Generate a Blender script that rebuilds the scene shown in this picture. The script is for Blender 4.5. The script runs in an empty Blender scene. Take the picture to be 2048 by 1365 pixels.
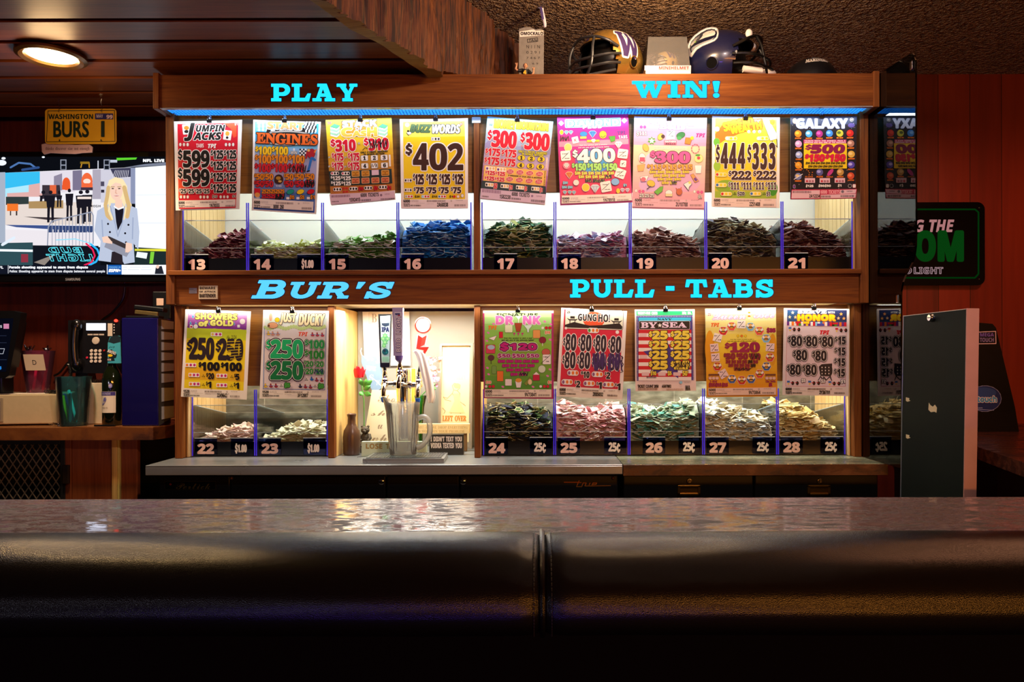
import bpy, bmesh, math, random, os
from mathutils import Vector, Matrix, Euler
R_ = random.Random(7)
SC = bpy.context.scene
COL = SC.collection
PI = math.pi

# ------------------------------------------------------------------ camera
FPX, CX, CY, HC, ROLL = 1460.0, 1075.0, 715.0, 1.30, 0.0025
cam_d = bpy.data.cameras.new('camera')
cam_d.sensor_width = 36.0
cam_d.lens = FPX / 2048 * 36.0
cam_d.shift_x = -(CX - 1024) / 2048
cam_d.shift_y = (CY - 682.5) / 2048
cam_d.clip_start = 0.02
cam = bpy.data.objects.new('camera', cam_d)
cam.matrix_world = Matrix.Translation((0, 0, HC)) @ Matrix.Rotation(PI / 2, 4, 'X') @ Matrix.Rotation(-ROLL, 4, 'Z')
COL.objects.link(cam)
SC.camera = cam


def P(px, py, D):
 """photo pixel on the upright plane y = D -> world point"""
 x = px - ROLL * (py - CY)
 y = py + ROLL * (px - CX)
 return Vector(((x - CX) * D / FPX, D, HC - (y - CY) * D / FPX))


def PX(px, D): return (px - CX) * D / FPX
def PZ(py, D): return HC - (py - CY) * D / FPX


# ------------------------------------------------------------------ world, exposure
w = bpy.data.worlds.new('world')
SC.world = w
w.use_nodes = True
w.node_tree.nodes['Background'].inputs[0].default_value = (0.20, 0.10, 0.08, 1)
w.node_tree.nodes['Background'].inputs[1].default_value = 0.012
vs = SC.view_settings
SC.display_settings.display_device = 'sRGB'
vs.view_transform = 'Standard'
vs.look = 'None'
vs.exposure = 0.0
vs.gamma = 1.0
vs.use_curve_mapping = False
cy = SC.cycles
cy.max_bounces = 8
cy.diffuse_bounces = 3
cy.glossy_bounces = 4
cy.transmission_bounces = 6
cy.transparent_max_bounces = 40
cy.sample_clamp_indirect = 4.0
cy.caustics_reflective = False
cy.caustics_refractive = False


# ------------------------------------------------------------------ lamps
def area(name, loc, size, size_y, power, col, rot=(0, 0, 0), spread=180):
 l = bpy.data.lights.new(name, 'AREA')
 l.shape = 'RECTANGLE'
 l.size, l.size_y = size, size_y
 l.energy = power
 l.color = col
 l.spread = math.radians(spread)
 o = bpy.data.objects.new(name, l)
 o.location = loc
 o.rotation_euler = rot
 COL.objects.link(o)
 return o


def lamp(name, loc, power, col, r=0.05, spot=None, aim=None, blend=0.6):
 l = bpy.data.lights.new(name, 'SPOT' if spot else 'POINT')
 l.energy = power
 l.color = col
 l.shadow_soft_size = r
 if spot:
  l.spot_size = math.radians(spot)
  l.spot_blend = blend
 o = bpy.data.objects.new(name, l)
 o.location = loc
 if aim:
  o.rotation_euler = (Vector(aim) - Vector(loc)).to_track_quat('-Z', 'Y').to_euler()
 COL.objects.link(o)
 return o


# tubes behind the valance and the rail of the display cabinet
area('tube_light_upper', (-0.075, 2.728, 2.205), 2.56, 0.03, 3.2, (0.86, 0.94, 1.0))
area('tube_light_upper_bins', (-0.075, 2.90, 2.20), 2.5, 0.10, 22.0, (0.78, 0.92, 1.0))
area('tube_light_lower', (-0.075, 2.808, 1.498), 2.56, 0.02, 3.6, (1.0, 0.95, 0.80))
area('tube_light_lower_bins', (-0.075, 2.95, 1.49), 2.5, 0.10, 28.0, (1.0, 0.98, 0.88))
area('recess_fill_light', (-0.52, 2.90, 1.49), 0.5, 0.10, 6.0, (1.0, 0.97, 0.88))  # not a tube: extra fill added to brighten the tap recess
# lamps in the ceiling
lamp('ceiling_lamp_over_helmets', (0.42, 2.40, 2.50), 21.0, (1.0, 0.66, 0.36), 0.05)
lamp('ceiling_lamp_room', (0.60, 0.60, 2.66), 112.0, (1.0, 0.75, 0.66), 0.06, spot=92, aim=(-0.15, 2.8, 1.75), blend=0.25)
lamp('ceiling_lamp_left', (-1.685, 2.53, 2.29), 2.6, (1.0, 0.62, 0.28), 0.07)
lamp('ceiling_downlight_left', (-1.685, 2.50, 2.31), 75.0, (1.0, 0.72, 0.46), 0.06, spot=105, aim=(-1.85, 3.05, 1.0), blend=0.7)
lamp('ceiling_lamp_bar_left', (-1.45, 1.85, 2.30), 26.0, (1.0, 0.60, 0.22), 0.05, spot=100, aim=(-0.62, 1.1, 1.0))
lamp('ceiling_lamp_right', (1.9, 1.9, 2.55), 60.0, (1.0, 0.30, 0.17), 0.08, spot=75, aim=(2.1, 3.57, 1.2), blend=0.8)
# lamps and neon behind the customers, low along the far wall
area('far_lamp_orange', (1.9, -2.4, 1.6), 3.0, 0.05, 62.0, (1.0, 0.34, 0.05), (math.radians(90), 0, 0))
area('far_lamp_pale', (-2.6, -2.4, 1.45), 0.9, 0.14, 6.0, (0.85, 0.8, 1.0), (math.radians(90), 0, 0))
area('far_neon_violet', (-0.55, -2.4, 0.75), 0.9, 0.05, 10.0, (0.20, 0.08, 1.0), (math.radians(90), 0, 0))
area('bar_fill_pale', (-1.75, 2.0, 2.33), 1.0, 0.4, 2.5, (0.96, 0.84, 0.90), (math.radians(-22), 0, 0), 110)  # added soft fill above the bar, lifts the left of its top
area('bar_fill_red', (1.75, 1.9, 2.5), 0.9, 0.4, 5.0, (1.0, 0.42, 0.22), (math.radians(-22), 0, 0), 110)  # added warm fill above the bar, tints the right of its top
# ------------------------------------------------------------------ colour + materials
def lin(h):
 h = h.lstrip('#')
 out = []
 for i in (0, 2, 4):
  c = int(h[i:i + 2], 16) / 255
  out.append(c / 12.92 if c <= 0.04045 else ((c + 0.055) / 1.055) ** 2.4)
 return (*out, 1.0)


def new_mat(name):
 m = bpy.data.materials.new(name)
 m.use_nodes = True
 nt = m.node_tree
 return m, nt, nt.nodes['Principled BSDF']


_MC = {}


def mat(hexc, rough=0.5, metal=0.0, spec=0.5, var=0.08, scale=60.0, bump=0.0, bscale=200.0, coat=0.0, name=None):
 """plain coloured material with a little procedural unevenness"""
 key = (hexc, rough, metal, spec, var, scale, bump, bscale, coat)
 if key in _MC: return _MC[key]
 m, nt, b = new_mat(name or 'mat_' + hexc.strip('#'))
 c = lin(hexc)
 b.inputs['Roughness'].default_value = rough
 b.inputs['Metallic'].default_value = metal
 b.inputs['Specular IOR Level'].default_value = spec
 b.inputs['Coat Weight'].default_value = coat
 if var > 0:
  tc = nt.nodes.new('ShaderNodeTexCoord')
  n = nt.nodes.new('ShaderNodeTexNoise')
  n.inputs['Scale'].default_value = scale
  n.inputs['Detail'].default_value = 4
  r = nt.nodes.new('ShaderNodeMix')
  r.data_type = 'RGBA'
  r.inputs[6].default_value = tuple(x * (1 - var) for x in c[:3]) + (1,)
  r.inputs[7].default_value = tuple(min(1, x * (1 + var)) for x in c[:3]) + (1,)
  nt.links.new(tc.outputs['Object'], n.inputs['Vector'])
  nt.links.new(n.outputs['Fac'], r.inputs[0])
  nt.links.new(r.outputs[2], b.inputs['Base Color'])
  if bump > 0:
   n2 = nt.nodes.new('ShaderNodeTexNoise')
   n2.inputs['Scale'].default_value = bscale
   nt.links.new(tc.outputs['Object'], n2.inputs['Vector'])
   bm_ = nt.nodes.new('ShaderNodeBump')
   bm_.inputs['Strength'].default_value = bump
   bm_.inputs['Distance'].default_value = 0.004
   nt.links.new(n2.outputs['Fac'], bm_.inputs['Height'])
   nt.links.new(bm_.outputs['Normal'], b.inputs['Normal'])
 else:
  b.inputs['Base Color'].default_value = c
 _MC[key] = m
 return m


def ink(hexc):      # printed paper
 return mat(hexc, rough=0.42, spec=0.35, var=0.04, scale=35)


def glow(hexc, power, name=None):
 key = ('glow', hexc, power)
 if key in _MC: return _MC[key]
 m = bpy.data.materials.new(name or 'glow_' + hexc.strip('#'))
 m.use_nodes = True
 nt = m.node_tree
 nt.nodes.clear()
 o = nt.nodes.new('ShaderNodeOutputMaterial')
 e = nt.nodes.new('ShaderNodeEmission')
 e.inputs[0].default_value = lin(hexc)
 e.inputs[1].default_value = power
 nt.links.new(e.outputs[0], o.inputs[0])
 _MC[key] = m
 return m


def ramp(nt, stops):
 r = nt.nodes.new('ShaderNodeValToRGB')
 e = r.color_ramp.elements
 while len(e) > 1: e.remove(e[-1])
 e[0].position, e[0].color = stops[0][0], lin(stops[0][1])
 for p, c in stops[1:]:
  x = e.new(p)
  x.color = lin(c)
 return r


def wood(name, axis, stops, rough=0.45, grain=1.0, spec=0.4, bump=0.25, coat=0.0):
 """wood with its grain along axis 0/1/2 (object space, metres)"""
 m, nt, b = new_mat(name)
 tc = nt.nodes.new('ShaderNodeTexCoord')
 mp = nt.nodes.new('ShaderNodeMapping')
 s = [26.0 * grain] * 3
 s[axis] = 1.3 * grain
 mp.inputs['Scale'].default_value = s
 nt.links.new(tc.outputs['Object'], mp.inputs['Vector'])
 n1 = nt.nodes.new('ShaderNodeTexNoise')
 n1.inputs['Scale'].default_value = 1.6
 n1.inputs['Detail'].default_value = 8
 n1.inputs['Roughness'].default_value = 0.62
 n1.inputs['Distortion'].default_value = 0.8
 nt.links.new(mp.outputs[0], n1.inputs['Vector'])
 mp2 = nt.nodes.new('ShaderNodeMapping')
 s2 = [230.0 * grain] * 3
 s2[axis] = 9.0 * grain
 mp2.inputs['Scale'].default_value = s2
 nt.links.new(tc.outputs['Object'], mp2.inputs['Vector'])
 n2 = nt.nodes.new('ShaderNodeTexNoise')
 n2.inputs['Scale'].default_value = 1.0
 n2.inputs['Detail'].default_value = 3
 nt.links.new(mp2.outputs[0], n2.inputs['Vector'])
 mx = nt.nodes.new('ShaderNodeMath')
 mx.operation = 'MULTIPLY_ADD'
 mx.inputs[1].default_value = 0.45
 nt.links.new(n2.outputs['Fac'], mx.inputs[0])
 ad = nt.nodes.new('ShaderNodeMath')
 ad.operation = 'MULTIPLY'
 ad.inputs[1].default_value = 0.62
 nt.links.new(n1.outputs['Fac'], ad.inputs[0])
 nt.links.new(ad.outputs[0], mx.inputs[2])
 r = ramp(nt, stops)
 nt.links.new(mx.outputs[0], r.inputs[0])
 nt.links.new(r.outputs[0], b.inputs['Base Color'])
 b.inputs['Roughness'].default_value = rough
 b.inputs['Specular IOR Level'].default_value = spec
 b.inputs['Coat Weight'].default_value = coat
 b.inputs['Coat Roughness'].default_value = 0.2
 bp = nt.nodes.new('ShaderNodeBump')
 bp.inputs['Strength'].default_value = bump
 bp.inputs['Distance'].default_value = 0.002
 nt.links.new(mx.outputs[0], bp.inputs['Height'])
 nt.links.new(bp.outputs[0], b.inputs['Normal'])
 return m


def clear(name, tint=(0.96, 0.98, 1.0), rough=0.03, ior=1.45, gain=1.0, milk=0.0):
 """clear sheet: passes light straight through, mirrors more at grazing angles"""
 m = bpy.data.materials.new(name)
 m.use_nodes = True
 nt = m.node_tree
 nt.nodes.clear()
 o = nt.nodes.new('ShaderNodeOutputMaterial')
 t = nt.nodes.new('ShaderNodeBsdfTransparent')
 t.inputs[0].default_value = (*tint, 1)
 g = nt.nodes.new('ShaderNodeBsdfGlossy')
 g.inputs['Roughness'].default_value = rough
 f = nt.nodes.new('ShaderNodeFresnel')
 f.inputs['IOR'].default_value = ior
 k = nt.nodes.new('ShaderNodeMath')
 k.operation = 'MULTIPLY'
 k.inputs[1].default_value = gain
 mx = nt.nodes.new('ShaderNodeMixShader')
 nt.links.new(f.outputs[0], k.inputs[0])
 nt.links.new(k.outputs[0], mx.inputs[0])
 base = t
 if milk > 0:
  df = nt.nodes.new('ShaderNodeBsdfDiffuse')
  mc = tuple(0.88 * c / max(tint) for c in tint) + (1,)
  df.inputs[0].default_value = mc
  tl = nt.nodes.new('ShaderNodeBsdfTranslucent')
  tl.inputs[0].default_value = mc
  m1 = nt.nodes.new('ShaderNodeMixShader')
  nt.links.new(df.outputs[0], m1.inputs[1])
  nt.links.new(tl.outputs[0], m1.inputs[2])
  m2 = nt.nodes.new('ShaderNodeMixShader')
  m2.inputs[0].default_value = milk
  nt.links.new(t.outputs[0], m2.inputs[1])
  nt.links.new(m1.outputs[0], m2.inputs[2])
  base = m2
 nt.links.new(base.outputs[0], mx.inputs[1])
 nt.links.new(g.outputs[0], mx.inputs[2])
 nt.links.new(mx.outputs[0], o.inputs[0])
 return m


# ------------------------------------------------------------------ mesh builder
class MB:
 def __init__(s):
  s.v, s.f, s.fm, s.fs, s.mats = [], [], [], [], []

 def mi(s, m):
  if m not in s.mats: s.mats.append(m)
  return s.mats.index(m)

 def add(s, verts, faces, m, smooth=False):
  o = len(s.v)
  s.v.extend(tuple(p) for p in verts)
  k = s.mi(m)
  for f in faces:
   s.f.append(tuple(i + o for i in f))
   s.fm.append(k)
   s.fs.append(smooth)
  return s

 def box(s, x0, x1, y0, y1, z0, z1, m, T=None):
  v = [(x, y, z) for x in (x0, x1) for y in (y0, y1) for z in (z0, z1)]
  if T: v = [T @ Vector(p) for p in v]
  return s.add(v, [(0, 1, 3, 2), (4, 6, 7, 5), (0, 4, 5, 1), (2, 3, 7, 6), (0, 2, 6, 4), (1, 5, 7, 3)], m)

 def cbox(s, x0, x1, y0, y1, z0, z1, m, c=0.004, T=None):
  """box with chamfered edges"""
  bm = bmesh.new()
  bmesh.ops.create_cube(bm, size=1)
  for q in bm.verts:
   q.co = Vector(((x0 + x1) / 2 + q.co.x * (x1 - x0), (y0 + y1) / 2 + q.co.y * (y1 - y0), (z0 + z1) / 2 + q.co.z * (z1 - z0)))
  c = min(c, 0.45 * min(x1 - x0, y1 - y0, z1 - z0))
  bmesh.ops.bevel(bm, geom=bm.edges[:], offset=c, segments=2, affect='EDGES', profile=0.5)
  bm.verts.index_update()
  v = [(T @ q.co) if T else q.co.copy() for q in bm.verts]
  s.add(v, [[q.index for q in f.verts] for f in bm.faces], m)
  bm.free()
  return s

 def prism(s, poly, fn, m, smooth=False):
  """poly: 2D points; fn(u, v, t) -> 3D for t = 0 and 1 (front and back)"""
  n = len(poly)
  v = [fn(u, w_, 0) for u, w_ in poly] + [fn(u, w_, 1) for u, w_ in poly]
  f = [tuple(range(n)), tuple(range(2 * n - 1, n - 1, -1))]
  s.add(v, f, m)
  s.add(v, [(i, (i + 1) % n, n + (i + 1) % n, n + i) for i in range(n)], m, smooth)
  return s

 def lathe(s, prof, m, c=(0, 0, 0), seg=32, T=None, cap=True, smooth=True):
  """prof: (radius, height) rows turned about the z axis"""
  v, f = [], []
  for r, h in prof:
   for i in range(seg):
    a = 2 * PI * i / seg
    v.append(Vector((r * math.cos(a), r * math.sin(a), h)))
  for j in range(len(prof) - 1):
   for i in range(seg):
    f.append((j * seg + i, j * seg + (i + 1) % seg, (j + 1) * seg + (i + 1) % seg, (j + 1) * seg + i))
  if T: v = [T @ p for p in v]
  v = [p + Vector(c) for p in v]
  s.add(v, f, m, smooth)
  if cap:
   n = len(prof) - 1
   if prof[0][0] > 1e-5: s.add([v[i] for i in range(seg)][::-1], [tuple(range(seg))], m)
   if prof[n][0] > 1e-5: s.add([v[n * seg + i] for i in range(seg)], [tuple(range(seg))], m)
  return s

 def tube(s, pts, r, m, seg=8, closed=False, cap=True):
  pts = [Vector(p) for p in pts]
  n = len(pts)
  rr = r if isinstance(r, (list, tuple)) else [r] * n
  v, f = [], []
  up = None
  for i, p in enumerate(pts):
   if closed: t = pts[(i + 1) % n] - pts[i - 1]
   else: t = pts[min(i + 1, n - 1)] - pts[max(i - 1, 0)]
   t = t.normalized() if t.length > 1e-9 else Vector((0, 0, 1))
   if up is None:
    up = t.orthogonal().normalized()
   up = (up - t * up.dot(t))
   up = up.normalized() if up.length > 1e-6 else t.orthogonal().normalized()
   sd = t.cross(up)
   for k in range(seg):
    a = 2 * PI * k / seg
    v.append(p + (up * math.cos(a) + sd * math.sin(a)) * rr[i])
  for i in range(n if closed else n - 1):
   j = (i + 1) % n
   for k in range(seg):
    f.append((i * seg + k, i * seg + (k + 1) % seg, j * seg + (k + 1) % seg, j * seg + k))
  s.add(v, f, m, True)
  if cap and not closed:
   s.add(v[:seg][::-1], [tuple(range(seg))], m)
   s.add(v[-seg:], [tuple(range(seg))], m)
  return s

 def ball(s, c, r, m, seg=16, rings=10, sc=(1, 1, 1), T=None):
  v, f = [], []
  for j in range(rings + 1):
   th = PI * j / rings
   for i in range(seg):
    a = 2 * PI * i / seg
    p = Vector((r * sc[0] * math.sin(th) * math.cos(a), r * sc[1] * math.sin(th) * math.sin(a), r * sc[2] * math.cos(th)))
    v.append((T @ p if T else p) + Vector(c))
  for j in range(rings):
   for i in range(seg):
    f.append((j * seg + i, (j + 1) * seg + i, (j + 1) * seg + (i + 1) % seg, j * seg + (i + 1) % seg))
  return s.add(v, f, m, True)

 def build(s, name, parent=None, org=None, label=None):
  me = bpy.data.meshes.new(name)
  o_ = Vector(org) if org is not None else (Vector(parent['_w']) if parent is not None and '_w' in parent else Vector((0, 0, 0)))
  me.from_pydata([(p[0] - o_.x, p[1] - o_.y, p[2] - o_.z) for p in s.v], [], s.f)
  for m in s.mats: me.materials.append(m)
  me.polygons.foreach_set('material_index', s.fm)
  me.polygons.foreach_set('use_smooth', s.fs)
  if any(s.fs):
   me.set_sharp_from_angle(angle=math.radians(42))
  me.update()
  o = bpy.data.objects.new(name, me)
  COL.objects.link(o)
  if parent is not None:
   o.parent = parent
   o['_w'] = list(o_)
  else:
   o.location = o_
   o['_w'] = list(o_)
  if label: o['label'] = label
  return o


def spline(pts, n=6):
 """smooth curve through the points"""
 pts = [Vector(p) for p in pts]
 out = []
 for k in range(len(pts) - 1):
  a, b, c, d = pts[max(k - 1, 0)], pts[k], pts[k + 1], pts[min(k + 2, len(pts) - 1)]
  for q in range(n):
   s = q / n
   out.append(0.5 * ((2 * b) + (c - a) * s + (2 * a - 5 * b + 4 * c - d) * s * s + (3 * b - a - 3 * c + d) * s ** 3))
 return out + [pts[-1]]


def thing(name, label, cat, loc=(0, 0, 0), group=None):
 o = bpy.data.objects.new(name, None)
 o.empty_display_size = 0.05
 o.location = loc
 o['_w'] = [float(x) for x in loc]
 COL.objects.link(o)
 return tag(o, label, cat, group)


def tag(o, label, cat, group=None, kind=None):
 o['label'] = label
 o['category'] = cat
 if group: o['group'] = group
 if kind: o['kind'] = kind
 return o


def struct(o):
 o['kind'] = 'structure'
 return o


# ------------------------------------------------------------------ lettering (the typefaces that ship with Blender)
_FD = os.path.join(bpy.utils.resource_path('LOCAL'), 'datafiles', 'fonts', 'NotoSansMath-Regular.woff2')
try:
 _FONT = bpy.data.fonts.load(_FD)
except Exception:
 _FONT = None
_BASE = {'S': (0x1D5D4, 0x1D5EE, 0x1D7EC), 'R': (0x1D400, 0x1D41A, 0x1D7CE), 'I': (0x1D63C, 0x1D656, 0x1D7EC),
   'C': (0x1D4D0, 0x1D4EA, 0x1D7CE)}


def _map(ch, st):
 if st in _BASE and _FONT:
  A, a, z = _BASE[st]
  if 'A' <= ch <= 'Z': return chr(A + ord(ch) - 65), 0
  if 'a' <= ch <= 'z': return chr(a + ord(ch) - 97), 0
  if '0' <= ch <= '9': return chr(z + ord(ch) - 48), 0
 return ch, 1


_GL = {}


def load_glyphs(strings):
 need = set()
 for st, s_ in strings:
  for ch in s_:
   if ch != ' ' and (st, ch) not in _GL: need.add((st, ch))
 tmp = []
 for st, ch in sorted(need):
  plain = st in ('B',) or not _FONT
  base = 'S' if ch == '$' else 'c' if ch == '\u00a2' else ch
  mc, punct = (ch if ch not in '\u00a2' else 'c', 0) if plain else _map(base, st)
  out = []
  for body in (mc, 'H' + mc + 'H', 'HH'):
   cu = bpy.data.curves.new('g', 'FONT')
   cu.body = body
   cu.resolution_u = 3
   if not plain: cu.font = _FONT
   ob = bpy.data.objects.new('g', cu)
   COL.objects.link(ob)
   out.append(ob)
  tmp.append((st, ch, punct, out))
 bpy.context.view_layer.update()
 dg = bpy.context.evaluated_depsgraph_get()
 for st, ch, punct, out in tmp:
  ws, v, f = [], [], []
  for i, ob in enumerate(out):
   ev = ob.evaluated_get(dg)
   me = ev.to_mesh()
   xs = [q.co.x for q in me.vertices] or [0]
   ws.append(max(xs) - min(xs))
   if i == 0:
    v = [(q.co.x, q.co.y) for q in me.vertices]
    f = [tuple(p.vertices) for p in me.polygons]
   ev.to_mesh_clear()
  idx, remap, nv = {}, [], []
  for x, y in v:
   k = (round(x, 5), round(y, 5))
   if k not in idx:
    idx[k] = len(nv)
    nv.append((x, y))
   remap.append(idx[k])
  f = [tuple(remap[i] for i in t) for t in f]
  cnt = {}
  for t in f:
   for a, b in zip(t, t[1:] + t[:1]):
    cnt[(min(a, b), max(a, b))] = cnt.get((min(a, b), max(a, b)), 0) + 1
  ed = [e for e, c in cnt.items() if c == 1]
  if ch in '$\u00a2' and nv:
   xs, ys = [p[0] for p in nv], [p[1] for p in nv]
   xm, h = (min(xs) + max(xs)) / 2, max(ys) - min(ys)
   bw = 0.05 if ch == '$' else 0.04
   for y0, y1 in ((max(ys) - .02, max(ys) + h * .16), (min(ys) - h * .16, min(ys) + .02)):
    o = len(nv)
    nv += [(xm - bw, y0), (xm + bw, y0), (xm + bw, y1), (xm - bw, y1)]
    f.append((o, o + 1, o + 2, o + 3))
    ed += [(o, o + 1), (o + 1, o + 2), (o + 2, o + 3), (o + 3, o)]
  _GL[(st, ch)] = (nv, f, ed, max(ws[1] - ws[2], 0.1), punct)
 for _, _, _, out in tmp:
  for ob in out:
   cu = ob.data
   bpy.data.objects.remove(ob)
   bpy.data.curves.remove(cu)


def stroke_geo(pts, edges, w_, seg=6):
 """thicken edges of a 2D outline into quads with round joints"""
 v, f, seen = [], [], set()
 z = lambda: (len(f) % 8) * 1.2e-6     # so that no two pieces lie in one plane
 for a, b in edges:
  ax, ay = pts[a][:2]
  bx, by = pts[b][:2]
  dx, dy = bx - ax, by - ay
  L = math.hypot(dx, dy)
  if L > 1e-7:
   nx, ny = -dy / L * w_, dx / L * w_
   o = len(v)
   h = z()
   v += [(ax + nx, ay + ny, h), (ax - nx, ay - ny, h), (bx - nx, by - ny, h), (bx + nx, by + ny, h)]
   f.append((o, o + 1, o + 2, o + 3))
  for i, (x, y) in ((a, (ax, ay)), (b, (bx, by))):
   if i in seen: continue
   seen.add(i)
   o = len(v)
   h = z()
   v += [(x + w_ * math.cos(2 * PI * k / seg), y + w_ * math.sin(2 * PI * k / seg), h) for k in range(seg)]
   f.append(tuple(range(o, o + seg)))
 return v, f


def text_geo(s_, st='S', space=0.0):
 """-> (verts, faces, edges, bbox)"""
 load_glyphs([(st, s_)])
 if not s_.strip(): s_ = '.'
 v, f, ed, x = [], [], [], 0.0
 for ch in s_:
  if ch == ' ':
   x += 0.30 + space
   continue
  gv, gf, ge, adv, punct = _GL[(st, ch)]
  o = len(v)
  v += [(px + x, py) for px, py in gv]
  f += [tuple(i + o for i in t) for t in gf]
  ed += [(a + o, b + o) for a, b in ge]
  x += adv + space
 xs = [p[0] for p in v] or [0, 1]
 ys = [p[1] for p in v] or [0, 1]
 return v, f, ed, (min(xs), min(ys), max(xs), max(ys))


def fit(v, bb, x0, y0, x1, y1):
 """glyph space (y up) -> picture space box (y down)"""
 sx = (x1 - x0) / max(bb[2] - bb[0], 1e-6)
 sy = (y1 - y0) / max(bb[3] - bb[1], 1e-6)
 return [(x0 + (px - bb[0]) * sx, y1 - (py - bb[1]) * sy) for px, py in v]


def strips(v, f, w_):
 """cut wide faces into upright strips so that they follow a bent sheet"""
 v, out = list(v), []
 for q in f:
  xs = [v[i][0] for i in q]
  if max(xs) - min(xs) < w_ * 1.4:
   out.append(q)
   continue
  k = math.floor(min(xs) / w_)
  while k * w_ < max(xs):
   pts = [v[i] for i in q]
   for lim, sgn in ((k * w_, 1), ((k + 1) * w_, -1)):
    res = []
    for a, b in zip(pts, pts[1:] + pts[:1]):
     da, db = sgn * (a[0] - lim), sgn * (b[0] - lim)
     if da >= 0: res.append(a)
     if da * db < 0:
      t = da / (da - db)
      res.append((a[0] + (b[0] - a[0]) * t, a[1] + (b[1] - a[1]) * t, *a[2:]))
    pts = res
    if not pts: break
   if len(pts) > 2:
    o = len(v)
    v += pts
    out.append(tuple(range(o, o + len(pts))))
   k += 1
 return v, out


class Draw:
 """flat artwork printed on a surface: picture coordinates -> surface, one thin layer per colour"""

 def __init__(s, mb, fn, step=0.00007, rot=0.0):
  s.mb, s.fn, s.step, s.k, s.rot, s.strip = mb, fn, step, 1, math.radians(rot), 0

 def put(s, v, f, m):
  t = s.k * s.step
  if s.strip: v, f = strips(v, f, s.strip)
  s.mb.add([s.fn(p[0], p[1], t + (p[2] if len(p) > 2 else 0)) for p in v], f, m)
  s.k += 1

 def spin(s, v, cx, cy, a=None):
  a = s.rot if a is None else math.radians(a)
  if abs(a) < 1e-6: return v
  c, n = math.cos(a), math.sin(a)
  return [(cx + (x - cx) * c - (y - cy) * n, cy + (x - cx) * n + (y - cy) * c) for x, y in v]

 def poly(s, pts, m, out=None, ow=2):
  n = len(pts)
  if out is not None:
   v, f = stroke_geo(pts, [(i, (i + 1) % n) for i in range(n)], ow)
   s.put(v, f, out)
  s.put(pts, [tuple(range(n))], m)

 def rect(s, x0, y0, x1, y1, m, rot=None, nx=1, ny=1, out=None, ow=2):
  v = [(x0 + (x1 - x0) * i / nx, y0 + (y1 - y0) * j / ny) for j in range(ny + 1) for i in range(nx + 1)]
  v = s.spin(v, (x0 + x1) / 2, (y0 + y1) / 2, rot)
  if out is not None:
   q = s.spin([(x0, y0), (x1, y0), (x1, y1), (x0, y1)], (x0 + x1) / 2, (y0 + y1) / 2, rot)
   a, b = stroke_geo(q, [(0, 1), (1, 2), (2, 3), (3, 0)], ow)
   s.put(a, b, out)
  W = nx + 1
  s.put(v, [(j * W + i, j * W + i + 1, j * W + W + i + 1, j * W + W + i) for j in range(ny) for i in range(nx)], m)

 def rrect(s, x0, y0, x1, y1, r, m, out=None, ow=2, rot=None):
  p = []
  for cx, cy_, a0 in ((x1 - r, y0 + r, -90), (x1 - r, y1 - r, 0), (x0 + r, y1 - r, 90), (x0 + r, y0 + r, 180)):
   for k in range(5):
    a = math.radians(a0 + k * 22.5)
    p.append((cx + r * math.cos(a), cy_ + r * math.sin(a)))
  s.poly(s.spin(p, (x0 + x1) / 2, (y0 + y1) / 2, rot), m, out, ow)

 def disc(s, cx, cy_, rx, m, ry=None, out=None, ow=2, seg=18, rot=0):
  ry = ry or rx
  p = [(cx + rx * math.cos(2 * PI * k / seg), cy_ + ry * math.sin(2 * PI * k / seg)) for k in range(seg)]
  s.poly(s.spin(p, cx, cy_, rot), m, out, ow)

 def star(s, cx, cy_, r, m, n=5, q=0.42, rot=0, out=None, ow=2):
  p = []
  for k in range(2 * n):
   a = -PI / 2 + PI * k / n + math.radians(rot)
   rr = r if k % 2 == 0 else r * q
   p.append((cx + rr * math.cos(a), cy_ + rr * math.sin(a)))
  s.poly(p, m, out, ow)

 def line(s, pts, w_, m, closed=False):
  n = len(pts)
  v, f = stroke_geo(pts, [(i, (i + 1) % n) for i in range(n if closed else n - 1)], w_)
  s.put(v, f, m)

 def text(s, t, x0, y0, x1, y1, m, out=None, ow=0, st='S', bold=0.0, rot=None, space=0.0, lean=0.0, out2=None, ow2=0):
  v, f, ed, bb = text_geo(t, st, space)
  v = fit(v, bb, x0, y0, x1, y1)
  if lean:
   v = [(x + lean * (y1 - y), y) for x, y in v]
  v = s.spin(v, (x0 + x1) / 2, (y0 + y1) / 2, rot)
  if out2 is not None:
   a, b = stroke_geo(v, ed, ow2)
   s.put(a, b, out2)
  if out is not None:
   a, b = stroke_geo(v, ed, ow + bold)
   s.put(a, b, out)
  if bold:
   a, b = stroke_geo(v, ed, bold, 5)
   s.put(a, b, m)
  s.put(v, f, m)

 def scribble(s, x0, y0, x1, y1, n, w_, m, seed=1):
  r = random.Random(seed)
  p = []
  for i in range(n):
   t = i / (n - 1)
   p.append((x0 + (x1 - x0) * (t + r.uniform(-.1, .1)), (y0 if i % 2 else y1) + r.uniform(-.15, .15) * (y1 - y0)))
  s.line(p, w_, m)

 def lines(s, x0, y0, x1, n, dy, w_, m, seed=1):
  """tiny illegible print: rows of short dashes"""
  r = random.Random(seed)
  v, f = [], []
  for j in range(n):
   x = x0
   y = y0 + j * dy
   while x < x1:
    L = r.uniform(6, 26)
    e = min(x + L, x1)
    o = len(v)
    q = s.spin([(x, y - w_), (e, y - w_), (e, y + w_), (x, y + w_)], (x0 + x1) / 2, y0)
    v += q
    f.append((o, o + 1, o + 2, o + 3))
    x = e + r.uniform(2, 6)
  s.put(v, f, m)

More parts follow.
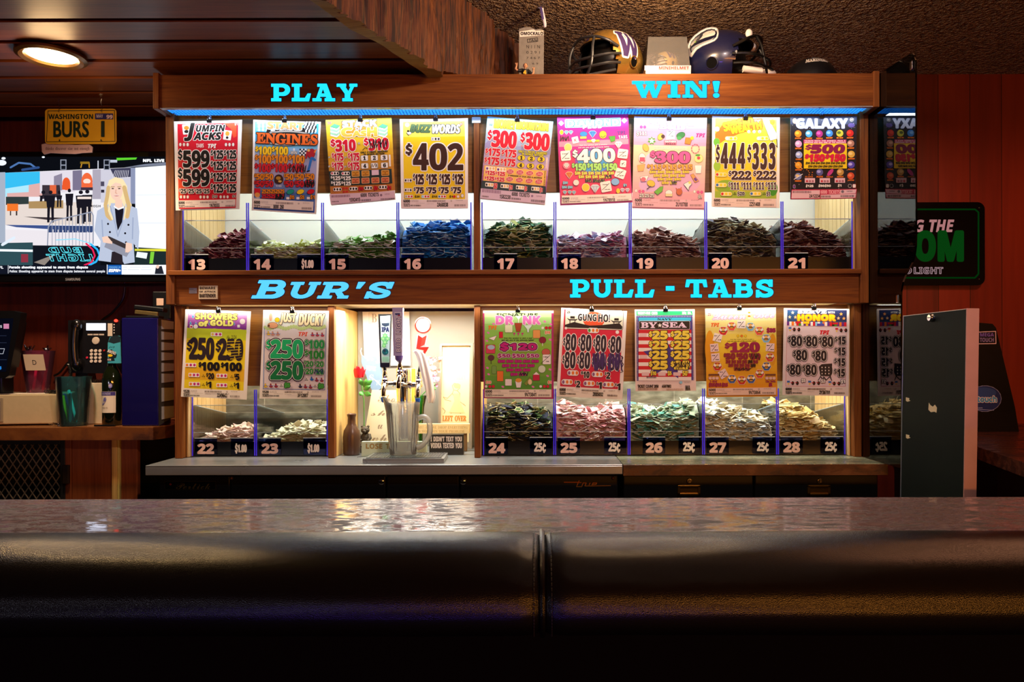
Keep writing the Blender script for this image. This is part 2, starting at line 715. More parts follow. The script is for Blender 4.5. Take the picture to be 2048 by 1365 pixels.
 def barcode(s, x0, y0, x1, y1, m, seed=1, bg=None):
  r = random.Random(seed)
  v, f = [], []
  x = x0
  cx, cy_ = (x0 + x1) / 2, (y0 + y1) / 2
  while x < x1:
   w_ = r.choice((1.5, 2.5, 4))
   o = len(v)
   v += s.spin([(x, y0), (min(x + w_, x1), y0), (min(x + w_, x1), y1), (x, y1)], cx, cy_)
   f.append((o, o + 1, o + 2, o + 3))
   x += w_ + r.choice((1.5, 2.5, 3.5))
  s.put(v, f, m)
# ------------------------------------------------------------------ shared materials
OAK = [(0.25, '#3d1c0b'), (0.45, '#6c3a16'), (0.62, '#844c1c'), (0.8, '#995d27')]
oak_x = wood('oak_along', 0, OAK, 0.6, 1.0, spec=0.2)
oak_z = wood('oak_upright', 2, OAK, 0.55, 1.0, spec=0.25)
ply_z = wood('plywood_upright', 2, [(0.3, '#a9803f'), (0.5, '#d0a760'), (0.75, '#dfbb7a')], 0.5, 0.8, bump=0.1)
board_x = wood('board_along', 0, [(0.25, '#4f2b0c'), (0.5, '#85551c'), (0.75, '#9d6b2a')], 0.42, 1.0)
plank_x = wood('ceiling_plank_wood', 0, [(0.25, '#421c08'), (0.5, '#6f3512'), (0.75, '#88481c')], 0.4, 0.5, bump=0.15)
redwood_x = wood('red_panel_wood', 2, [(0.25, '#320d06'), (0.5, '#521a0d'), (0.75, '#642412')], 0.45, 0.5, bump=0.1)
brownwood_z = wood('brown_cabinet_wood', 2, [(0.25, '#4a1f0c'), (0.5, '#74371a'), (0.75, '#8d4a24')], 0.45, 0.7)
palewood_z = wood('pale_edge_wood', 2, [(0.3, '#a8763a'), (0.6, '#d0a560'), (0.8, '#dcb874')], 0.5, 0.7)
black = mat('#0a0a0b', 0.35, var=0.2, name='black_plastic')
dark = mat('#0c0908', 0.6, var=0.2, name='dark_paint')
chrome = mat('#d9dade', 0.09, 1.0, var=0.03, name='chrome')
steel_dull = mat('#9aa0a4', 0.28, 1.0, var=0.05, name='dull_steel')
brass = mat('#b07a2c', 0.35, 1.0, var=0.08, name='brass')
white_p = mat('#e9e6dc', 0.5, name='white_paint')

# ------------------------------------------------------------------ room shell
def popcorn():
 m, nt, b = new_mat('popcorn_ceiling')
 tc = nt.nodes.new('ShaderNodeTexCoord')
 n = nt.nodes.new('ShaderNodeTexNoise')
 n.inputs['Scale'].default_value = 70
 n.inputs['Detail'].default_value = 2
 n.inputs['Roughness'].default_value = 0.55
 nt.links.new(tc.outputs['Object'], n.inputs['Vector'])
 r = ramp(nt, [(0.36, '#6a4e3c'), (0.5, '#ae8862'), (0.66, '#cea67c')])
 nt.links.new(n.outputs['Fac'], r.inputs[0])
 nt.links.new(r.outputs[0], b.inputs['Base Color'])
 bp = nt.nodes.new('ShaderNodeBump')
 bp.inputs['Strength'].default_value = 1.0
 bp.inputs['Distance'].default_value = 0.22
 nt.links.new(n.outputs['Fac'], bp.inputs['Height'])
 nt.links.new(bp.outputs[0], b.inputs['Normal'])
 b.inputs['Roughness'].default_value = 0.45
 return m


def cedar(name, width, off):
 """upright planks, each of its own tone"""
 m, nt, b = new_mat(name)
 tc = nt.nodes.new('ShaderNodeTexCoord')
 sp = nt.nodes.new('ShaderNodeSeparateXYZ')
 nt.links.new(tc.outputs['Object'], sp.inputs[0])
 a = nt.nodes.new('ShaderNodeMath'); a.operation = 'MULTIPLY_ADD'
 a.inputs[1].default_value = 1 / width; a.inputs[2].default_value = off
 nt.links.new(sp.outputs[0], a.inputs[0])
 fl = nt.nodes.new('ShaderNodeMath'); fl.operation = 'FLOOR'
 nt.links.new(a.outputs[0], fl.inputs[0])
 wn = nt.nodes.new('ShaderNodeTexWhiteNoise'); wn.noise_dimensions = '1D'
 nt.links.new(fl.outputs[0], wn.inputs['W'])
 fr = nt.nodes.new('ShaderNodeMath'); fr.operation = 'FRACT'
 nt.links.new(a.outputs[0], fr.inputs[0])
 mp = nt.nodes.new('ShaderNodeMapping'); mp.inputs['Scale'].default_value = (22, 22, 1.2)
 nt.links.new(tc.outputs['Object'], mp.inputs[0])
 n = nt.nodes.new('ShaderNodeTexNoise'); n.inputs['Scale'].default_value = 1.8; n.inputs['Detail'].default_value = 6
 nt.links.new(mp.outputs[0], n.inputs['Vector'])
 mx = nt.nodes.new('ShaderNodeMath'); mx.operation = 'MULTIPLY_ADD'; mx.inputs[1].default_value = 0.45
 nt.links.new(n.outputs['Fac'], mx.inputs[0])
 s2 = nt.nodes.new('ShaderNodeMath'); s2.operation = 'MULTIPLY'; s2.inputs[1].default_value = 0.34
 nt.links.new(wn.outputs['Value'], s2.inputs[0])
 nt.links.new(s2.outputs[0], mx.inputs[2])
 r = ramp(nt, [(0.1, '#4a160b'), (0.4, '#6d2010'), (0.65, '#7f2b14'), (0.9, '#93381a')])
 nt.links.new(mx.outputs[0], r.inputs[0])
 # narrow groove between planks
 lt = nt.nodes.new('ShaderNodeMath'); lt.operation = 'LESS_THAN'; lt.inputs[1].default_value = 0.02
 nt.links.new(fr.outputs[0], lt.inputs[0])
 g = nt.nodes.new('ShaderNodeMix'); g.data_type = 'RGBA'
 g.inputs[7].default_value = lin('#1a0603')
 nt.links.new(lt.outputs[0], g.inputs[0])
 nt.links.new(r.outputs[0], g.inputs[6])
 nt.links.new(g.outputs[2], b.inputs['Base Color'])
 b.inputs['Roughness'].default_value = 0.42
 return m


popcorn_m = popcorn()
cedar_m = cedar('cedar_planks', 0.155, 0.35)
room_m = mat('#2a1711', 0.7, var=0.15, scale=6, name='dark_room_paint')
floor_m = mat('#1d1512', 0.55, var=0.3, scale=12, name='dark_floor')
ZW, ZC = 2.36, 2.68          # plank ceiling, popcorn ceiling
struct(MB().box(-3.6, 3.6, -2.6, 3.7, -0.06, 0, floor_m).build('floor'))
struct(MB().box(-3.6, 3.6, -2.6, 3.7, ZC, ZC + 0.05, popcorn_m).build('ceiling'))
struct(MB().box(-3.6, -0.05, 3.30, 3.40, 0, ZC, redwood_x).build('wall_back_left'))
struct(MB().box(-0.05, 3.6, 3.57, 3.67, 0, ZC, cedar_m).build('wall_back_right'))
struct(MB().box(-3.66, -3.6, -2.6, 3.7, 0, ZC, room_m).build('wall_left'))
struct(MB().box(3.6, 3.66, -2.6, 3.7, 0, ZC, room_m).build('wall_right'))
struct(MB().box(-3.6, 3.6, -2.66, -2.6, 0, ZC, room_m).build('wall_front'))


def beam_x(y): return -0.319 + 0.47 * (y - 2.72)


# plank ceiling: boards running left to right, open joints between them, a dark deck above
mb = MB()
edges = [1.36 + 0.1545 * k for k in range(13)]
for a, b_ in zip(edges[:-1], edges[1:]):
 a, b_ = a + 0.013, min(b_ - 0.013, 3.30)
 poly = [(-3.6, a), (beam_x(a) - 0.03, a), (beam_x(b_) - 0.03, b_), (-3.6, b_)]
 mb.prism(poly, lambda u, v, t: (u, v, ZW + 0.022 * t), plank_x)
pl = [(-3.6, 1.36), (beam_x(1.36) - 0.03, 1.36), (beam_x(3.3) - 0.03, 3.3), (-3.6, 3.3)]
mb.prism(pl, lambda u, v, t: (u, v, ZW + 0.03 + 0.03 * t), dark)
struct(mb.build('ceiling'))

# rough slab of timber that closes the step between the two ceilings
from mathutils import noise as mnoise
slab_face = wood('rough_timber', 2, [(0.36, '#0e0502'), (0.47, '#3a1a09'), (0.58, '#643414'), (0.74, '#865026')], 0.65, 1.1, bump=1.0)
slab_cut = wood('sawn_timber', 0, [(0.3, '#7d5a22'), (0.6, '#a8823c'), (0.8, '#c09c54')], 0.6, 0.6)
mb = MB()
NL, NH = 420, 22
y0, y1 = 1.30, 3.295
grid, back = [], []
for i in range(NL + 1):
 y = y0 + (y1 - y0) * i / NL
 zb = (2.328 if y < 2.655 else 2.360) + 0.012 * mnoise.noise((y * 4.3, 1.7, 0)) + 0.005 * mnoise.noise((y * 13, 4.1, 0))
 for j in range(NH + 1):
  t = j / NH
  z = zb + (ZC - 0.001 - zb) * t
  d = 0.030 * mnoise.noise((y * 9, z * 1.4, 3)) + 0.014 * mnoise.noise((y * 34, z * 3.2, 9)) + 0.008 * mnoise.noise((y * 90, z * 5, 5)) - 0.024 * max(0, 0.14 - abs(mnoise.noise((y * 26, z * 1.1, 7)))) / 0.14 - 0.012 * max(0, 0.12 - abs(mnoise.noise((y * 60, z * 1.6, 2)))) / 0.12
  grid.append((beam_x(y) + 0.018 + d, y, z))
 zb2 = zb + 0.012 * mnoise.noise((y * 6, 8, 8))
 back.append((beam_x(y) - 0.045 + 0.012 * mnoise.noise((y * 5, 2, 2)), y, max(zb2, 2.312 if y < 2.655 else 2.348)))
mb.add(grid, [(i * (NH + 1) + j, (i + 1) * (NH + 1) + j, (i + 1) * (NH + 1) + j + 1, i * (NH + 1) + j + 1) for i in range(NL) for j in range(NH)], slab_face, True)
low = [grid[i * (NH + 1)] for i in range(NL + 1)]
n = NL + 1
mb.add(low + back, [(i, n + i, n + i + 1, i + 1) for i in range(NL)], slab_cut)
top = [(p[0], p[1], ZC) for p in back]
mb.add(back + top, [(i, n + i, n + i + 1, i + 1) for i in range(NL)], slab_cut)
tag(mb.build('timber_slab', org=(beam_x(2.3), 2.3, 2.35)), 'rough-hewn brown timber slab between the plank ceiling and the textured ceiling', 'wooden beam')

# round lamp set in the plank ceiling
lc = P(103, 104, 1.06 * FPX / (CY - 104))
t = thing('ceiling_lamp', 'round lit downlight in the wooden plank ceiling at upper left', 'ceiling light', (lc.x, lc.y, ZW))
MB().lathe([(0.075, 0.0), (0.098, -0.004), (0.108, -0.012), (0.108, -0.02), (0.096, -0.026), (0.083, -0.02), (0.078, -0.006), (0.075, 0)], mat('#6a4a28', 0.3, 0.8, name='bronze_trim'), lc, 40, cap=False).build('trim_ring', t, label='dark bronze trim ring')
MB().lathe([(0.0, -0.024), (0.05, -0.021), (0.078, -0.012), (0.079, -0.004), (0, -0.004)], glow('#ffe9b0', 14.0), lc, 40, cap=False).build('diffuser', t, label='glowing warm white diffuser')

# ------------------------------------------------------------------ front bar
def laminate(name, c0, c1, c2, r0=0.1, r1=0.34, sx=9, sy=22, coat=0.0, bump=0.12, spec=0.5):
 m, nt, b = new_mat(name)
 tc = nt.nodes.new('ShaderNodeTexCoord')
 mp = nt.nodes.new('ShaderNodeMapping')
 mp.inputs['Scale'].default_value = (sx, sy, sy)
 nt.links.new(tc.outputs['Object'], mp.inputs[0])
 n = nt.nodes.new('ShaderNodeTexNoise')
 n.inputs['Scale'].default_value = 1.0
 n.inputs['Detail'].default_value = 9
 n.inputs['Roughness'].default_value = 0.68
 n.inputs['Distortion'].default_value = 0.5
 nt.links.new(mp.outputs[0], n.inputs['Vector'])
 r = ramp(nt, [(0.40, c0), (0.5, c1), (0.62, c2)])
 nt.links.new(n.outputs['Fac'], r.inputs[0])
 nt.links.new(r.outputs[0], b.inputs['Base Color'])
 q = nt.nodes.new('ShaderNodeMapRange')
 q.inputs['From Min'].default_value = 0.44
 q.inputs['From Max'].default_value = 0.54
 q.inputs['To Min'].default_value = r1
 q.inputs['To Max'].default_value = r0
 nt.links.new(n.outputs['Fac'], q.inputs[0])
 nt.links.new(q.outputs[0], b.inputs['Roughness'])
 bp = nt.nodes.new('ShaderNodeBump')
 b.inputs['Specular IOR Level'].default_value = spec
 b.inputs['Coat Weight'].default_value = coat
 b.inputs['Coat Roughness'].default_value = 0.07
 bp.inputs['Strength'].default_value = bump
 bp.inputs['Distance'].default_value = 0.001
 nt.links.new(n.outputs['Fac'], bp.inputs['Height'])
 nt.links.new(bp.outputs[0], b.inputs['Normal'])
 return m


lam_bar = laminate('bar_laminate', '#2b2126', '#75636a', '#a39098', 0.05, 0.62, 20, 52, coat=0.0, bump=0.05, spec=0.85)
lam_brown = laminate('brown_laminate', '#3a2215', '#5c3a24', '#7a5334', 0.2, 0.45)
lam_green = laminate('green_grey_laminate', '#4e5340', '#7d8068', '#9b9c80', 0.2, 0.42)
ZB = 1.02
bar = thing('bar_counter', 'long bar counter across the foreground with mottled top and black padded edge', 'bar counter', (0, 1.28, 0))
MB().cbox(-3.4, 3.4, 1.130, 1.452, ZB - 0.04, ZB, lam_bar, 0.003).build('counter_top', bar, label='mottled grey and brown laminate top')
MB().box(-3.4, 3.4, 1.16, 1.40, 0.0, ZB - 0.04, mat('#040303', 0.85, spec=0.1, var=0.2, name='black_front')).build('body', bar)


def vinyl():
 m, nt, b = new_mat('black_vinyl')
 tc = nt.nodes.new('ShaderNodeTexCoord')
 n = nt.nodes.new('ShaderNodeTexVoronoi')
 n.inputs['Scale'].default_value = 800
 nt.links.new(tc.outputs['Object'], n.inputs['Vector'])
 n2 = nt.nodes.new('ShaderNodeTexNoise')
 n2.inputs['Scale'].default_value = 5
 nt.links.new(tc.outputs['Object'], n2.inputs['Vector'])
 ad = nt.nodes.new('ShaderNodeMath'); ad.operation = 'MULTIPLY_ADD'; ad.inputs[1].default_value = 6.0
 nt.links.new(n2.outputs['Fac'], ad.inputs[0])
 nt.links.new(n.outputs['Distance'], ad.inputs[2])
 bp = nt.nodes.new('ShaderNodeBump')
 bp.inputs['Strength'].default_value = 0.25
 bp.inputs['Distance'].default_value = 0.0012
 nt.links.new(ad.outputs[0], bp.inputs['Height'])
 nt.links.new(bp.outputs[0], b.inputs['Normal'])
 b.inputs['Base Color'].default_value = (0.003, 0.003, 0.003, 1)
 b.inputs['Roughness'].default_value = 0.24
 b.inputs['Specular IOR Level'].default_value = 0.45
 return m


vinyl_m = vinyl()
prof = [(1.150, 1.024), (1.138, 1.0275), (1.118, 1.033), (1.09, 1.036), (1.06, 1.033), (1.03, 1.024), (1.005, 1.008), (0.985, 0.986), (0.975, 0.963), (0.975, 0.943), (0.983, 0.926), (1.0, 0.917), (1.03, 0.914), (1.06, 0.915), (1.15, 0.92)]
# smooth the profile
def chaikin(p, k=2):
 for _ in range(k):
  q = [p[0]]
  for a, b_ in zip(p[:-1], p[1:]):
   q += [(a[0] * .75 + b_[0] * .25, a[1] * .75 + b_[1] * .25), (a[0] * .25 + b_[0] * .75, a[1] * .25 + b_[1] * .75)]
  p = q + [p[-1]]
 return p


prof = chaikin(prof)
XS = 0.006
for x0, x1 in ((-3.4, XS - 0.004), (XS + 0.004, 3.4)):
 mb = MB()
 xs = [x0, x0 + 0.003, x0 + 0.010, x0 + 0.03] + [x0 + 0.05 + (x1 - x0 - 0.1) * k / 60 for k in range(61)] + [x1 - 0.03, x1 - 0.010, x1 - 0.003, x1]
 v = []
 for x in xs:
  d = min(x - x0, x1 - x)
  pull = 0.006 * (1 - min(1, d / 0.02)) ** 2
  pull += 0.0015 * mnoise.noise((x * 3.1, 0, 0)) + 0.0008 * mnoise.noise((x * 14, 2, 0))
  for y, z in prof:
   k = Vector((1.07 - y, 0.968 - z)).normalized()
   v.append((x, y + k.x * pull, z + k.y * pull))
 m_ = len(prof)
 mb.add(v, [(i * m_ + j, i * m_ + j + 1, (i + 1) * m_ + j + 1, (i + 1) * m_ + j) for i in range(len(xs) - 1) for j in range(m_ - 1)], vinyl_m, True)
 mb.add(v[:m_], [tuple(range(m_))], vinyl_m)
 mb.add(v[-m_:], [tuple(range(m_))], vinyl_m)
 mb.build('padded_rail', bar, label='rounded black vinyl padding')
mb = MB()
pp = [(y, z) for y, z in prof if y < 1.14]
mb.tube([(XS, y + 0.004, z - 0.0005) for y, z in pp], 0.0042, vinyl_m, 8)
mb.build('seam_welt', bar)
for sx in (-0.0115, 0.0125):
 mb = MB()
 for k in range(0, len(pp) - 1):
  a, b_ = Vector((XS + sx, pp[k][0], pp[k][1])), Vector((XS + sx, pp[k + 1][0], pp[k + 1][1]))
  nrm = Vector((0, a.y - 1.07, a.z - 0.968)).normalized() * 0.0004
  L = (b_ - a).length
  c = max(1, int(L / 0.006))
  for q in range(c):
   mb.tube([a.lerp(b_, (q + .15) / c) + nrm, a.lerp(b_, (q + .5) / c) + nrm * 2.5, a.lerp(b_, (q + .85) / c) + nrm], 0.0007, mat('#2a2624', 0.5, name='thread'), 5)
 mb.build('stitching', bar)
# ------------------------------------------------------------------ the pull-tab display cabinet
XL, XR = -1.407, 1.256
YV, YU, YL, YB = 2.68, 2.765, 2.83, 3.22
ZCT, ZSH, ZRB, ZVB, ZVT = 0.9105, 1.631, 1.503, 2.221, 2.341
cab = thing('display_cabinet', 'wide oak display cabinet on the back bar with glowing blue sign lettering', 'display cabinet', (0, 3.0, ZCT))
TH = 0.032
for x0 in (XL, XR - TH):
 MB().cbox(x0, x0 + TH, YU, YB, ZRB, ZVT, oak_z, 0.002).build('side_panel', cab)
 xl = x0 if x0 < 0 else x0 + 0.003
 MB().cbox(xl, xl + TH - 0.003, YL, YB, ZCT, ZRB, oak_z, 0.002).build('side_panel', cab)
# grooved plywood lining of the end walls
groove = wood('grooved_plywood', 2, [(0.3, '#b89455'), (0.5, '#d5b276'), (0.75, '#e2c48c')], 0.5, 0.9, bump=0.6)
for x0, x1 in ((XL + TH, XL + TH + 0.006), (XR - TH - 0.006, XR - TH)):
 mb = MB()
 for (z0, z1, ys) in ((ZSH, ZVB, YU + 0.05), (ZCT, ZRB, YL + 0.03)):
  y = ys
  while y < YB - 0.02:
   mb.box(x0, x1, y, min(y + 0.036, YB - 0.01), z0 + 0.001, z1 - 0.001, groove)
   y += 0.039
 mb.build('end_lining', cab)
# valance
val = MB().cbox(XL + 0.02, XR - 0.02, YV, YV + 0.022, ZVB, ZVT, oak_x, 0.002).build('valance', cab)
for x0 in (XL, XR - 0.022):
 MB().cbox(x0, x0 + 0.022, YV - 0.006, YU + 0.01, ZVB - 0.006, ZVT + 0.006, oak_z, 0.002).build('valance_end', cab)
MB().box(XL + 0.022, XR - 0.022, YV + 0.022, YB, ZVT - 0.016, ZVT - 0.002, oak_x).build('top_panel', cab)
# eggcrate louvre lit from above
mb = MB()
lv = mat('#5fb0ee', 0.35, var=0.05, name='blue_louvre')
for k in range(int((XR - XL - 0.05) / 0.0125)):
 x = XL + 0.026 + k * 0.0125
 mb.box(x, x + 0.0022, YV + 0.024, 2.787, ZVB + 0.005, ZVB + 0.010, lv)
for k in range(7):
 y = YV + 0.026 + k * 0.0128
 mb.box(XL + 0.024, XR - 0.024, y, y + 0.0022, ZVB + 0.005, ZVB + 0.010, lv)
mb.build('louvre_grid', cab, label='blue eggcrate light louvre')
MB().box(XL + 0.024, XR - 0.024, YV + 0.024, 2.787, ZVB + 0.012, ZVB + 0.016, glow('#63c4ff', 6.0)).build('light_panel', cab, label='blue light behind the louvre')
MB().cbox(XL + 0.0, XR - 0.0, YV + 0.001, YV + 0.020, ZVB - 0.003, ZVB - 0.0005, mat('#cfd8df', 0.35, var=0.05, name='pale_strip'), 0.001).build('light_strip', cab)
# uprights
MB().cbox(PX(948.5, 2.785), PX(960.5, 2.785), 2.775, 2.812, ZSH, ZVB - 0.001, oak_z, 0.002).build('post', cab)
MB().cbox(PX(945.5, 2.785), PX(963, 2.785), 2.772, 2.775, ZVB - 0.03, ZVB - 0.008, white_p, 0.001).build('post_tag', cab)
# shelf and rail
MB().cbox(XL + 0.012, XR - TH, YU - 0.012, YB, ZSH - 0.018, ZSH, oak_x, 0.002).build('shelf', cab)
rail = MB().cbox(XL + TH, XR - TH - 0.0, YU + 0.012, YU + 0.03, ZRB, ZSH - 0.018, oak_x, 0.002).build('rail', cab)
MB().box(XL + TH, XR - TH, YU + 0.03, YB, ZRB + 0.014, ZRB + 0.024, white_p).build('light_shelf', cab)
# boards that the posters hang on
BU, BL = 2.80, 2.866
MB().cbox(XL + TH, XR - TH, BU, BU + 0.014, PZ(385, BU), ZVB - 0.002, board_x, 0.002).build('backing_board', cab)
xa, xb = XL + TH, PX(655, YL)
MB().cbox(xa, xb, BL, BL + 0.014, PZ(771, BL), ZRB - 0.001, board_x, 0.002).build('backing_board', cab)
xc, xd = PX(960, YL), XR - TH
MB().cbox(xc, xd, BL, BL + 0.014, PZ(764, BL), ZRB - 0.001, board_x, 0.002).build('backing_board', cab)
# lower uprights and the plywood cheek of the tap recess
MB().cbox(PX(655.5, YL), PX(668.5, YL), YL, YL + 0.03, ZCT, ZRB - 0.001, oak_z, 0.002).build('post', cab)
MB().cbox(PX(656, YL), PX(668, YL) - 0.002, YL + 0.03, YB, ZCT, ZRB - 0.001, ply_z, 0.002).build('recess_wall', cab)
MB().cbox(PX(948.5, YL), PX(960.5, YL), YL, YL + 0.03, ZCT, ZRB - 0.001, oak_z, 0.002).build('post', cab)
MB().cbox(PX(949, YL), PX(960, YL), YL + 0.03, YB, ZCT, ZRB - 0.001, ply_z, 0.002).build('recess_wall', cab)


def slate():
 m, nt, b = new_mat('slate_tile')
 tc = nt.nodes.new('ShaderNodeTexCoord')
 br = nt.nodes.new('ShaderNodeTexBrick')
 br.offset = 0.0
 br.inputs['Scale'].default_value = 1.0
 br.inputs['Brick Width'].default_value = 0.30
 br.inputs['Row Height'].default_value = 0.15
 br.inputs['Mortar Size'].default_value = 0.002
 br.inputs['Color1'].default_value = lin('#6f6d5e')
 br.inputs['Color2'].default_value = lin('#858475')
 br.inputs['Mortar'].default_value = lin('#a8a698')
 mp = nt.nodes.new('ShaderNodeMapping')
 mp.inputs['Rotation'].default_value = (PI / 2, 0, 0)
 nt.links.new(tc.outputs['Object'], mp.inputs[0])
 nt.links.new(mp.outputs[0], br.inputs['Vector'])
 n = nt.nodes.new('ShaderNodeTexNoise')
 n.inputs['Scale'].default_value = 14
 n.inputs['Detail'].default_value = 8
 mp3 = nt.nodes.new('ShaderNodeMapping')
 mp3.inputs['Scale'].default_value = (1, 1, 3)
 nt.links.new(tc.outputs['Object'], mp3.inputs[0])
 nt.links.new(mp3.outputs[0], n.inputs['Vector'])
 mx = nt.nodes.new('ShaderNodeMix'); mx.data_type = 'RGBA'; mx.blend_type = 'MULTIPLY'
 mx.inputs[0].default_value = 0.8
 r = ramp(nt, [(0.35, '#8a887c'), (0.65, '#ffffff')])
 nt.links.new(n.outputs['Fac'], r.inputs[0])
 nt.links.new(br.outputs['Color'], mx.inputs[6])
 nt.links.new(r.outputs[0], mx.inputs[7])
 nt.links.new(mx.outputs[2], b.inputs['Base Color'])
 b.inputs['Roughness'].default_value = 0.4
 bp = nt.nodes.new('ShaderNodeBump'); bp.inputs['Strength'].default_value = 0.4; bp.inputs['Distance'].default_value = 0.004
 nt.links.new(n.outputs['Fac'], bp.inputs['Height'])
 nt.links.new(bp.outputs[0], b.inputs['Normal'])
 return m


slate_m = slate()
MB().box(XL + TH, XR - TH, YB - 0.012, YB - 0.002, ZSH, ZVT - 0.02, mat('#cfd0c4', 0.45, var=0.06, scale=5, name='pale_grey_panel')).build('back_panel', cab, label='pale grey back panel')
MB().box(xa, xb, YB - 0.012, YB - 0.002, ZCT, ZRB, slate_m).build('back_panel', cab, label='grey slate tile back')
MB().box(xc, xd, YB - 0.012, YB - 0.002, ZCT, ZRB, slate_m).build('back_panel', cab, label='grey slate tile back')
MB().box(PX(668, YL), PX(949, YL), YB - 0.012, YB - 0.002, ZCT, ZRB, mat('#8f8b7e', 0.5, var=0.06, scale=8, name='warm_grey_wall')).build('back_panel', cab, label='warm grey back of the tap recess')


# ---- slab-serif letters cut into the wood and lit from behind
def slab(ch):
 """-> polygons (list of point lists), unit cap height, y up; width"""
 def rc(x0, x1, y0, y1): return [(x0, y0), (x1, y0), (x1, y1), (x0, y1)]
 def bar_(pts, w_):
  o = []
  for (ax, ay), (bx, by) in zip(pts[:-1], pts[1:]):
   dx, dy = bx - ax, by - ay
   L = math.hypot(dx, dy)
   ww = w_ if not isinstance(w_, (list, tuple)) else w_[0] + (w_[1] - w_[0]) * abs(dy) / L
   nx, ny = -dy / L * ww / 2, dx / L * ww / 2
   ex, ey = dx / L * 0.02, dy / L * 0.02
   o.append([(ax + nx - ex, ay + ny - ey), (ax - nx - ex, ay - ny - ey), (bx - nx + ex, by - ny + ey), (bx + nx + ex, by + ny + ey)])
  return o
 def arc(cx, cy_, rx, ry, a0, a1, n=14):
  return [(cx + rx * math.cos(math.radians(a0 + (a1 - a0) * k / n)), cy_ + ry * math.sin(math.radians(a0 + (a1 - a0) * k / n))) for k in range(n + 1)]
 S, H, T_ = 0.14, 0.26, 0.17     # serif thickness, stem, thin
 if ch == 'P':
  return [rc(.14, .14 + H, 0, 1), rc(0, .54, 0, S), rc(0, .3, 1 - S, 1)] + bar_([(.3, .915)] + arc(.62, .66, .30, .255, 90, -90) + [(.3, .405)], (T_, .25)), 1.05
 if ch == 'L':
  return [rc(.14, .14 + H, 0, 1), rc(0, .54, 1 - S, 1), rc(0, .95, 0, S + .02), [(.95, 0), (1.05, .42), (.90, .42), (.72, .12)]], 1.05
 if ch == 'I':
  return [rc(.14, .14 + H, 0, 1), rc(0, .54, 0, S), rc(0, .54, 1 - S, 1)], .54
 if ch == 'A':
  return [[(.18, 0.05), (.34, .05), (.66, 1), (.5, 1)], [(.50, 1), (.78, 1), (1.12, .05), (.84, .05)], rc(.3, .95, .27, .42), rc(0, .48, 0, S), rc(.70, 1.26, 0, S), rc(.28, .72, 1 - S, 1)], 1.26
 if ch == 'Y':
  return [[(.10, .95), (.38, .95), (.72, .42), (.54, .32)], [(.84, .95), (1.0, .95), (.72, .36), (.60, .42)], rc(.46, .73, 0, .48), rc(.32, .88, 0, S), rc(0, .5, 1 - S, 1), rc(.72, 1.14, 1 - S, 1)], 1.14
 if ch == 'W':
  return [[(.12, .95), (.40, .95), (.62, 0), (.44, 0)], [(.44, 0), (.58, 0), (.86, .9), (.72, .95)], [(.66, .95), (.92, .95), (1.12, 0), (.94, 0)], [(.96, 0), (1.10, 0), (1.40, .95), (1.24, .95)], rc(0, .52, 1 - S, 1), rc(.58, 1.02, 1 - S, 1), rc(1.12, 1.52, 1 - S, 1)], 1.52
 if ch == 'N':
  return [rc(.14, .30, 0, 1), rc(.92, 1.08, 0, 1), [(.14, 1), (.46, 1), (1.08, 0), (.80, 0)], rc(0, .46, 0, S), rc(0, .42, 1 - S, 1), rc(.76, 1.22, 1 - S, 1)], 1.22
 if ch == '!':
  return [[(.04, .98), (.10, 1), (.28, 1), (.34, .98), (.25, .34), (.13, .34)], arc(.19, .12, .13, .13, 0, 360, 16)[:-1]], .38
 if ch == 'B':
  return [rc(.14, .14 + H, 0, 1), rc(0, .3, 0, S), rc(0, .3, 1 - S, 1)] + bar_([(.3, .915)] + arc(.64, .71, .24, .205, 90, -90) + [(.3, .505)], (T_, .24)) + bar_([(.3, .525)] + arc(.66, .30, .28, .215, 90, -90) + [(.3, .085)], (T_, .26)), 1.07
 if ch == 'U':
  return [rc(0, .50, 1 - S, 1), rc(.72, 1.16, 1 - S, 1)] + bar_([(.27, .95), (.27, .40)] + arc(.60, .40, .33, .315, 180, 360) + [(.93, .95)], (T_, .23)), 1.16
 if ch == 'R':
  return [rc(.14, .14 + H, 0, 1), rc(0, .54, 0, S), rc(0, .3, 1 - S, 1)] + bar_([(.3, .915)] + arc(.64, .69, .27, .225, 90, -90) + [(.3, .465)], (T_, .25)) + [[(.56, .46), (.80, .46), (1.06, .10), (.86, .0)], rc(.80, 1.20, 0, S)], 1.2
 if ch == "'":
  return [[(.04, 1), (.30, 1), (.20, .62), (.06, .62)]], .34
 if ch == 'S':
  return bar_(arc(.55, .70, .33, .215, 15, 200, 14) + arc(.55, .30, .37, .215, 140, 20, 6)[0:0] + [(.30, .60), (.55, .50), (.82, .40)] + arc(.56, .285, .34, .20, 25, -165, 16), (T_, .24)) + [rc(.80, .98, .62, 1.0), rc(.08, .24, 0.0, .40)], 1.05
 if ch == 'T':
  return [rc(.44, .70, 0, 1), rc(.28, .86, 0, S), rc(0.03, 1.11, 1 - S - .02, 1), [(.03, 1), (.22, .9), (.13, .60), (-.03, .60)], [(1.11, 1), (.92, .9), (1.01, .60), (1.17, .60)]], 1.14
 if ch == '-':
  return [rc(0, .44, .40, .62)], .44
 return [], .5


CYAN = glow('#22d4ff', 1.35, 'sign_glow')
HALO = mat('#1b1450', 0.5, name='letter_halo')  # violet glow round the letters, painted as a dark rim


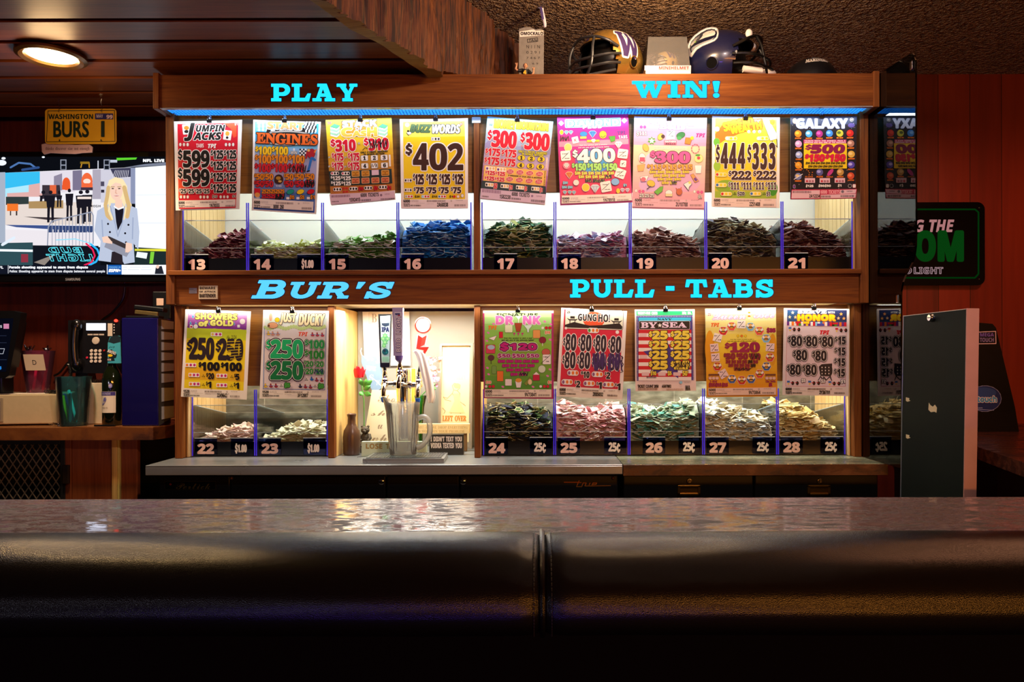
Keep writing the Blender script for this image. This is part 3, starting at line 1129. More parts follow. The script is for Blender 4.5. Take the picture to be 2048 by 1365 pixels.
def sign_word(word, box, D, parent, lean=0.0, big_first=1.0, col=None):
 x, geo = 0.0, []
 for i, ch in enumerate(word):
  if ch == ' ':
   x += .55
   continue
  polys, wd = slab(ch)
  k = big_first if i == 0 else 1.0
  geo.append((ch, [[((px) * k + x, py * k) for px, py in q] for q in polys]))
  x += wd * k + .13
 allp = [p for _, g in geo for q in g for p in q]
 allp = [(a + lean * b_, b_) for a, b_ in allp]
 bb = (min(p[0] for p in allp), min(p[1] for p in allp), max(p[0] for p in allp), max(p[1] for p in allp))
 for ch, g in geo:
  mb = MB()
  d = Draw(mb, lambda px, py, t: P(px, py, D - t), 0.0003)
  vs_, fs_ = [], []
  ev, ef = [], []
  for q in g:
   v = fit([(a + lean * b_, b_) for a, b_ in q], bb, *box)
   o = len(vs_)
   vs_ += v
   fs_.append(tuple(range(o, o + len(v))))
   for w_, (A, B) in ((0.9, (vs_, fs_)), (2.3, (ev, ef))):
    a, b_ = stroke_geo(v, [(i, (i + 1) % len(v)) for i in range(len(v))], w_, 10)
    o = len(A)
    A += a
    B += [tuple(i + o for i in t) for t in b_]
  d.put(ev, ef, HALO)
  d.put(vs_, fs_, col or CYAN)
  mb.build('letter', parent)


sign_word('PLAY', (543, 168, 714, 202), YV, val)
sign_word('WIN!', (1265, 163, 1439, 195), YV, val)
sign_word("BUR'S", (503, 561, 788, 597), YU + 0.012, rail, lean=0.28, big_first=1.12, col=glow('#58c6ff', 1.25, 'sign_glow_blue'))
sign_word('PULL - TABS', (1141, 560, 1546, 595), YU + 0.012, rail)

# ------------------------------------------------------------------ back-bar counters
steel_m, nt, b = new_mat('brushed_steel')
b.inputs['Base Color'].default_value = lin('#a9adad')
b.inputs['Metallic'].default_value = 0.65
tc = nt.nodes.new('ShaderNodeTexCoord')
nn = nt.nodes.new('ShaderNodeTexNoise')
nn.inputs['Scale'].default_value = 9
nn.inputs['Detail'].default_value = 7
nt.links.new(tc.outputs['Object'], nn.inputs['Vector'])
mr = nt.nodes.new('ShaderNodeMapRange')
mr.inputs['To Min'].default_value = 0.2
mr.inputs['To Max'].default_value = 0.42
nt.links.new(nn.outputs['Fac'], mr.inputs[0])
nt.links.new(mr.outputs[0], b.inputs['Roughness'])
sc_ = thing('steel_counter', 'stainless steel counter top under the left and middle of the display cabinet', 'counter', (-0.55, 2.95, 0.875))
MB().cbox(-1.425, 0.308, 2.65, 3.26, 0.905, 0.91, steel_m, 0.002).build('worktop', sc_)
MB().cbox(-1.425, 0.308, 2.65, 2.665, 0.874, 0.9045, steel_m, 0.002).build('front_lip', sc_)
MB().box(-1.415, 0.305, 2.666, 3.25, 0.876, 0.904, dark).build('core', sc_)
lc_ = thing('laminate_counter', 'worn grey-green laminate counter under the right side of the display cabinet', 'counter', (0.78, 2.95, 0.87))
MB().cbox(0.310, 1.272, 2.652, 3.26, 0.903, 0.91, lam_green, 0.0015).build('worktop', lc_)
MB().cbox(0.310, 1.272, 2.65, 2.67, 0.868, 0.9085, lam_brown, 0.0015).build('front_edge', lc_, label='brown front edge')
MB().box(0.312, 1.27, 2.671, 3.25, 0.87, 0.902, dark).build('core', lc_)
mb = MB()
for k in range(26):
 x = R_.uniform(0.32, 1.26)
 mb.ball((x, 2.652, 0.9085), R_.uniform(0.001, 0.0032), mat('#d9b56a', 0.6, name='bare_chip'), 6, 4, sc=(1.6, .8, .6))
mb.build('edge_chips', lc_)

# black refrigerator and drawer unit below
YF = 2.70
fr = thing('bar_fridge', 'black back-bar refrigerator below the steel counter', 'refrigerator', (-0.55, 2.95, 0.02))
MB().cbox(-1.405, 0.300, YF + 0.03, 3.24, 0.02, 0.868, black, 0.004).build('body', fr)
for x0, x1 in ((-1.400, PX(459, YF)), (PX(461, YF), PX(770, YF)), (PX(773, YF), PX(917, YF)), (PX(920, YF), 0.296)):
 MB().cbox(x0, x1, YF, YF + 0.028, 0.06, 0.862, mat('#131214', 0.32, var=0.15, scale=9, name='black_enamel'), 0.004).build('door', fr)
for px in (763, 926.5):
 c = P(px, 964, YF)
 l = MB().lathe([(0.0, 0.006), (0.008, 0.006), (0.011, 0.004), (0.011, 0)], chrome, c, 18, Matrix.Rotation(PI / 2, 4, 'X'), cap=False)
 l.box(c.x - 0.0008, c.x + 0.0008, c.y - 0.0068, c.y - 0.006, c.z - 0.004, c.z + 0.004, black).build('lock', fr)
mb = MB()
for px in (463, 1226):
 c = P(px, 957, YF)
 mb.ball(c, 0.007, mat('#6a4632', 0.4, 0.6, name='worn_bolt'), 10, 8)
mb.build('hinge_bolt', fr)
mb = MB()
d = Draw(mb, lambda x, y, t: P(x, y, YF - 0.0005 - t), 0.0002)
cop = mat('#c9742c', 0.3, 0.6, name='copper_script')
cx = lambda a: 950 + a / 4.876
cyy = lambda a: 770 + a / 4.876
for ln in ([(870, 952), (1010, 952)], [(1015, 938), (990, 995), (1040, 995)], [(1000, 955), (1035, 955)], [(1040, 995), (1055, 958), (1080, 958)], [(1085, 958), (1072, 988), (1110, 988), (1122, 958)], [(1110, 988), (1135, 988)],
   [(1140, 975), (1180, 972), (1188, 958), (1152, 958), (1138, 988), (1322, 985)], [(990, 995), (1030, 995)]):
 d.line([(cx(a), cyy(b_)) for a, b_ in ln], 0.9, cop)
mb.build('badge', fr, label='copper-coloured script reading true')
mb = MB()
d = Draw(mb, lambda x, y, t: P(x, y, YF - 0.0006 - t), 0.0002)
d.rect(330, 964, 431, 980, mat('#050505', 0.3, name='badge_black'), out=mat('#4a3a22', 0.4, 0.6, name='badge_rim'), ow=0.8)
d.text('Perlick', 352, 967, 420, 979, mat('#6a5326', 0.4, 0.6, name='badge_script'), st='C')
d.disc(341, 969, 2.2, mat('#6a1c10', 0.4))
mb.build('badge', fr, label='dark rectangular badge')

du = thing('drawer_unit', 'black drawer unit with brass pulls below the laminate counter', 'drawer unit', (0.78, 2.95, 0.02))
MB().cbox(0.312, 1.262, YF + 0.03, 3.24, 0.02, 0.866, black, 0.004).build('body', du)
for (x0, x1), hx, kx in (((0.316, PX(1506, YF)), 1377.5, 1378.5), ((PX(1509, YF), 1.258), 1637, 1639)):
 dr = MB().cbox(x0, x1, YF, YF + 0.028, 0.74, 0.862, black, 0.004).build('drawer', du)
 MB().cbox(x0, x1, YF, YF + 0.028, 0.08, 0.735, black, 0.004).build('door', du)
 a, b_ = P(hx - 23, 970.5, YF), P(hx + 23, 990.5, YF)
 mb = MB()
 fr_ = 0.008
 for q in ((a.x, b_.x, b_.z, b_.z + fr_), (a.x, b_.x, a.z - fr_, a.z), (a.x, a.x + fr_ * 1.3, b_.z, a.z), (b_.x - fr_ * 1.3, b_.x, b_.z, a.z)):
  mb.cbox(q[0], q[1], YF - 0.008, YF + 0.001, q[2], q[3], brass, 0.0015)
 mb.box(a.x + 0.004, b_.x - 0.004, YF - 0.002, YF, b_.z + 0.004, a.z - 0.004, brass)
 mb.build('pull', dr, label='brass recessed pull')
 c = P(kx, 963, YF)
 mb = MB().lathe([(0.0, 0.004), (0.006, 0.006), (0.0095, 0.005), (0.0105, 0)], mat('#6f655c', 0.3, 1.0, name='old_nickel'), c, 18, Matrix.Rotation(PI / 2, 4, 'X'), cap=False)
 mb.box(c.x - 0.001, c.x + 0.001, c.y - 0.008, c.y - 0.005, c.z - 0.004, c.z + 0.011, steel_dull)
 mb.build('lock', dr)

# small sign and tape on the rail
s = P(415, 585, YU + 0.012)
mb = MB()
D_ = YU + 0.006
mb.cbox(P(397, 573, D_).x, P(435, 599, D_).x, D_, YU + 0.0119, P(397, 599, D_).z, P(397, 571.5, D_).z, mat('#d8c9ae', 0.45, name='cream_sign'), 0.0015)
d = Draw(mb, lambda x, y, t: P(x, y, D_ - t), 0.0002)
kk = ink('#1d1713')
d.text('BEWARE', 399.5, 574, 430.5, 579, kk, bold=.15)
d.text('OF ATTACK', 398.5, 582, 431, 585.2, kk, bold=.1)
d.text('BARTENDER', 399, 588, 431.5, 595, kk, bold=.15)
tag(mb.build('warning_sign', org=s), 'small cream sign warning of an attack bartender, on the oak rail', 'sign')
mb = MB()
mb.cbox(P(377, 577, D_).x, P(392.5, 587, D_).x, YU + 0.0112, YU + 0.0119, P(377, 587, D_).z, P(377, 576, D_).z, mat('#8e8a98', 0.3, name='clear_tape'), 0.0002)
d = Draw(mb, lambda x, y, t: P(x, y, YU + 0.0112 - t), 0.0001)
d.lines(379, 579, 391, 3, 3, .5, ink('#5a5768'))
tag(mb.build('sticker', org=P(384, 582, YU)), 'tiny grey sticker left of the cream warning sign', 'sticker')
# ------------------------------------------------------------------ the game posters
PS = 1985 / 320.0
K, W_ = ink('#17110f'), ink('#f6f1ea')
PAPER = ink('#f3e8df')
RED, ORG, YEL, GRN, BLU, PNK, PUR = ink('#d4122b'), ink('#ee7d1f'), ink('#f6d21c'), ink('#3f9a1f'), ink('#2a6fc0'), ink('#ee4f94'), ink('#6a2a86')
LBL, TEAL, BRN, GRY, MAG = ink('#8fd0ea'), ink('#1f9a8a'), ink('#3f2015'), ink('#a9a39c'), ink('#c0117a')


def pz(d, x0, y0, x1, y1, num, fill, out=None, ow=0, bold=0, st='S', sw=0.2, sh=0.62, lean=0, sgn='$', out2=None, ow2=0):
 """a prize: a small raised dollar sign and the figure"""
 w_, h = x1 - x0, y1 - y0
 if sgn:
  d.text(sgn, x0, y0, x0 + w_ * sw * 0.86, y0 + h * sh, fill, out, ow, st, bold * .6, lean=lean, out2=out2, ow2=ow2)
  d.text(num, x0 + w_ * sw, y0 + h * .04, x1, y1, fill, out, ow, st, bold, lean=lean, out2=out2, ow2=ow2)
 else:
  d.text(num, x0, y0, x1, y1, fill, out, ow, st, bold, lean=lean, out2=out2, ow2=ow2)


def trio(d, x0, y0, x1, y1, bg, cols, rnd=8, out=None):
 """strip of three little symbols"""
 if bg is not None: d.rrect(x0, y0, x1, y1, min(rnd, (y1 - y0) / 2 - .5), bg, out, 2)
 w_ = (x1 - x0) / 3
 for i, c in enumerate(cols):
  x = x0 + w_ * (i + .5)
  d.disc(x, (y0 + y1) / 2, w_ * .34, c, (y1 - y0) * .34, out=K if out is None and bg is None else None, ow=2, seg=10)


def win(d, x, y, a='4', m=K):
 d.text(a, x - 8, y - 18, x + 8, y - 4, m)
 d.text('WIN', x - 20, y, x + 20, y + 14, m)


def foot(d, x0, y0, x1, y1, serial, count='6000', word='TICKETS', bg=PAPER, m=K, seed=1, sx=None, dy=0, g=None):
 w_, h = x1 - x0, y1 - y0
 g = g or mat('#6f5b58', 0.45, var=0.04, scale=35)
 if bg is not None: d.rect(x0, y0, x1, y1, bg, nx=8)
 sl = math.tan(d.rot)
 f = lambda x, y: (x0 + x * w_ , y0 + y * h + sl * (x - .5) * w_ + dy)
 def T(t, a, b_, c, e, **k):
  p, q = f(a, b_), f(c, e)
  yy = (p[1] + q[1]) / 2
  hh = (e - b_) * h / 2
  d.text(t, p[0], yy - hh, q[0], yy + hh, m, **k)
 def Bc(a, b_, c, e, s_, mm=g):
  p, q = f(a, b_), f(c, e)
  yy, hh = (p[1] + q[1]) / 2, (e - b_) * h / 2
  d.barcode(p[0], yy - hh, q[0], yy + hh, mm, s_)
 T(count, .01, .08, .11, .42, bold=1.5)
 T(word, .01, .52, .11, .88, bold=.6)
 Bc(.37, .12, .66, .34, seed)
 Bc(.12, .66, .28, .84, seed + 3, m)
 Bc(.80, .62, .97, .86, seed + 5)
 T(serial, *( (.53, .42, .70, .88) if sx is None else (sx, .42, sx + .17, .88)), bold=1)
 for (a, b_, c, n) in ((.13, .14, .24, 3), (.37, .55, .48, 1), (.82, .12, .93, 2), (.2, .48, .34, 1)):
  p, q = f(a, b_), f(c, b_)
  d.lines(p[0], p[1], q[0], n, 9, 1.2, g, seed)
 p = f(.75, .22)
 d.disc(p[0], p[1], 10, g, seg=12)
 d.disc(p[0], p[1], 6, bg or PAPER, seg=10)


def poster(org, cor, label, draw, clip, rot=0.0, D=2.757, bend=0.003, edge=None, backdrop=None):
 ox, oy = org
 cxm = sum(c[0] for c in cor) / 4
 hw = (max(c[0] for c in cor) - min(c[0] for c in cor)) / 2
 o = P(ox + cxm / PS, oy + sum(c[1] for c in cor) / 4 / PS, D)

 def fn(x, y, t):
  p = P(ox + x / PS, oy + y / PS, D)
  u = (x - cxm) / hw
  p.y -= bend * u * u + t
  return p
 mb = MB()
 N = 28
 tl, tr, br, bl = cor
 g = []
 for j in range(N + 1):
  for i in range(N + 1):
   a, b_ = i / N, j / N
   g.append(((tl[0] * (1 - a) + tr[0] * a) * (1 - b_) + (bl[0] * (1 - a) + br[0] * a) * b_,
      (tl[1] * (1 - a) + tr[1] * a) * (1 - b_) + (bl[1] * (1 - a) + br[1] * a) * b_))
 W1 = N + 1
 fs = [(j * W1 + i, j * W1 + i + 1, j * W1 + W1 + i + 1, j * W1 + W1 + i) for j in range(N) for i in range(N)]
 base = edge or W_
 mb.add([fn(x, y, 0) for x, y in g], fs, base)
 mb.add([fn(x, y, -0.0007) for x, y in g], [q[::-1] for q in fs], W_)
 ring = list(range(N + 1)) + [j * W1 + N for j in range(1, N + 1)] + [N * W1 + i for i in range(N - 1, -1, -1)] + [j * W1 for j in range(N - 1, 0, -1)]
 m_ = len(ring)
 mb.add([fn(*g[i], 0) for i in ring] + [fn(*g[i], -0.0007) for i in ring], [(i, (i + 1) % m_, m_ + (i + 1) % m_, m_ + i) for i in range(m_)], W_)
 d = Draw(mb, fn, 0.00002, rot)
 d.g = g
 d.strip = 30
 draw(d)
 tag(mb.build('game_poster', org=o), label[0], 'poster', 'game posters hung in the display cabinet')
 # the clip
 cxp, cyp = clip
 c = P(ox + cxp / PS, oy + cyp / PS, D - 0.001)
 t = thing('binder_clip', label[1], 'binder clip', c, 'binder clips holding up the game posters')
 mb = MB()
 for s in (-1, 1):
  mb.prism([(-0.0095, -0.0055), (0.0095, -0.0055), (0.0085, 0.006), (-0.0085, 0.006)],
     lambda u, v, t_, s=s: Vector((c.x + u, c.y + (s * (0.0060 - 0.0055 * (v + 0.0055) / 0.0115 * -1 - 0.0052) if False else s * (0.0010 + 0.0042 * (v + 0.0055) / 0.0115)) + s * 0.0006 * t_, c.z + v)), black)
 mb.box(c.x - 0.0085, c.x + 0.0085, c.y - 0.0054, c.y + 0.0054, c.z + 0.0056, c.z + 0.0064, black)
 mb.build('clamp', t)
 for s in (-1, 1):
  q = [(-0.0055, 0.005), (-0.004, 0.010), (-0.0028, 0.016), (-0.0034, 0.019), (0, 0.0215), (0.0034, 0.019), (0.0028, 0.016), (0.004, 0.010), (0.0055, 0.005)]
  MB().tube([(c.x + u, c.y + s * (0.0052 + 0.0015 * (v - .005) / .016), c.z + v) for u, v in q], 0.0008, chrome, 6).build('wire_handle', t)


def panel(d, m, a0, b0, a1, b1, n=8):
 """part of the sheet, in sheet fractions"""
 g, N = d.g, 28
 def s(a, b_):
  tl, tr, br, bl = g[0], g[N], g[-1], g[-1 - N]
  return ((tl[0] * (1 - a) + tr[0] * a) * (1 - b_) + (bl[0] * (1 - a) + br[0] * a) * b_, (tl[1] * (1 - a) + tr[1] * a) * (1 - b_) + (bl[1] * (1 - a) + br[1] * a) * b_)
 v = [s(a0 + (a1 - a0) * i / n, b0 + (b1 - b0) * j / n) for j in range(n + 1) for i in range(n + 1)]
 Wn = n + 1
 d.put(v, [(j * Wn + i, j * Wn + i + 1, j * Wn + Wn + i + 1, j * Wn + Wn + i) for j in range(n) for i in range(n)], m)


def grad(d, stops, a0, b0, a1, b1, n=16):
 """printed colour blend, top to bottom"""
 for k in range(n):
  t = (k + .5) / n * (len(stops) - 1)
  i = min(int(t), len(stops) - 2)
  f = t - i
  h = '#%02x%02x%02x' % tuple(int(int(stops[i][1 + 2 * c:3 + 2 * c], 16) * (1 - f) + int(stops[i + 1][1 + 2 * c:3 + 2 * c], 16) * f) for c in range(3))
  panel(d, ink(h), a0, b0 + (b1 - b0) * k / n, a1, b0 + (b1 - b0) * (k + 1) / n, 6)
  d.k -= 1
 d.k += 1


def p13(d):
 panel(d, RED, .05, .03, .945, .89)
 o1 = ink('#e4502a')
 d.poly([(135, 780), (180, 800), (170, 900), (230, 960), (200, 1060), (140, 1100)], o1)
 d.poly([(700, 165), (860, 170), (860, 330), (820, 350), (790, 240)], o1)
 d.poly([(140, 480), (200, 600), (150, 720)], ink('#dd3a2a'))
 d.rrect(190, 180, 285, 305, 10, W_, K, 2, rot=-6)
 d.disc(238, 225, 32, ORG, 26)
 d.disc(238, 270, 28, K, 20)
 d.rrect(695, 255, 795, 375, 10, W_, K, 2, rot=8)
 d.disc(745, 295, 26, ink('#e8a33a'), 30)
 d.disc(742, 345, 16, K)
 d.text('J', 215, 170, 335, 382, K, W_, 7, 'I', 8)
 d.text('UMPIN', 355, 190, 715, 268, K, W_, 7, 'I', 3)
 d.text('ACKS', 325, 282, 668, 372, K, W_, 7, 'I', 4)
 d.line([(725, 185), (740, 215)], 5, K)
 d.text('$1', 838, 160, 872, 196, W_)
 for x in (140, 705): trio(d, x, 400, x + 135, 465, None, (W_, PAPER, W_))
 trio(d, 150, 1052, 275, 1112, None, (W_, PAPER, W_)); trio(d, 390, 1052, 520, 1112, None, (W_, PAPER, W_)); trio(d, 640, 1052, 770, 1110, None, (W_, PAPER, W_))
 d.text('TABS', 358, 420, 450, 468, W_)
 d.text('TPI', 505, 424, 606, 474, W_, st='I', bold=2)
 for y in (500, 732):
  d.text('$', 138, y - 5, 188, y + 120, K, W_, 7, bold=3)
  d.text('599', 202, y + 8, 518, y + 212, K, W_, 9, bold=7)
 for y in (500, 638, 780, 920):
  for x in (540, 704): pz(d, x, y, x + 152, y + 108, '125', K, W_, 6, 4)
 for x in (155, 250, 345, 442): pz(d, x, 982, x + 82, 1038, '25', K, W_, 5, 2)
 d.text('$10', 562, 1058, 622, 1098, K, W_, 3, bold=1); d.text('$1', 812, 1058, 850, 1092, K, W_, 3, bold=1)
 panel(d, RED, .055, .885, .945, .985)
 panel(d, PAPER, .06, .89, .935, .972)
 foot(d, 140, 1128, 868, 1222, '1N78555', bg=None, seed=3)


poster((335, 220), [(84, 146), (928, 126), (897, 1232), (106, 1250)], ('red poster with two tall $599 prizes, hung above bin 13', 'binder clip on top of the red $599 poster'), p13, (520, 140), -0.8)


def p14(d):
 grad(d, ['#35b0dc', '#58b4e0', '#a9b4dc', '#b7b0d8', '#5d86c8', '#2f4fa0'], .03, .02, .97, .985, 14)
 r = random.Random(3)
 for k in range(20):
  x, y = 1105 + k % 7 * 24, 150 + (k // 7) * 40
  d.rect(x, y, x + 22, y + 36, W_ if (k + k // 7) % 2 else LBL)
 for k in range(24):
  x, y = 1690 + k % 8 * 20, 140 + (k // 8) * 44
  d.poly([(x, y + 30), (x + 22, y), (x + 22, y + 44), (x, y + 70)], W_ if (k + k // 8) % 2 else K)
 for k in range(9):
  d.poly([(1240 + k * 52, 225), (1290 + k * 52, 225), (1270 + k * 52, 290), (1225 + k * 52, 290)], W_ if k % 2 else K)
 d.text('START', 1245, 155, 1690, 240, ink('#f2955c'), W_, 8, bold=6)
 d.text('YOUR', 1420, 240, 1510, 268, W_, K, 4)
 d.disc(1480, 350, 340, GRY, 92, K, 5, 40)
 d.disc(1480, 350, 300, K, 74, seg=40)
 d.text('ENGINES', 1110, 300, 1862, 425, ink('#e0621c'), K, 9, 'R', 6)
 y2, o2, r2 = ink('#f4c51c'), ink('#e68a1c'), ink('#cf1f2c')
 for y, c, xs in ((455, y2, (1095, 1298)), (560, o2, (1090, 1295, 1505)), (668, r2, (1088, 1292, 1500))):
  for x in xs: pz(d, x, y, x + 196, y + 104, '100', c, K, 4, 4)
 d.scribble(1520, 690, 1720, 780, 22, 4, K, 4)
 d.text('8', 1560, 478, 1584, 510, W_); d.text('WIN', 1530, 515, 1608, 552, W_, K, 3)
 for k in range(16):
  x, y = 1640 + k % 4 * 22, 485 + (k // 4) * 22
  d.rect(x, y, x + 20, y + 20, W_ if (k + k // 4) % 2 else K, rot=30)
 d.disc(1790, 545, 45, ink('#b01c2c'), 58, K, 4, rot=12); d.line([(1830, 530), (1845, 500)], 9, ORG)
 d.line([(1740, 520), (1725, 600)], 12, ink('#b01c2c'))
 d.disc(1755, 505, 18, ink('#e8b060'), out=K, ow=3)
 d.line([(1790, 600), (1770, 690), (1750, 760)], 15, BLU); d.line([(1800, 600), (1835, 625)], 14, BLU)
 d.line([(1735, 770), (1765, 760)], 8, K)
 for x in (1085, 1200, 1450, 1580, 1710):
  pz(d, x, 795, x + 115, 870, '50', o2, K, 4, 3); pz(d, x, 882, x + 115, 958, '50', r2, K, 4, 3)
 d.disc(1385, 865, 55, BRN, 58, K, 3); d.disc(1380, 850, 30, ink('#b98a2c'), 22); d.disc(1400, 890, 22, ink('#d8b050'), 14)
 d.text('10 WIN', 1350, 938, 1418, 958, W_)
 d.scribble(1710, 880, 1830, 960, 16, 5, K, 9)
 for i in range(5):
  for j in range(2):
   d.text('25', 1178 + 56 * i, 990 + 60 * j, 1230 + 56 * i, 1040 + 60 * j, (o2, r2)[j], K, 3, bold=2)
 d.scribble(1340, 1050, 1450, 1115, 12, 6, K, 5)
 d.rect(1088, 980, 1158, 1050, RED, out=K); d.disc(1122, 1060, 34, ink('#e8a050'), 30)
 d.text('4 WIN', 1090, 1085, 1150, 1105, W_)
 for x, c, n in ((1530, TEAL, '$15'), (1655, YEL, '$5'), (1785, RED, '$1')):
  d.disc(x, 1020, 46, c, 28, K, 3, rot=-18)
  d.rect(x - 50, 1085, x - 12, 1115, W_); d.text(n, x - 5, 1060, x + 48, 1115, o2, K, 4, bold=2)
 panel(d, PAPER, .02, .87, .955, .968)
 foot(d, 1075, 1130, 1820, 1240, '0000 260', bg=None, seed=12, sx=.33, dy=6)


poster((335, 220), [(1068, 124), (1906, 152), (1848, 1296), (1048, 1248)], ('sky-blue racing poster with checkered flags, hung above bin 14', 'binder clip on top of the blue racing poster'), p14, (1452, 138), 2.0, edge=W_)


def p15(d):
 grad(d, ['#f3e04a', '#f0cc28', '#e8b02c', '#c98a34', '#c77f3a'], 0, 0, 1, .885, 12)
 d.text("50'", 98, 150, 148, 182, MAG, bold=1)
 for x in (130, 725):
  for k in range(5): d.poly([(x, 215 + k * 22), (x + 80, 235 + k * 22), (x + 115, 205 + k * 22), (x + 115, 225 + k * 22), (x + 80, 256 + k * 22), (x, 236 + k * 22)], ink('#9fd8b0') if k % 2 else W_, K, 1.5)
  d.poly([(x, 212), (x + 50, 175), (x + 118, 196), (x + 80, 232)], ink('#57b884'), K, 2)
 d.rrect(272, 130, 705, 325, 20, ink('#e8962c'), K, 5)
 d.text('STACK', 282, 132, 700, 205, ink('#cfe3ec'), K, 5, bold=7)
 d.text('OF', 440, 215, 520, 252, W_, K, 4, bold=2)
 d.text('C', 268, 225, 400, 330, ink('#f6c04a'), W_, 7, bold=8); d.text('AS', 405, 262, 575, 328, ink('#f6c04a'), W_, 6, bold=6); d.text('H', 590, 222, 705, 325, ink('#f6c04a'), W_, 7, bold=8)
 pz(d, 138, 368, 438, 512, '310', RED, W_, 7, 7)
 pz(d, 548, 350, 848, 500, '310', RED, W_, 7, 7)
 d.scribble(610, 375, 850, 470, 16, 5, K, 2); d.line([(530, 500), (560, 470), (590, 480)], 4, K)
 for y in (540, 655):
  for x in (152, 350): pz(d, x, y - (x > 300) * 4, x + 138, y + 92, '175', RED, W_, 5, 4);
  for x in (108, 310): d.text('or', x, y + 40, x + 22, y + 62, W_, K, 2)
 d.text('OR', 472, 405, 498, 428, W_, K, 2)
 d.text('ONLY 6 PRIZES AWARDED', 505, 512, 842, 535, K, bold=1); d.text('IN BONUS SECTION', 545, 540, 800, 560, K, bold=1)
 for i, (x, y) in enumerate(((553, 600), (676, 598), (798, 594), (557, 697), (678, 694), (803, 690))):
  d.rrect(x - 43, y - 33, x + 43, y + 33, 12, W_, BRN, 3)
  if i != 4: d.text(str(i + 1), x - 16, y - 22, x + 16, y + 22, K, bold=3, st='R')
 d.scribble(640, 670, 720, 715, 7, 3, K, 8)
 d.text('BONUS', 860, 560, 875, 700, K) ; d.rect(858, 560, 880, 705, W_)
 d.poly([(115, 765), (890, 735), (902, 915), (132, 950)], ink('#2c3a38'))
 for x in (188, 320): trio(d, x - 52, 770, x + 52, 812, W_, (ink('#c9405a'), K, K), 20)
 for x, y in ((138, 825), (265, 825), (142, 890), (268, 890)): pz(d, x, y, x + 118, y + 50, '125', W_, K, 3, 2)
 for i in range(4):
  for j in range(2):
   x, y = 398 + i * 123, 762 + j * 88 - i * 3
   if (i, j) == (2, 0): d.rect(x, y - 8, x + 88, y + 56, ink('#e8c8d8'))
   else:
    d.rrect(x, y, x + 92, y + 66, 8, ink(('#d8902c', '#d8744c')[j]), ink('#f0dca0'), 3)
    for q in range(3): d.text(('WIN $200', 'OR', 'ADVANCE')[q], x + 12 + (q == 1) * 24, y + 9 + q * 18, x + 80 - (q == 1) * 24, y + 22 + q * 18, K)
 for x, y in ((220, 990), (418, 982), (602, 972), (785, 962)): trio(d, x - 52, y - 22, x + 52, y + 22, W_, (K, K, K), 20, out=ink('#b8403a'))
 for t_, x, y in (('$15', 485, 955), ('$5', 675, 948), ('$1', 842, 946)): d.text(t_, x, y, x + 18 + 12 * len(t_), y + 54, RED, K, 2, bold=2)
 d.text('$50 $50', 285, 962, 350, 990, RED, bold=1); d.text('$50 $50', 288, 1005, 352, 1032, RED, bold=1)
 pk = ink('#e2c4d4')
 d.poly([(122, 1050), (928, 1012), (935, 1110), (140, 1182)], pk)
 kk = K
 d.text('6000 TICKETS', 508, 1035, 732, 1080, kk, bold=1); d.text('1S92415', 368, 1095, 502, 1140, kk, bold=1)
 d.barcode(148, 1058, 378, 1088, ink('#7a4a68'), 5); d.barcode(758, 1100, 930, 1116, kk, 6); d.barcode(515, 1112, 635, 1134, kk, 7)
 d.disc(762, 1062, 15, ink('#8a6a80')); d.lines(805, 1045, 870, 2, 10, 2, ink('#8a6a80')); d.barcode(152, 1136, 238, 1148, kk, 3); d.lines(180, 1160, 420, 1, 9, 1.5, ink('#8a6a80'))


poster((640, 220), [(72, 128), (888, 96), (938, 1118), (142, 1188)], ('gold poster with cash stacks and two $310 prizes, above bin 15', 'binder clip on top of the gold cash-stack poster'), p15, (500, 128), -2.6)


def p16(d):
 panel(d, YEL, .045, .03, .955, .895)
 panel(d, ink('#f6e25a'), .045, .03, .955, .2)
 d.text('BUZZ', 1118, 185, 1372, 280, ink('#4f6a48'), K, 4, 'I', 5, lean=.05)
 d.text('WORDS', 1395, 182, 1742, 290, W_, K, 8, 'I', 4)
 d.disc(1083, 188, 26, W_)
 d.disc(1752, 178, 20, ink('#e85a4a')); d.text('$1', 1742, 168, 1762, 188, W_)
 d.disc(1105, 290, 28, W_, 18, K, 4); d.disc(1095, 265, 14, K); d.line([(1075, 290), (1100, 320)], 4, K)
 trio(d, 1380, 340, 1490, 382, W_, (GRY, K, K), 6, out=K)
 d.text('$', 1068, 420, 1140, 565, BRN, W_, 12, bold=5)
 for t_, x0, x1 in (('4', 1160, 1345), ('0', 1362, 1572), ('2', 1590, 1772)): d.text(t_, x0, 420, x1, 745, BRN, W_, 13, bold=8)
 for i in range(4):
  pz(d, 1158 + i * 163, 795, 1158 + i * 163 + 128, 925, '125', BRN, W_, 7, 5)
  pz(d, 1165 + i * 154, 960, 1165 + i * 154 + 122, 1036, '75', BRN, W_, 6, 4)
 for y in (878, 998): trio(d, 1050, y - 22, 1142, y + 22, W_, (K, GRY, K), 6, out=GRY)
 for x, c in ((1055, GRY), (1260, LBL), (1465, BLU)): trio(d, x, 1058, x + 100, 1096, W_, (c, RED, RED), 6, out=K)
 for t_, x in (("$20", 1178), ("$10", 1392), ("$1", 1608)): d.text(t_, x, 1062, x + 20 * len(t_), 1092, K, bold=1)
 d.disc(1668, 1078, 16, RED); d.disc(1715, 1078, 16, W_, out=RED, ow=4); d.disc(1768, 1068, 16, W_, 20, PUR, 3)
 panel(d, ink('#eddce0'), 0, .905, 1, 1)
 foot(d, 1030, 1108, 1830, 1216, '2A68838', bg=None, seed=21)


poster((640, 220), [(992, 118), (1836, 104), (1838, 1226), (1008, 1228)], ('yellow poster with one huge brown $402, hung above bin 16', 'binder clip on top of the yellow $402 poster'), p16, (1435, 120), 0)


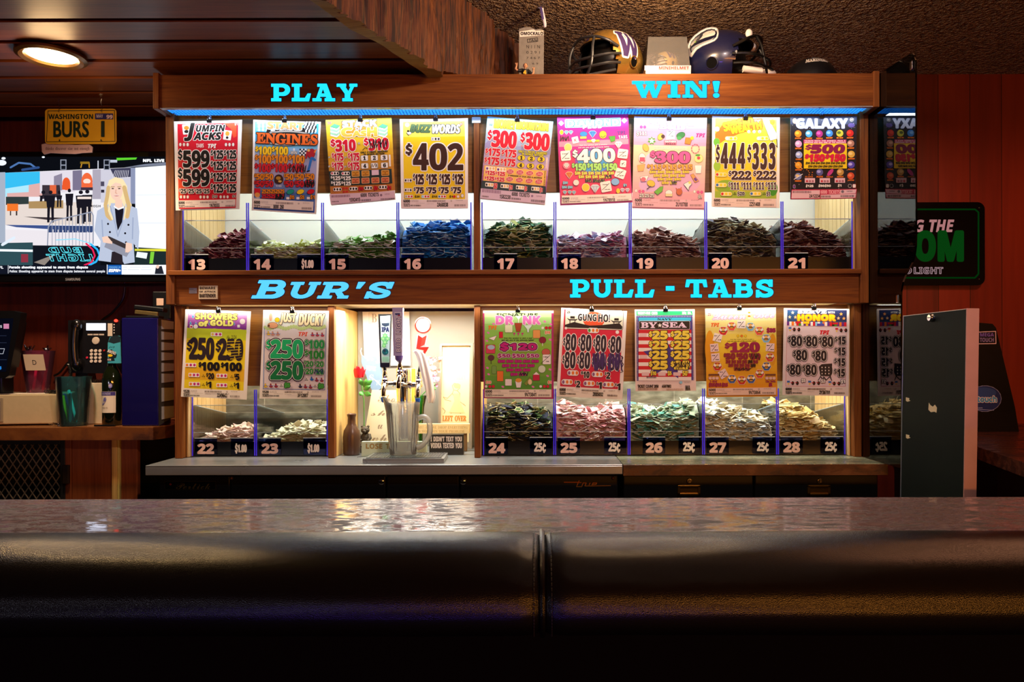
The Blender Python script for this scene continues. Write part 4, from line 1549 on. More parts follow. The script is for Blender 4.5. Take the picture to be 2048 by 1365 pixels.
def p17(d):
 grad(d, ['#9cd3e4', '#b7d8e8', '#9aa0c8', '#c9a8cc', '#a35a9c', '#8a3a7c'], 0, 0, 1, .91, 14)
 d.poly([(160, 420), (240, 330), (320, 430), (400, 380), (520, 480), (150, 500)], ink('#9d93bd'))
 d.poly([(600, 470), (800, 380), (975, 470), (965, 560), (620, 540)], ink('#8f8fb4'))
 y1 = ink('#f4e83a')
 d.text("50'", 210, 172, 252, 200, K)
 d.text('MONEY', 272, 128, 535, 232, y1, ink('#8a6a18'), 5, bold=5, rot=4.5); d.text('MOUNTAIN', 548, 158, 938, 250, y1, ink('#8a6a18'), 5, bold=5, rot=4.5)
 for x, y in ((192, 262), (600, 292)):
  d.text('$', x, y - 10, x + 50, y + 112, RED, W_, 7, bold=4, out2=K, ow2=14); d.text('300', x + 55, y + 2, x + 350, y + 205, RED, W_, 7, bold=9, out2=K, ow2=18)
 for x, y in ((162, 480), (362, 495), (150, 590), (350, 608)): pz(d, x, y, x + 180, y + 92, '175', RED, W_, 5, 5, out2=K, ow2=11)
 for x, y in ((170, 555), (372, 568), (160, 660), (360, 678), (612, 448)): d.text('or', x - 10, y - 8, x + 12, y + 8, ORG)
 d.text('ONLY 6 PRIZES AWARDED', 570, 515, 925, 545, y1, K, 3); d.text('IN BONUS SECTION', 612, 545, 880, 570, y1, K, 3)
 for i, (x, y) in enumerate(((606, 596), (730, 606), (852, 616), (598, 688), (720, 698), (842, 708))):
  d.disc(x, y, 46, YEL, 33, K, 3); d.text(str(i + 1), x - 16, y - 22, x + 16, y + 22, K, bold=3, st='R')
 d.rect(908, 595, 930, 745, W_, rot=4); d.text('BONUS', 845, 664, 992, 676, MAG, rot=-86)
 d.poly([(148, 690), (918, 758), (902, 948), (132, 880)], ink('#f2c05a'))
 for x, y in ((222, 730), (358, 742)): trio(d, x - 58, y - 24, x + 58, y + 24, W_, (PUR, ink('#e8c070'), ink('#e8c070')), 6)
 for x, y in ((160, 760), (285, 770), (152, 828), (278, 840)): pz(d, x, y, x + 118, y + 50, '125', RED, W_, 3, 3)
 for i in range(4):
  for j in range(2):
   x, y = 468 + i * 121 - j * 8, 768 + j * 94 + i * 10
   d.disc(x, y, 42, ink('#d43a4c'), 28, W_, 3); d.text('WIN $200', x - 28, y - 16, x + 28, y - 5, W_); d.text('ADVANCE', x - 28, y + 2, x + 28, y + 13, W_)
 d.text('6 WINNERS AT $125 AND 8 ADVANCE', 445, 822, 862, 842, K, bold=.6)
 d.text('BONUS SECTION', 805, 845, 985, 858, K, rot=-86)
 d.poly([(118, 880), (908, 955), (912, 1048), (105, 975)], ink('#20343a'))
 for i in range(4):
  x, y = 210 + i * 190, 932 + i * 17
  trio(d, x - 50, y - 24, x + 50, y + 24, W_, (K, ink('#e8c070'), ink('#e8c070')), 6)
  d.text(('50', '$15', '$5', '$1')[i], x + 56, y - 18, x + 86 + 10 * (i < 2), y + 50, RED, W_, 2, bold=2)
 pk = ink('#d9c0d8')
 d.poly([(105, 978), (910, 1050), (898, 1172), (98, 1100)], pk)
 d.text('6000 TICKETS', 488, 1030, 708, 1078, K, bold=1); d.text('1S82238', 338, 1058, 472, 1106, K, bold=1)
 d.barcode(122, 995, 355, 1035, ink('#7a4a78'), 5); d.barcode(725, 1120, 895, 1150, K, 6); d.barcode(480, 1095, 600, 1118, K, 7); d.barcode(120, 1070, 202, 1088, K, 4)
 d.disc(740, 1072, 14, ink('#8a6a90')); d.lines(790, 1070, 860, 2, 10, 2, ink('#8a6a90'))


poster((945, 220), [(186, 82), (1002, 148), (898, 1186), (92, 1110)], ('tilted mountain poster with two red $300 prizes, above bin 17', 'binder clip on top of the tilted mountain poster'), p17, (555, 128), 4.8)


def p18(d):
 panel(d, MAG, .0, .0, 1, .975)
 hot = ink('#e81a8c')
 panel(d, hot, .015, .012, .985, .9)
 panel(d, ink('#e8285c'), .015, .45, .985, .9)
 panel(d, ink('#f08aa0'), .015, .28, .985, .34)
 d.rrect(1150, 110, 1835, 210, 10, LBL, W_, 4, rot=-2)
 d.text('DIAMOND', 1178, 125, 1810, 200, W_, ink('#2a7cc0'), 6, bold=5, rot=-2)
 d.text('PLUS', 1370, 195, 1600, 228, W_, PUR, 4, bold=3, rot=-2)
 for x, y in ((1100, 168), (1882, 135)): d.poly([(x - 36, y), (x, y - 34), (x + 36, y), (x, y + 34)], W_, K, 2); d.text('50', x - 14, y - 10, x + 14, y + 10, K)
 dia = lambda x, y, r, c: (d.poly([(x - r, y - r * .35), (x - r * .5, y - r * .8), (x + r * .5, y - r * .8), (x + r, y - r * .35), (x, y + r)], c, W_, 3), d.line([(x - r, y - r * .35), (x + r, y - r * .35)], 1.5, K), d.line([(x - r * .4, y - r * .35), (x, y + r), (x + r * .4, y - r * .35)], 1.5, K))
 d.disc(1105, 280, 22, YEL, 28, W_, 3); dia(1165, 282, 26, LBL); dia(1220, 280, 26, LBL)
 d.disc(1378, 300, 46, ink('#2a8ad0'), 30, K, 3); d.rrect(1335, 330, 1415, 358, 8, ink('#f2c95a'), K, 2); dia(1490, 298, 46, ink('#3a8ee0')); d.disc(1618, 308, 44, YEL, 46, K, 3); d.line([(1590, 325), (1618, 342), (1650, 320)], 4, K)
 d.poly([(1690, 330), (1770, 325), (1765, 385), (1720, 400)], GRN, K, 3)
 d.text('TPI', 1795, 265, 1895, 305, PUR, bold=2, rot=-3); d.text('TABS', 1812, 318, 1920, 358, W_, rot=-4)
 d.scribble(1085, 330, 1190, 385, 11, 5, K, 6)
 d.rrect(1235, 335, 1315, 415, 8, W_, rot=-14); d.text('K', 1262, 358, 1290, 395, RED, rot=-10)
 d.rect(1420, 372, 1575, 398, ink('#f0c62c'), out=K); dia(1500, 385, 26, W_)
 d.text('Find this symbol, pick a window', 1330, 428, 1672, 446, W_); d.text('and win one of the amounts below', 1312, 455, 1695, 472, W_)
 d.disc(1510, 640, 240, ink('#8a3aa8'), 170, seg=32); d.disc(1510, 640, 205, ink('#3a9ad8'), 140, seg=32)
 d.text('$', 1245, 500, 1302, 590, W_, K, 6, bold=4); d.text('400', 1300, 485, 1765, 650, W_, K, 8, bold=6)
 for x in (1235, 1425, 1618): pz(d, x, 665, x + 172, 752, '150', ink('#9fe06a'), K, 5, 5)
 for i in range(6): d.text('$35', 1272 + i * 83, 765, 1338 + i * 83, 808, y_, K, 3, bold=2)
 for i in range(5): d.text('$35', 1318 + i * 84, 812, 1384 + i * 84, 852, y_, K, 3, bold=2)
 for x in (1435, 1525, 1605): d.text('$35', x - 32, 862, x + 32, 898, y_, K, 3); d.scribble(x - 36, 862, x + 36, 898, 9, 5, K, int(x))
 d.scribble(1650, 810, 1722, 845, 9, 5, K, 3)
 dia(1200, 810, 46, ORG); d.disc(1185, 470, 45, ink('#f2d06a'), 48, W_, 4); dia(1810, 435, 46, ink('#e8d8e0'))
 for x0, y0, x1, y1, a in ((1095, 510, 1215, 635, -6), (1800, 490, 1925, 605, 8), (1830, 630, 1905, 715, 6), (1770, 735, 1895, 850, 20), (1590, 890, 1720, 1020, -10)):
  d.rrect(x0, y0, x1, y1, 14, W_, rot=a); d.line([(x0 + 20, y1 - 25), (x1 - 25, y0 + 25)], 3, K); d.lines(x0 + 18, y0 + 40, x1 - 40, 1, 9, 4, K, int(x0)); d.lines(x0 + 50, y1 - 30, x1 - 15, 1, 9, 4, K, int(x1))
 d.disc(1165, 695, 46, ink('#e87a8c'), 44); dia(1165, 695, 30, W_)
 d.disc(1770, 895, 50, ink('#7fb4e8'), 42, K, 4); d.disc(1405, 965, 46, YEL, 48, W_, 4); d.disc(1285, 905, 36, PAPER, 36, K, 3); dia(1520, 975, 55, ink('#c9d8e8'))
 for t_, x, y in (('$50', 1122, 890), ('$50', 1112, 945), ('$50', 1182, 945), ('$1', 1872, 920)): d.text(t_, x, y, x + 58 - 22 * (t_ == '$1'), y + 36, LBL, K, 3, bold=2)
 for x in (1145, 1205, 1258): dia(x, 1028, 24, LBL)
 for x in (1860, 1920): dia(x, 1000, 26, ink('#d8c8e8'))
 d.disc(1805, 1008, 24, YEL, 32, K, 2)
 d.poly([(1108, 1068), (1968, 1040), (1975, 1128), (1102, 1168)], PAPER)
 foot(d, 1106, 1072, 1962, 1152, '1N78918', bg=None, seed=31, sx=.6)


y_ = ink('#f4e04a')
poster((945, 220), [(1048, 90), (1930, 52), (1982, 1150), (1088, 1188)], ('hot pink diamond poster with a white $400, above bin 18', 'binder clip on top of the pink diamond poster'), p18, (1495, 100), -1.8, edge=MAG)


def p19(d):
 grad(d, ['#cfd4ec', '#d8a8cc', '#c89ab8'], 0, 0, 1, .31, 8)
 grad(d, ['#f4d0a4', '#f2c4b0', '#efb0b4', '#ea9ab0'], 0, .31, 1, 1, 12)
 d.disc(330, 650, 120, ink('#d8c0e0'), 130, seg=28); d.disc(720, 900, 180, ink('#e2a8c8'), 120, seg=28); d.disc(270, 930, 130, ink('#d8b0dc'), 90, seg=28)
 pu = ink('#a86ab8')
 d.text('Southern', 258, 128, 825, 190, W_, pu, 5, 'R', 5, rot=1); d.text('Bells', 395, 178, 712, 240, W_, pu, 5, 'R', 6)
 d.text('$111', 112, 262, 240, 325, W_, K, 4, 'R', 2)
 d.text('TPI', 852, 295, 960, 340, MAG, st='I', bold=2)
 for x, y in ((115, 205), (95, 1005), (820, 1015)): d.disc(x + 10, y, 14, W_, 18, K, 2); d.disc(x + 55, y + 8, 16, PNK, 17, K, 2); d.disc(x + 98, y + 8, 16, PNK, 17, K, 2)
 d.star(300, 385, 55, GRN, 7, .6); d.star(300, 385, 38, W_, 5, .5, out=K)
 d.disc(410, 335, 34, ink('#d8b04a'), 44, K, 3, rot=30); d.disc(440, 330, 24, BRN)
 d.poly([(490, 262), (590, 255), (585, 365), (480, 372)], ink('#dbe6f0')); d.line([(510, 320), (560, 265)], 3, K); d.lines(500, 268, 540, 1, 9, 4, K); d.lines(530, 325, 575, 1, 9, 4, K)
 d.disc(660, 315, 55, ink('#2a7a3a'), 36, K, 3, rot=-20); d.disc(640, 350, 30, ink('#3a9a4a'), 22)
 d.poly([(720, 345), (800, 352), (775, 430), (710, 420)], ORG, K, 3); d.disc(800, 350, 22, YEL)
 d.rect(452, 380, 608, 432, ink('#c0607a')); d.text('SOUTHERN', 462, 384, 600, 405, W_); d.text('BELLS', 475, 410, 590, 430, K)
 d.lines(330, 465, 740, 2, 20, 3, W_)
 d.disc(225, 470, 34, ink('#f0b04a'), 50, K, 3, rot=-25); d.disc(180, 600, 42, ink('#e8dfe0'), 60, K, 3); d.rect(150, 590, 215, 645, ink('#c84a6a')); d.poly([(120, 690), (220, 675), (195, 760), (130, 765)], ink('#e8a85a'), K, 2)
 v, f = stroke_geo([(840 + 48 * math.cos(a / 20 * 2 * PI), 485 + 55 * math.sin(a / 20 * 2 * PI)) for a in range(20)], [(i, (i + 1) % 20) for i in range(0, 20, 2)], 6); d.put(v, f, ink('#b05a6a'))
 d.disc(880, 605, 52, ink('#f2dc8c'), 50, ink('#9aa848'), 4); d.disc(880, 600, 20, ink('#c0304a')); d.disc(870, 565, 30, GRN, 14)
 d.poly([(832, 690), (920, 690), (908, 790), (845, 790)], W_, K, 2)
 d.poly([(780, 810), (815, 795), (880, 885), (835, 905)], ink('#d89a4a'), K, 3); d.rect(820, 850, 865, 880, PUR, rot=50)
 d.text('$', 285, 515, 345, 590, PNK, K, 5, 'R', 5); d.text('300', 345, 525, 770, 655, PNK, K, 8, 'R', 9)
 for x in (245, 435, 628): pz(d, x, 680, x + 172, 745, '115', ink('#e8a02c'), BRN, 4, 4, 'R')
 for j, n in enumerate((5, 4, 3, 2)):
  for i in range(n): d.text("$50", 520 - n * 51 + i * 102 + 8, 755 + j * 45, 520 - n * 51 + i * 102 + 88, 790 + j * 45, ink('#f0d02c'), BRN, 2.5, bold=2)
 d.scribble(545, 890, 605, 918, 8, 5, K, 2)
 d.poly([(155, 835), (260, 820), (230, 885), (170, 890)], W_, ink('#a0607a'), 4); d.disc(195, 865, 32, ink('#d8687a'), 28)
 d.disc(290, 915, 50, ink('#f2c02c'), 38, K, 3, rot=20); d.line([(285, 950), (240, 985)], 5, BRN)
 d.poly([(330, 1020), (400, 960), (440, 950), (430, 1010), (370, 1055)], ink('#6ab82c'), K, 3)
 d.disc(512, 1030, 42, W_, 34, K, 3); d.rect(470, 1045, 555, 1075, ink('#e8d8a0'), out=K); d.disc(640, 1020, 36, ink('#c8622c'), 40, K, 3); d.line([(600, 975), (625, 1000)], 6, ink('#c8622c')); d.line([(665, 965), (655, 1000)], 6, ink('#c8622c'))
 d.poly([(695, 925), (760, 890), (795, 920), (760, 960), (755, 1000)], W_, K, 4); d.disc(770, 905, 18, ink('#e8d86a'))
 for x in (148, 212, 276): d.text('25', x, 1045, x + 52, 1088, W_, K, 4, 'R', 1)
 d.text('$1', 875, 1060, 915, 1105, W_, K, 4, 'R', 1)
 panel(d, ink('#efb8c4'), 0, .895, 1, .985)
 foot(d, 82, 1102, 940, 1212, '2U10788', bg=None, seed=41, sx=.6)


poster((1255, 220), [(82, 82), (984, 100), (948, 1242), (56, 1222)], ('pale pink and peach poster with a pink $300, above bin 19', 'binder clip on top of the pale pink poster'), p19, (515, 115), .8, edge=ink('#e0b0c8'))


def p20(d):
 grad(d, ['#a8d858', '#c9dc3c', '#f0dc3c', '#f4d21c', '#e8d030', '#8fb838'], .045, .025, .955, .9, 12)
 d.poly([(1085, 300), (1180, 180), (1330, 120), (1680, 105), (1680, 215), (1400, 290), (1200, 380), (1085, 460)], ORG)
 d.disc(1110, 240, 30, W_); d.disc(1105, 400, 40, ink('#6ab83a'), 50); d.disc(1110, 700, 45, ink('#9ac83a'), 60); d.disc(1220, 950, 130, ink('#8fb82c'), 80, seg=28); d.disc(1800, 980, 60, GRN, 90)
 d.text('SPREAD', 1185, 120, 1560, 225, YEL, ink('#c85a1c'), 6, bold=6, rot=-14); d.text('THE', 1572, 120, 1652, 160, W_, ink('#c85a1c'), 5)
 d.text('WEALTH', 1275, 180, 1660, 265, YEL, ink('#c85a1c'), 6, bold=6, rot=-10)
 d.poly([(1670, 105), (1740, 105), (1850, 300), (1850, 360), (1770, 385)], W_, K, 3); d.line([(1850, 370), (1855, 470)], 4, K); d.line([(1790, 390), (1850, 460)], 4, K)
 d.disc(1795, 152, 34, YEL); d.text('50', 1775, 138, 1815, 168, K)
 for x in (1505, 1570, 1638): d.disc(x, 270, 20, W_, seg=14); d.line([(x - 8, 274), (x, 280), (x + 8, 274)], 2, K)
 for x in (1285, 1675): trio(d, x - 75, 330, x + 75, 380, ink('#e8f0b8'), (W_, YEL, YEL), 24, out=ink('#9ab838'))
 for i, x in enumerate((1098, 1490)): d.text('$', x, 435, x + 42, 650, BRN, W_, 6, bold=4)
 for x in (1160, 1265, 1372): d.text('4', x, 415, x + 82, 725, BRN, W_, 6, bold=7)
 for x in (1555, 1655, 1758): d.text('3', x, 415, x + 68, 738, BRN, W_, 6, bold=8)
 for x in (1255, 1562): pz(d, x, 758, x + 275, 865, '222', BRN, W_, 6, 6, 'R', .14, .62)
 for x in (1252, 1408, 1560, 1710): pz(d, x, 898, x + 132, 988, '111', BRN, W_, 5, 3, 'R')
 for x, y, c in ((1158, 805, RED), (1158, 935, BLU)): trio(d, x - 72, y - 26, x + 72, y + 26, ink('#f2e8a0'), (c, YEL, YEL), 24, out=ink('#c8a83a'))
 for x, y, c in ((1222, 1045, RED), (1585, 1042, BLU)): trio(d, x - 72, y - 26, x + 72, y + 26, ink('#f2e8a0'), (c, YEL, YEL), 24, out=K)
 d.text('$20', 1362, 1015, 1448, 1068, K, W_, 4, 'R', 2); d.text('$1', 1722, 1015, 1768, 1075, K, W_, 4, 'R', 2); win(d, 1328, 1042, '8'); win(d, 1692, 1042, '250')
 foot(d, 1062, 1102, 1835, 1208, '2Z51408', bg=ink('#f0d8cc'), seed=51, sx=.58)


poster((1255, 220), [(1048, 78), (1886, 95), (1882, 1218), (1042, 1205)], ('lime and yellow poster with tall $444 and $333, above bin 20', 'binder clip on top of the lime $444 poster'), p20, (1465, 110), .5)


def p21(d):
 nv = ink('#17131c')
 panel(d, nv, 0, 0, 1, .89)
 panel(d, ink('#2c3550'), 0, 0, 1, .1)
 r = random.Random(5)
 for k in range(40): d.disc(r.uniform(180, 970), r.uniform(90, 240) if k < 25 else r.uniform(740, 990), r.uniform(1.5, 4), W_, seg=6)
 d.text('GALAXY', 232, 112, 862, 228, ink('#dfe4f6'), ink('#7a84c0'), 3, bold=7)
 d.disc(917, 125, 20, nv, out=W_, ow=3); d.text('50', 905, 115, 929, 135, W_); d.disc(912, 195, 42, ink('#5a4a8c'), 28); d.disc(210, 140, 28, ink('#e8b48a'), 34)
 def orb(x, y, c, c2, n):
  d.disc(x, y, 43, c, seg=22); d.disc(x - 10, y - 8, 24, c2, 18, seg=14); d.text(n, x - 40, y + 48, x + 40, y + 65, ORG, st='I', bold=1)
 O = ink('#f08a1c')
 for x, y, c, c2, n in ((252, 298, '#f2861c', '#f8c03a', 'SUN'), (387, 298, '#4aa8d8', '#bfe0e8', 'EARTH'), (518, 298, '#a82a78', '#e05aa8', 'NEBULA'), (642, 292, '#3a86d0', '#8ac4f0', 'MERCURY'), (770, 292, '#c8c23a', '#5a6a2a', 'BIG BANG'), (895, 292, '#c8201c', '#e84a2c', 'MARS'),
       (256, 425, '#d8a0d0', '#f0d8f0', 'NEPTUNE'), (262, 560, '#9aa8d8', '#e0e8f8', 'COMET'), (256, 690, '#e89a1c', '#f4c84a', 'SATURN'), (252, 828, '#7a88b8', '#e8c88a', 'URANUS'), (903, 420, '#b8806a', '#e8c0a8', 'ASTEROID'), (910, 553, '#e8b84a', '#f4d88a', 'MOON'), (908, 685, '#5a4ab8', '#c8c0f4', 'NOVA'), (903, 822, '#d8502c', '#f08a5a', 'JUPITER'),
       (520, 775, '#5a5a98', '#a8a8e0', 'PLUTO'), (775, 775, '#c89a4a', '#e8c88a', 'VENUS')):
  orb(x, y, ink(c), ink(c2), n)
 d.disc(652, 778, 54, ink('#c03a8c'), 24, rot=-50); d.line([(210, 655), (305, 735)], 5, ink('#e8a85a')); d.line([(200, 865), (305, 800)], 4, W_)
 d.text('NEBULA', 602, 824, 682, 840, ORG, st='I'); d.text('BIG DIPPER', 338, 824, 435, 840, ORG, st='I')
 for x, y in ((360, 745), (380, 760), (392, 782), (430, 778), (425, 808), (388, 808)): d.star(x, y, 9, O)
 d.rect(318, 372, 848, 420, ink('#c02a6a')); d.text('TICKETS WITH THE SYMBOL PICK A', 330, 378, 838, 394, W_); d.text('WINDOW AND WIN ONE OF THE AMOUNTS', 330, 400, 840, 415, W_)
 d.rect(322, 420, 855, 730, YEL)
 ma = ink('#8a0f4a')
 d.text('$', 340, 435, 412, 500, ma, st='S', bold=4, lean=.2); d.text('500', 410, 438, 815, 538, ma, st='S', bold=10, lean=.18)
 for x in (338, 592): pz(d, x, 555, x + 235, 640, '150', ink('#d8143c'), ma, 3, 6, lean=.12)
 for j, n in enumerate((8, 7)):
  for i in range(n): d.text("$50", 588 - n * 31 + i * 62 + 3, 648 + j * 40, 588 - n * 31 + i * 62 + 56, 680 + j * 40, K, lean=.2, bold=1.5)
 for x in (395, 580, 765): d.rect(x - 62, 850, x + 66, 908, ink('#e8c0cc')); trio(d, x - 52, 872, x + 56, 904, None, (RED, ink('#b06a7a'), ink('#b06a7a')))
 d.text('$125', 345, 930, 440, 965, W_, st='I', bold=1.5); d.text('$50$50', 502, 928, 655, 962, W_, st='I', bold=1.5); d.text('$1', 742, 925, 785, 960, W_, st='I', bold=1.5)
 d.disc(890, 948, 20, nv, out=W_, ow=3); d.rrect(925, 928, 960, 970, 8, W_, RED, 3); d.disc(200, 955, 14, PUR, 22, W_, 2)
 rd = ink('#c0234c')
 d.poly([(168, 992), (975, 985), (962, 1100), (158, 1112)], rd)
 d.poly([(172, 1005), (522, 1000), (518, 1098), (165, 1104)], ink('#eac4cc')); d.poly([(770, 998), (968, 992), (958, 1040), (770, 1046)], ink('#eac4cc')); d.poly([(530, 1056), (962, 1046), (955, 1094), (530, 1100)], ink('#eac4cc'))
 d.text('6000 TICKETS', 532, 1000, 765, 1044, ink('#f0b0b8'), bold=1); d.text('2A12234', 388, 1052, 524, 1092, K, bold=1)
 d.barcode(180, 1010, 412, 1036, ink('#5a2a3c'), 5); d.barcode(535, 1066, 655, 1092, K, 6); d.barcode(775, 1062, 942, 1086, K, 7); d.disc(800, 1018, 18, ink('#7a6a7a')); d.lines(850, 1008, 920, 2, 12, 3, ink('#7a6a7a'))


poster((1555, 220), [(158, 78), (982, 80), (962, 1102), (156, 1114)], ('black outer-space poster with planets and a yellow $500 box, above bin 21', 'binder clip on top of the black outer-space poster'), p21, (550, 90), 0, edge=ink('#17131c'))


def p22(d):
 panel(d, ink('#f0d81c'), .04, .19, .945, .9)
 panel(d, ink('#c8d828'), .04, .19, .945, .33)
 panel(d, ink('#e8b81c'), .04, .66, .945, .8)
 pu = ink('#8a3a9c')
 grad(d, ['#e8b8e0', '#b86ac0', '#7a2a8c'], .045, .03, .945, .21, 8)
 d.poly([(150, 372), (300, 378), (480, 356), (640, 372), (820, 366), (890, 385), (890, 420), (150, 420)], ink('#c8d828'))
 for x, y in ((225, 210), (195, 292), (430, 298), (262, 300), (732, 300)): d.poly([(x, y - 26), (x + 13, y + 6), (x, y + 18), (x - 13, y + 6)], ink('#3aa8d8'), W_, 2)
 d.text('SHOWERS', 258, 172, 772, 245, ink('#f4ee7a'), ink('#5a2a3c'), 6, bold=5); d.text('of', 298, 262, 408, 325, ink('#f4ee7a'), ink('#5a2a3c'), 5, bold=7); d.text('GOLD', 440, 256, 722, 322, ink('#f4ee7a'), ink('#5a2a3c'), 6, bold=5)
 d.text('$1', 178, 158, 212, 188, W_); d.disc(840, 270, 34, W_); d.rrect(186, 312, 222, 355, 6, W_); d.disc(204, 335, 12, RED); d.disc(258, 332, 28, W_, out=K, ow=3); d.rrect(775, 310, 808, 345, 5, W_)
 trio(d, 445, 405, 585, 452, W_, (ink('#e8c84a'), MAG, MAG), 6)
 for x, y in ((155, 505), (510, 515)): d.text('$', x, y, x + 58, y + 130, ink('#2c1f22'), bold=4)
 d.text('250', 188, 475, 478, 738, ink('#2c1f22'), bold=9, lean=0.02); d.text('250', 545, 488, 840, 748, ink('#2c1f22'), bold=9)
 for k in range(7): d.line([(640 + k * 8, 520 + k * 36), (810 + k * 4, 515 + k * 34)], 3, ink('#f0d81c'))
 d.text('The 2/24', 640, 440, 765, 485, K, st='C')
 for k in range(6): d.line([(645, 540 + k * 38), (835, 532 + k * 38)], 2, K)
 for x in (298, 575): pz(d, x, 775 + (x > 400) * 5, x + 252, 875 + (x > 400) * 5, '100', K, None, 0, 7, sw=.14, sh=.6)
 for x, y in ((132, 785), (172, 908), (515, 918), (178, 1020), (515, 1035)): trio(d, x, y, x + 135, y + 50, W_, (ORG, MAG, MAG), 6)
 for t_, x, y in (('$20', 390, 908), ('$5', 740, 918), ('$1', 390, 1015), ('$1', 735, 1028)): pz(d, x, y, x + 28 + 33 * (len(t_) - 1), y + 75, t_[1:], K, None, 0, 3, sw=.3)
 for x, y in ((355, 945), (708, 955), (355, 1055), (702, 1070)): win(d, x, y)
 foot(d, 105, 1112, 830, 1215, '2249642', '1520', bg=None, seed=61, sx=.58, dy=4)


poster((350, 600), [(132, 118), (945, 145), (892, 1240), (78, 1202)], ('yellow poster with purple heading and two black $250, above bin 22', 'binder clip on top of the yellow and purple poster'), p22, (540, 145), 1.3, D=2.822)


def p23(d):
 grad(d, ['#cfeaf4', '#e0f0e4', '#f4f0ea'], .03, .03, .97, .22, 6)
 panel(d, ink('#e8e0dc'), .04, .22, .96, .9)
 for k in range(24): d.disc(1120 + k * 32, 345 + 14 * math.sin(k), 20, ink('#c4dc8c'), 26, seg=8)
 d.disc(1215, 318, 62, ink('#e8a878'), 36, BRN, 4); d.disc(1270, 250, 28, YEL, 28, BRN, 3); d.disc(1190, 215, 20, ink('#f0b090'), 50); d.poly([(1150, 330), (1170, 300), (1180, 335)], BRN)
 d.text('JUST', 1300, 165, 1505, 305, ink('#f6e8b8'), BRN, 6, 'I', 5); d.text('DUCKY', 1535, 175, 1862, 318, ink('#f6e8b8'), BRN, 6, 'I', 5)
 d.line([(1112, 350), (1100, 1105)], 3, ink('#3a8ad0')); d.line([(1878, 350), (1860, 1115)], 3, ink('#4a90d0')); d.line([(1095, 1105), (1862, 1118)], 3, ink('#2a6ab8'))
 def duck(x, y, c): d.disc(x, y, 20, c, 13, K, 2); d.disc(x - 4, y - 20, 8, c, 16, K, 2); d.line([(x - 30, y - 8), (x + 30, y - 8)], 2, BLU)
 for x, y, c in ((1165, 425, YEL), (1218, 430, ink('#e8a07a')), (1280, 432, ink('#e8a07a')), (1710, 440, ink('#c83a3c')), (1770, 442, ink('#c83a3c')), (1832, 444, ink('#c83a3c')), (1700, 990, BLU), (1762, 1002, ink('#a82a2c')), (1825, 1005, ink('#a82a2c')), (1130, 1075, YEL), (1195, 1075, ink('#a82a2c')), (1258, 1075, ink('#a82a2c')), (1558, 1080, BRN), (1622, 1085, ink('#a82a2c')), (1685, 1088, ink('#a82a2c'))): duck(x, y, c)
 d.text('TPI', 1538, 402, 1648, 450, ink('#e85a3c'), st='I', bold=2)
 for y, c0, c1, c2 in ((500, '#1fb86a', '#3ab83a', '#6ac02c'), (765, '#127a3a', '#1f8a2c', '#8aa81c')):
  a, b_, c = ink(c0), ink(c1), ink(c2)
  d.text('$', 1140, y, 1198, y + 105, a, W_, 5, bold=5, out2=K, ow2=16)
  d.text('250', 1195, y, 1585, y + 222, a, W_, 6, bold=10, out2=K, ow2=28)
  d.rrect(1330, y + 150, 1420, y + 218, 20, c) if False else None
 for x, y, n, s in ((1615, 500, '100', 1), (1612, 628, '100', 1), (1605, 760, '20', 0), (1735, 762, '20', 0), (1605, 852, '20', 0), (1735, 856, '20', 0)):
  w2 = 240 if s else 112
  pz(d, x, y, x + w2, y + (105 if s else 70), n, ink('#2a9a4a' if y < 600 else '#2a8a2c'), W_, 3, 6 if s else 4, out2=K, ow2=14 if s else 11)
 d.scribble(1740, 860, 1845, 920, 9, 4, ink('#1a2a5c'), 3)
 for x, y in ((1365, 1030), (1785, 1040)): d.text('$5', x, y, x + 62, y + 62, ink('#4aa83a'), K, 6, bold=5)
 for x, y in ((1322, 1068), (1742, 1072), (1635, 990)): win(d, x, y)
 foot(d, 1085, 1122, 1845, 1215, '3F12887', '1520', bg=None, seed=71, sx=.58, dy=2)


poster((350, 600), [(1098, 128), (1912, 138), (1888, 1236), (1050, 1226)], ('white duck poster with green $250 figures, above bin 23', 'binder clip on top of the white duck poster'), p23, (1455, 150), .6, D=2.822)


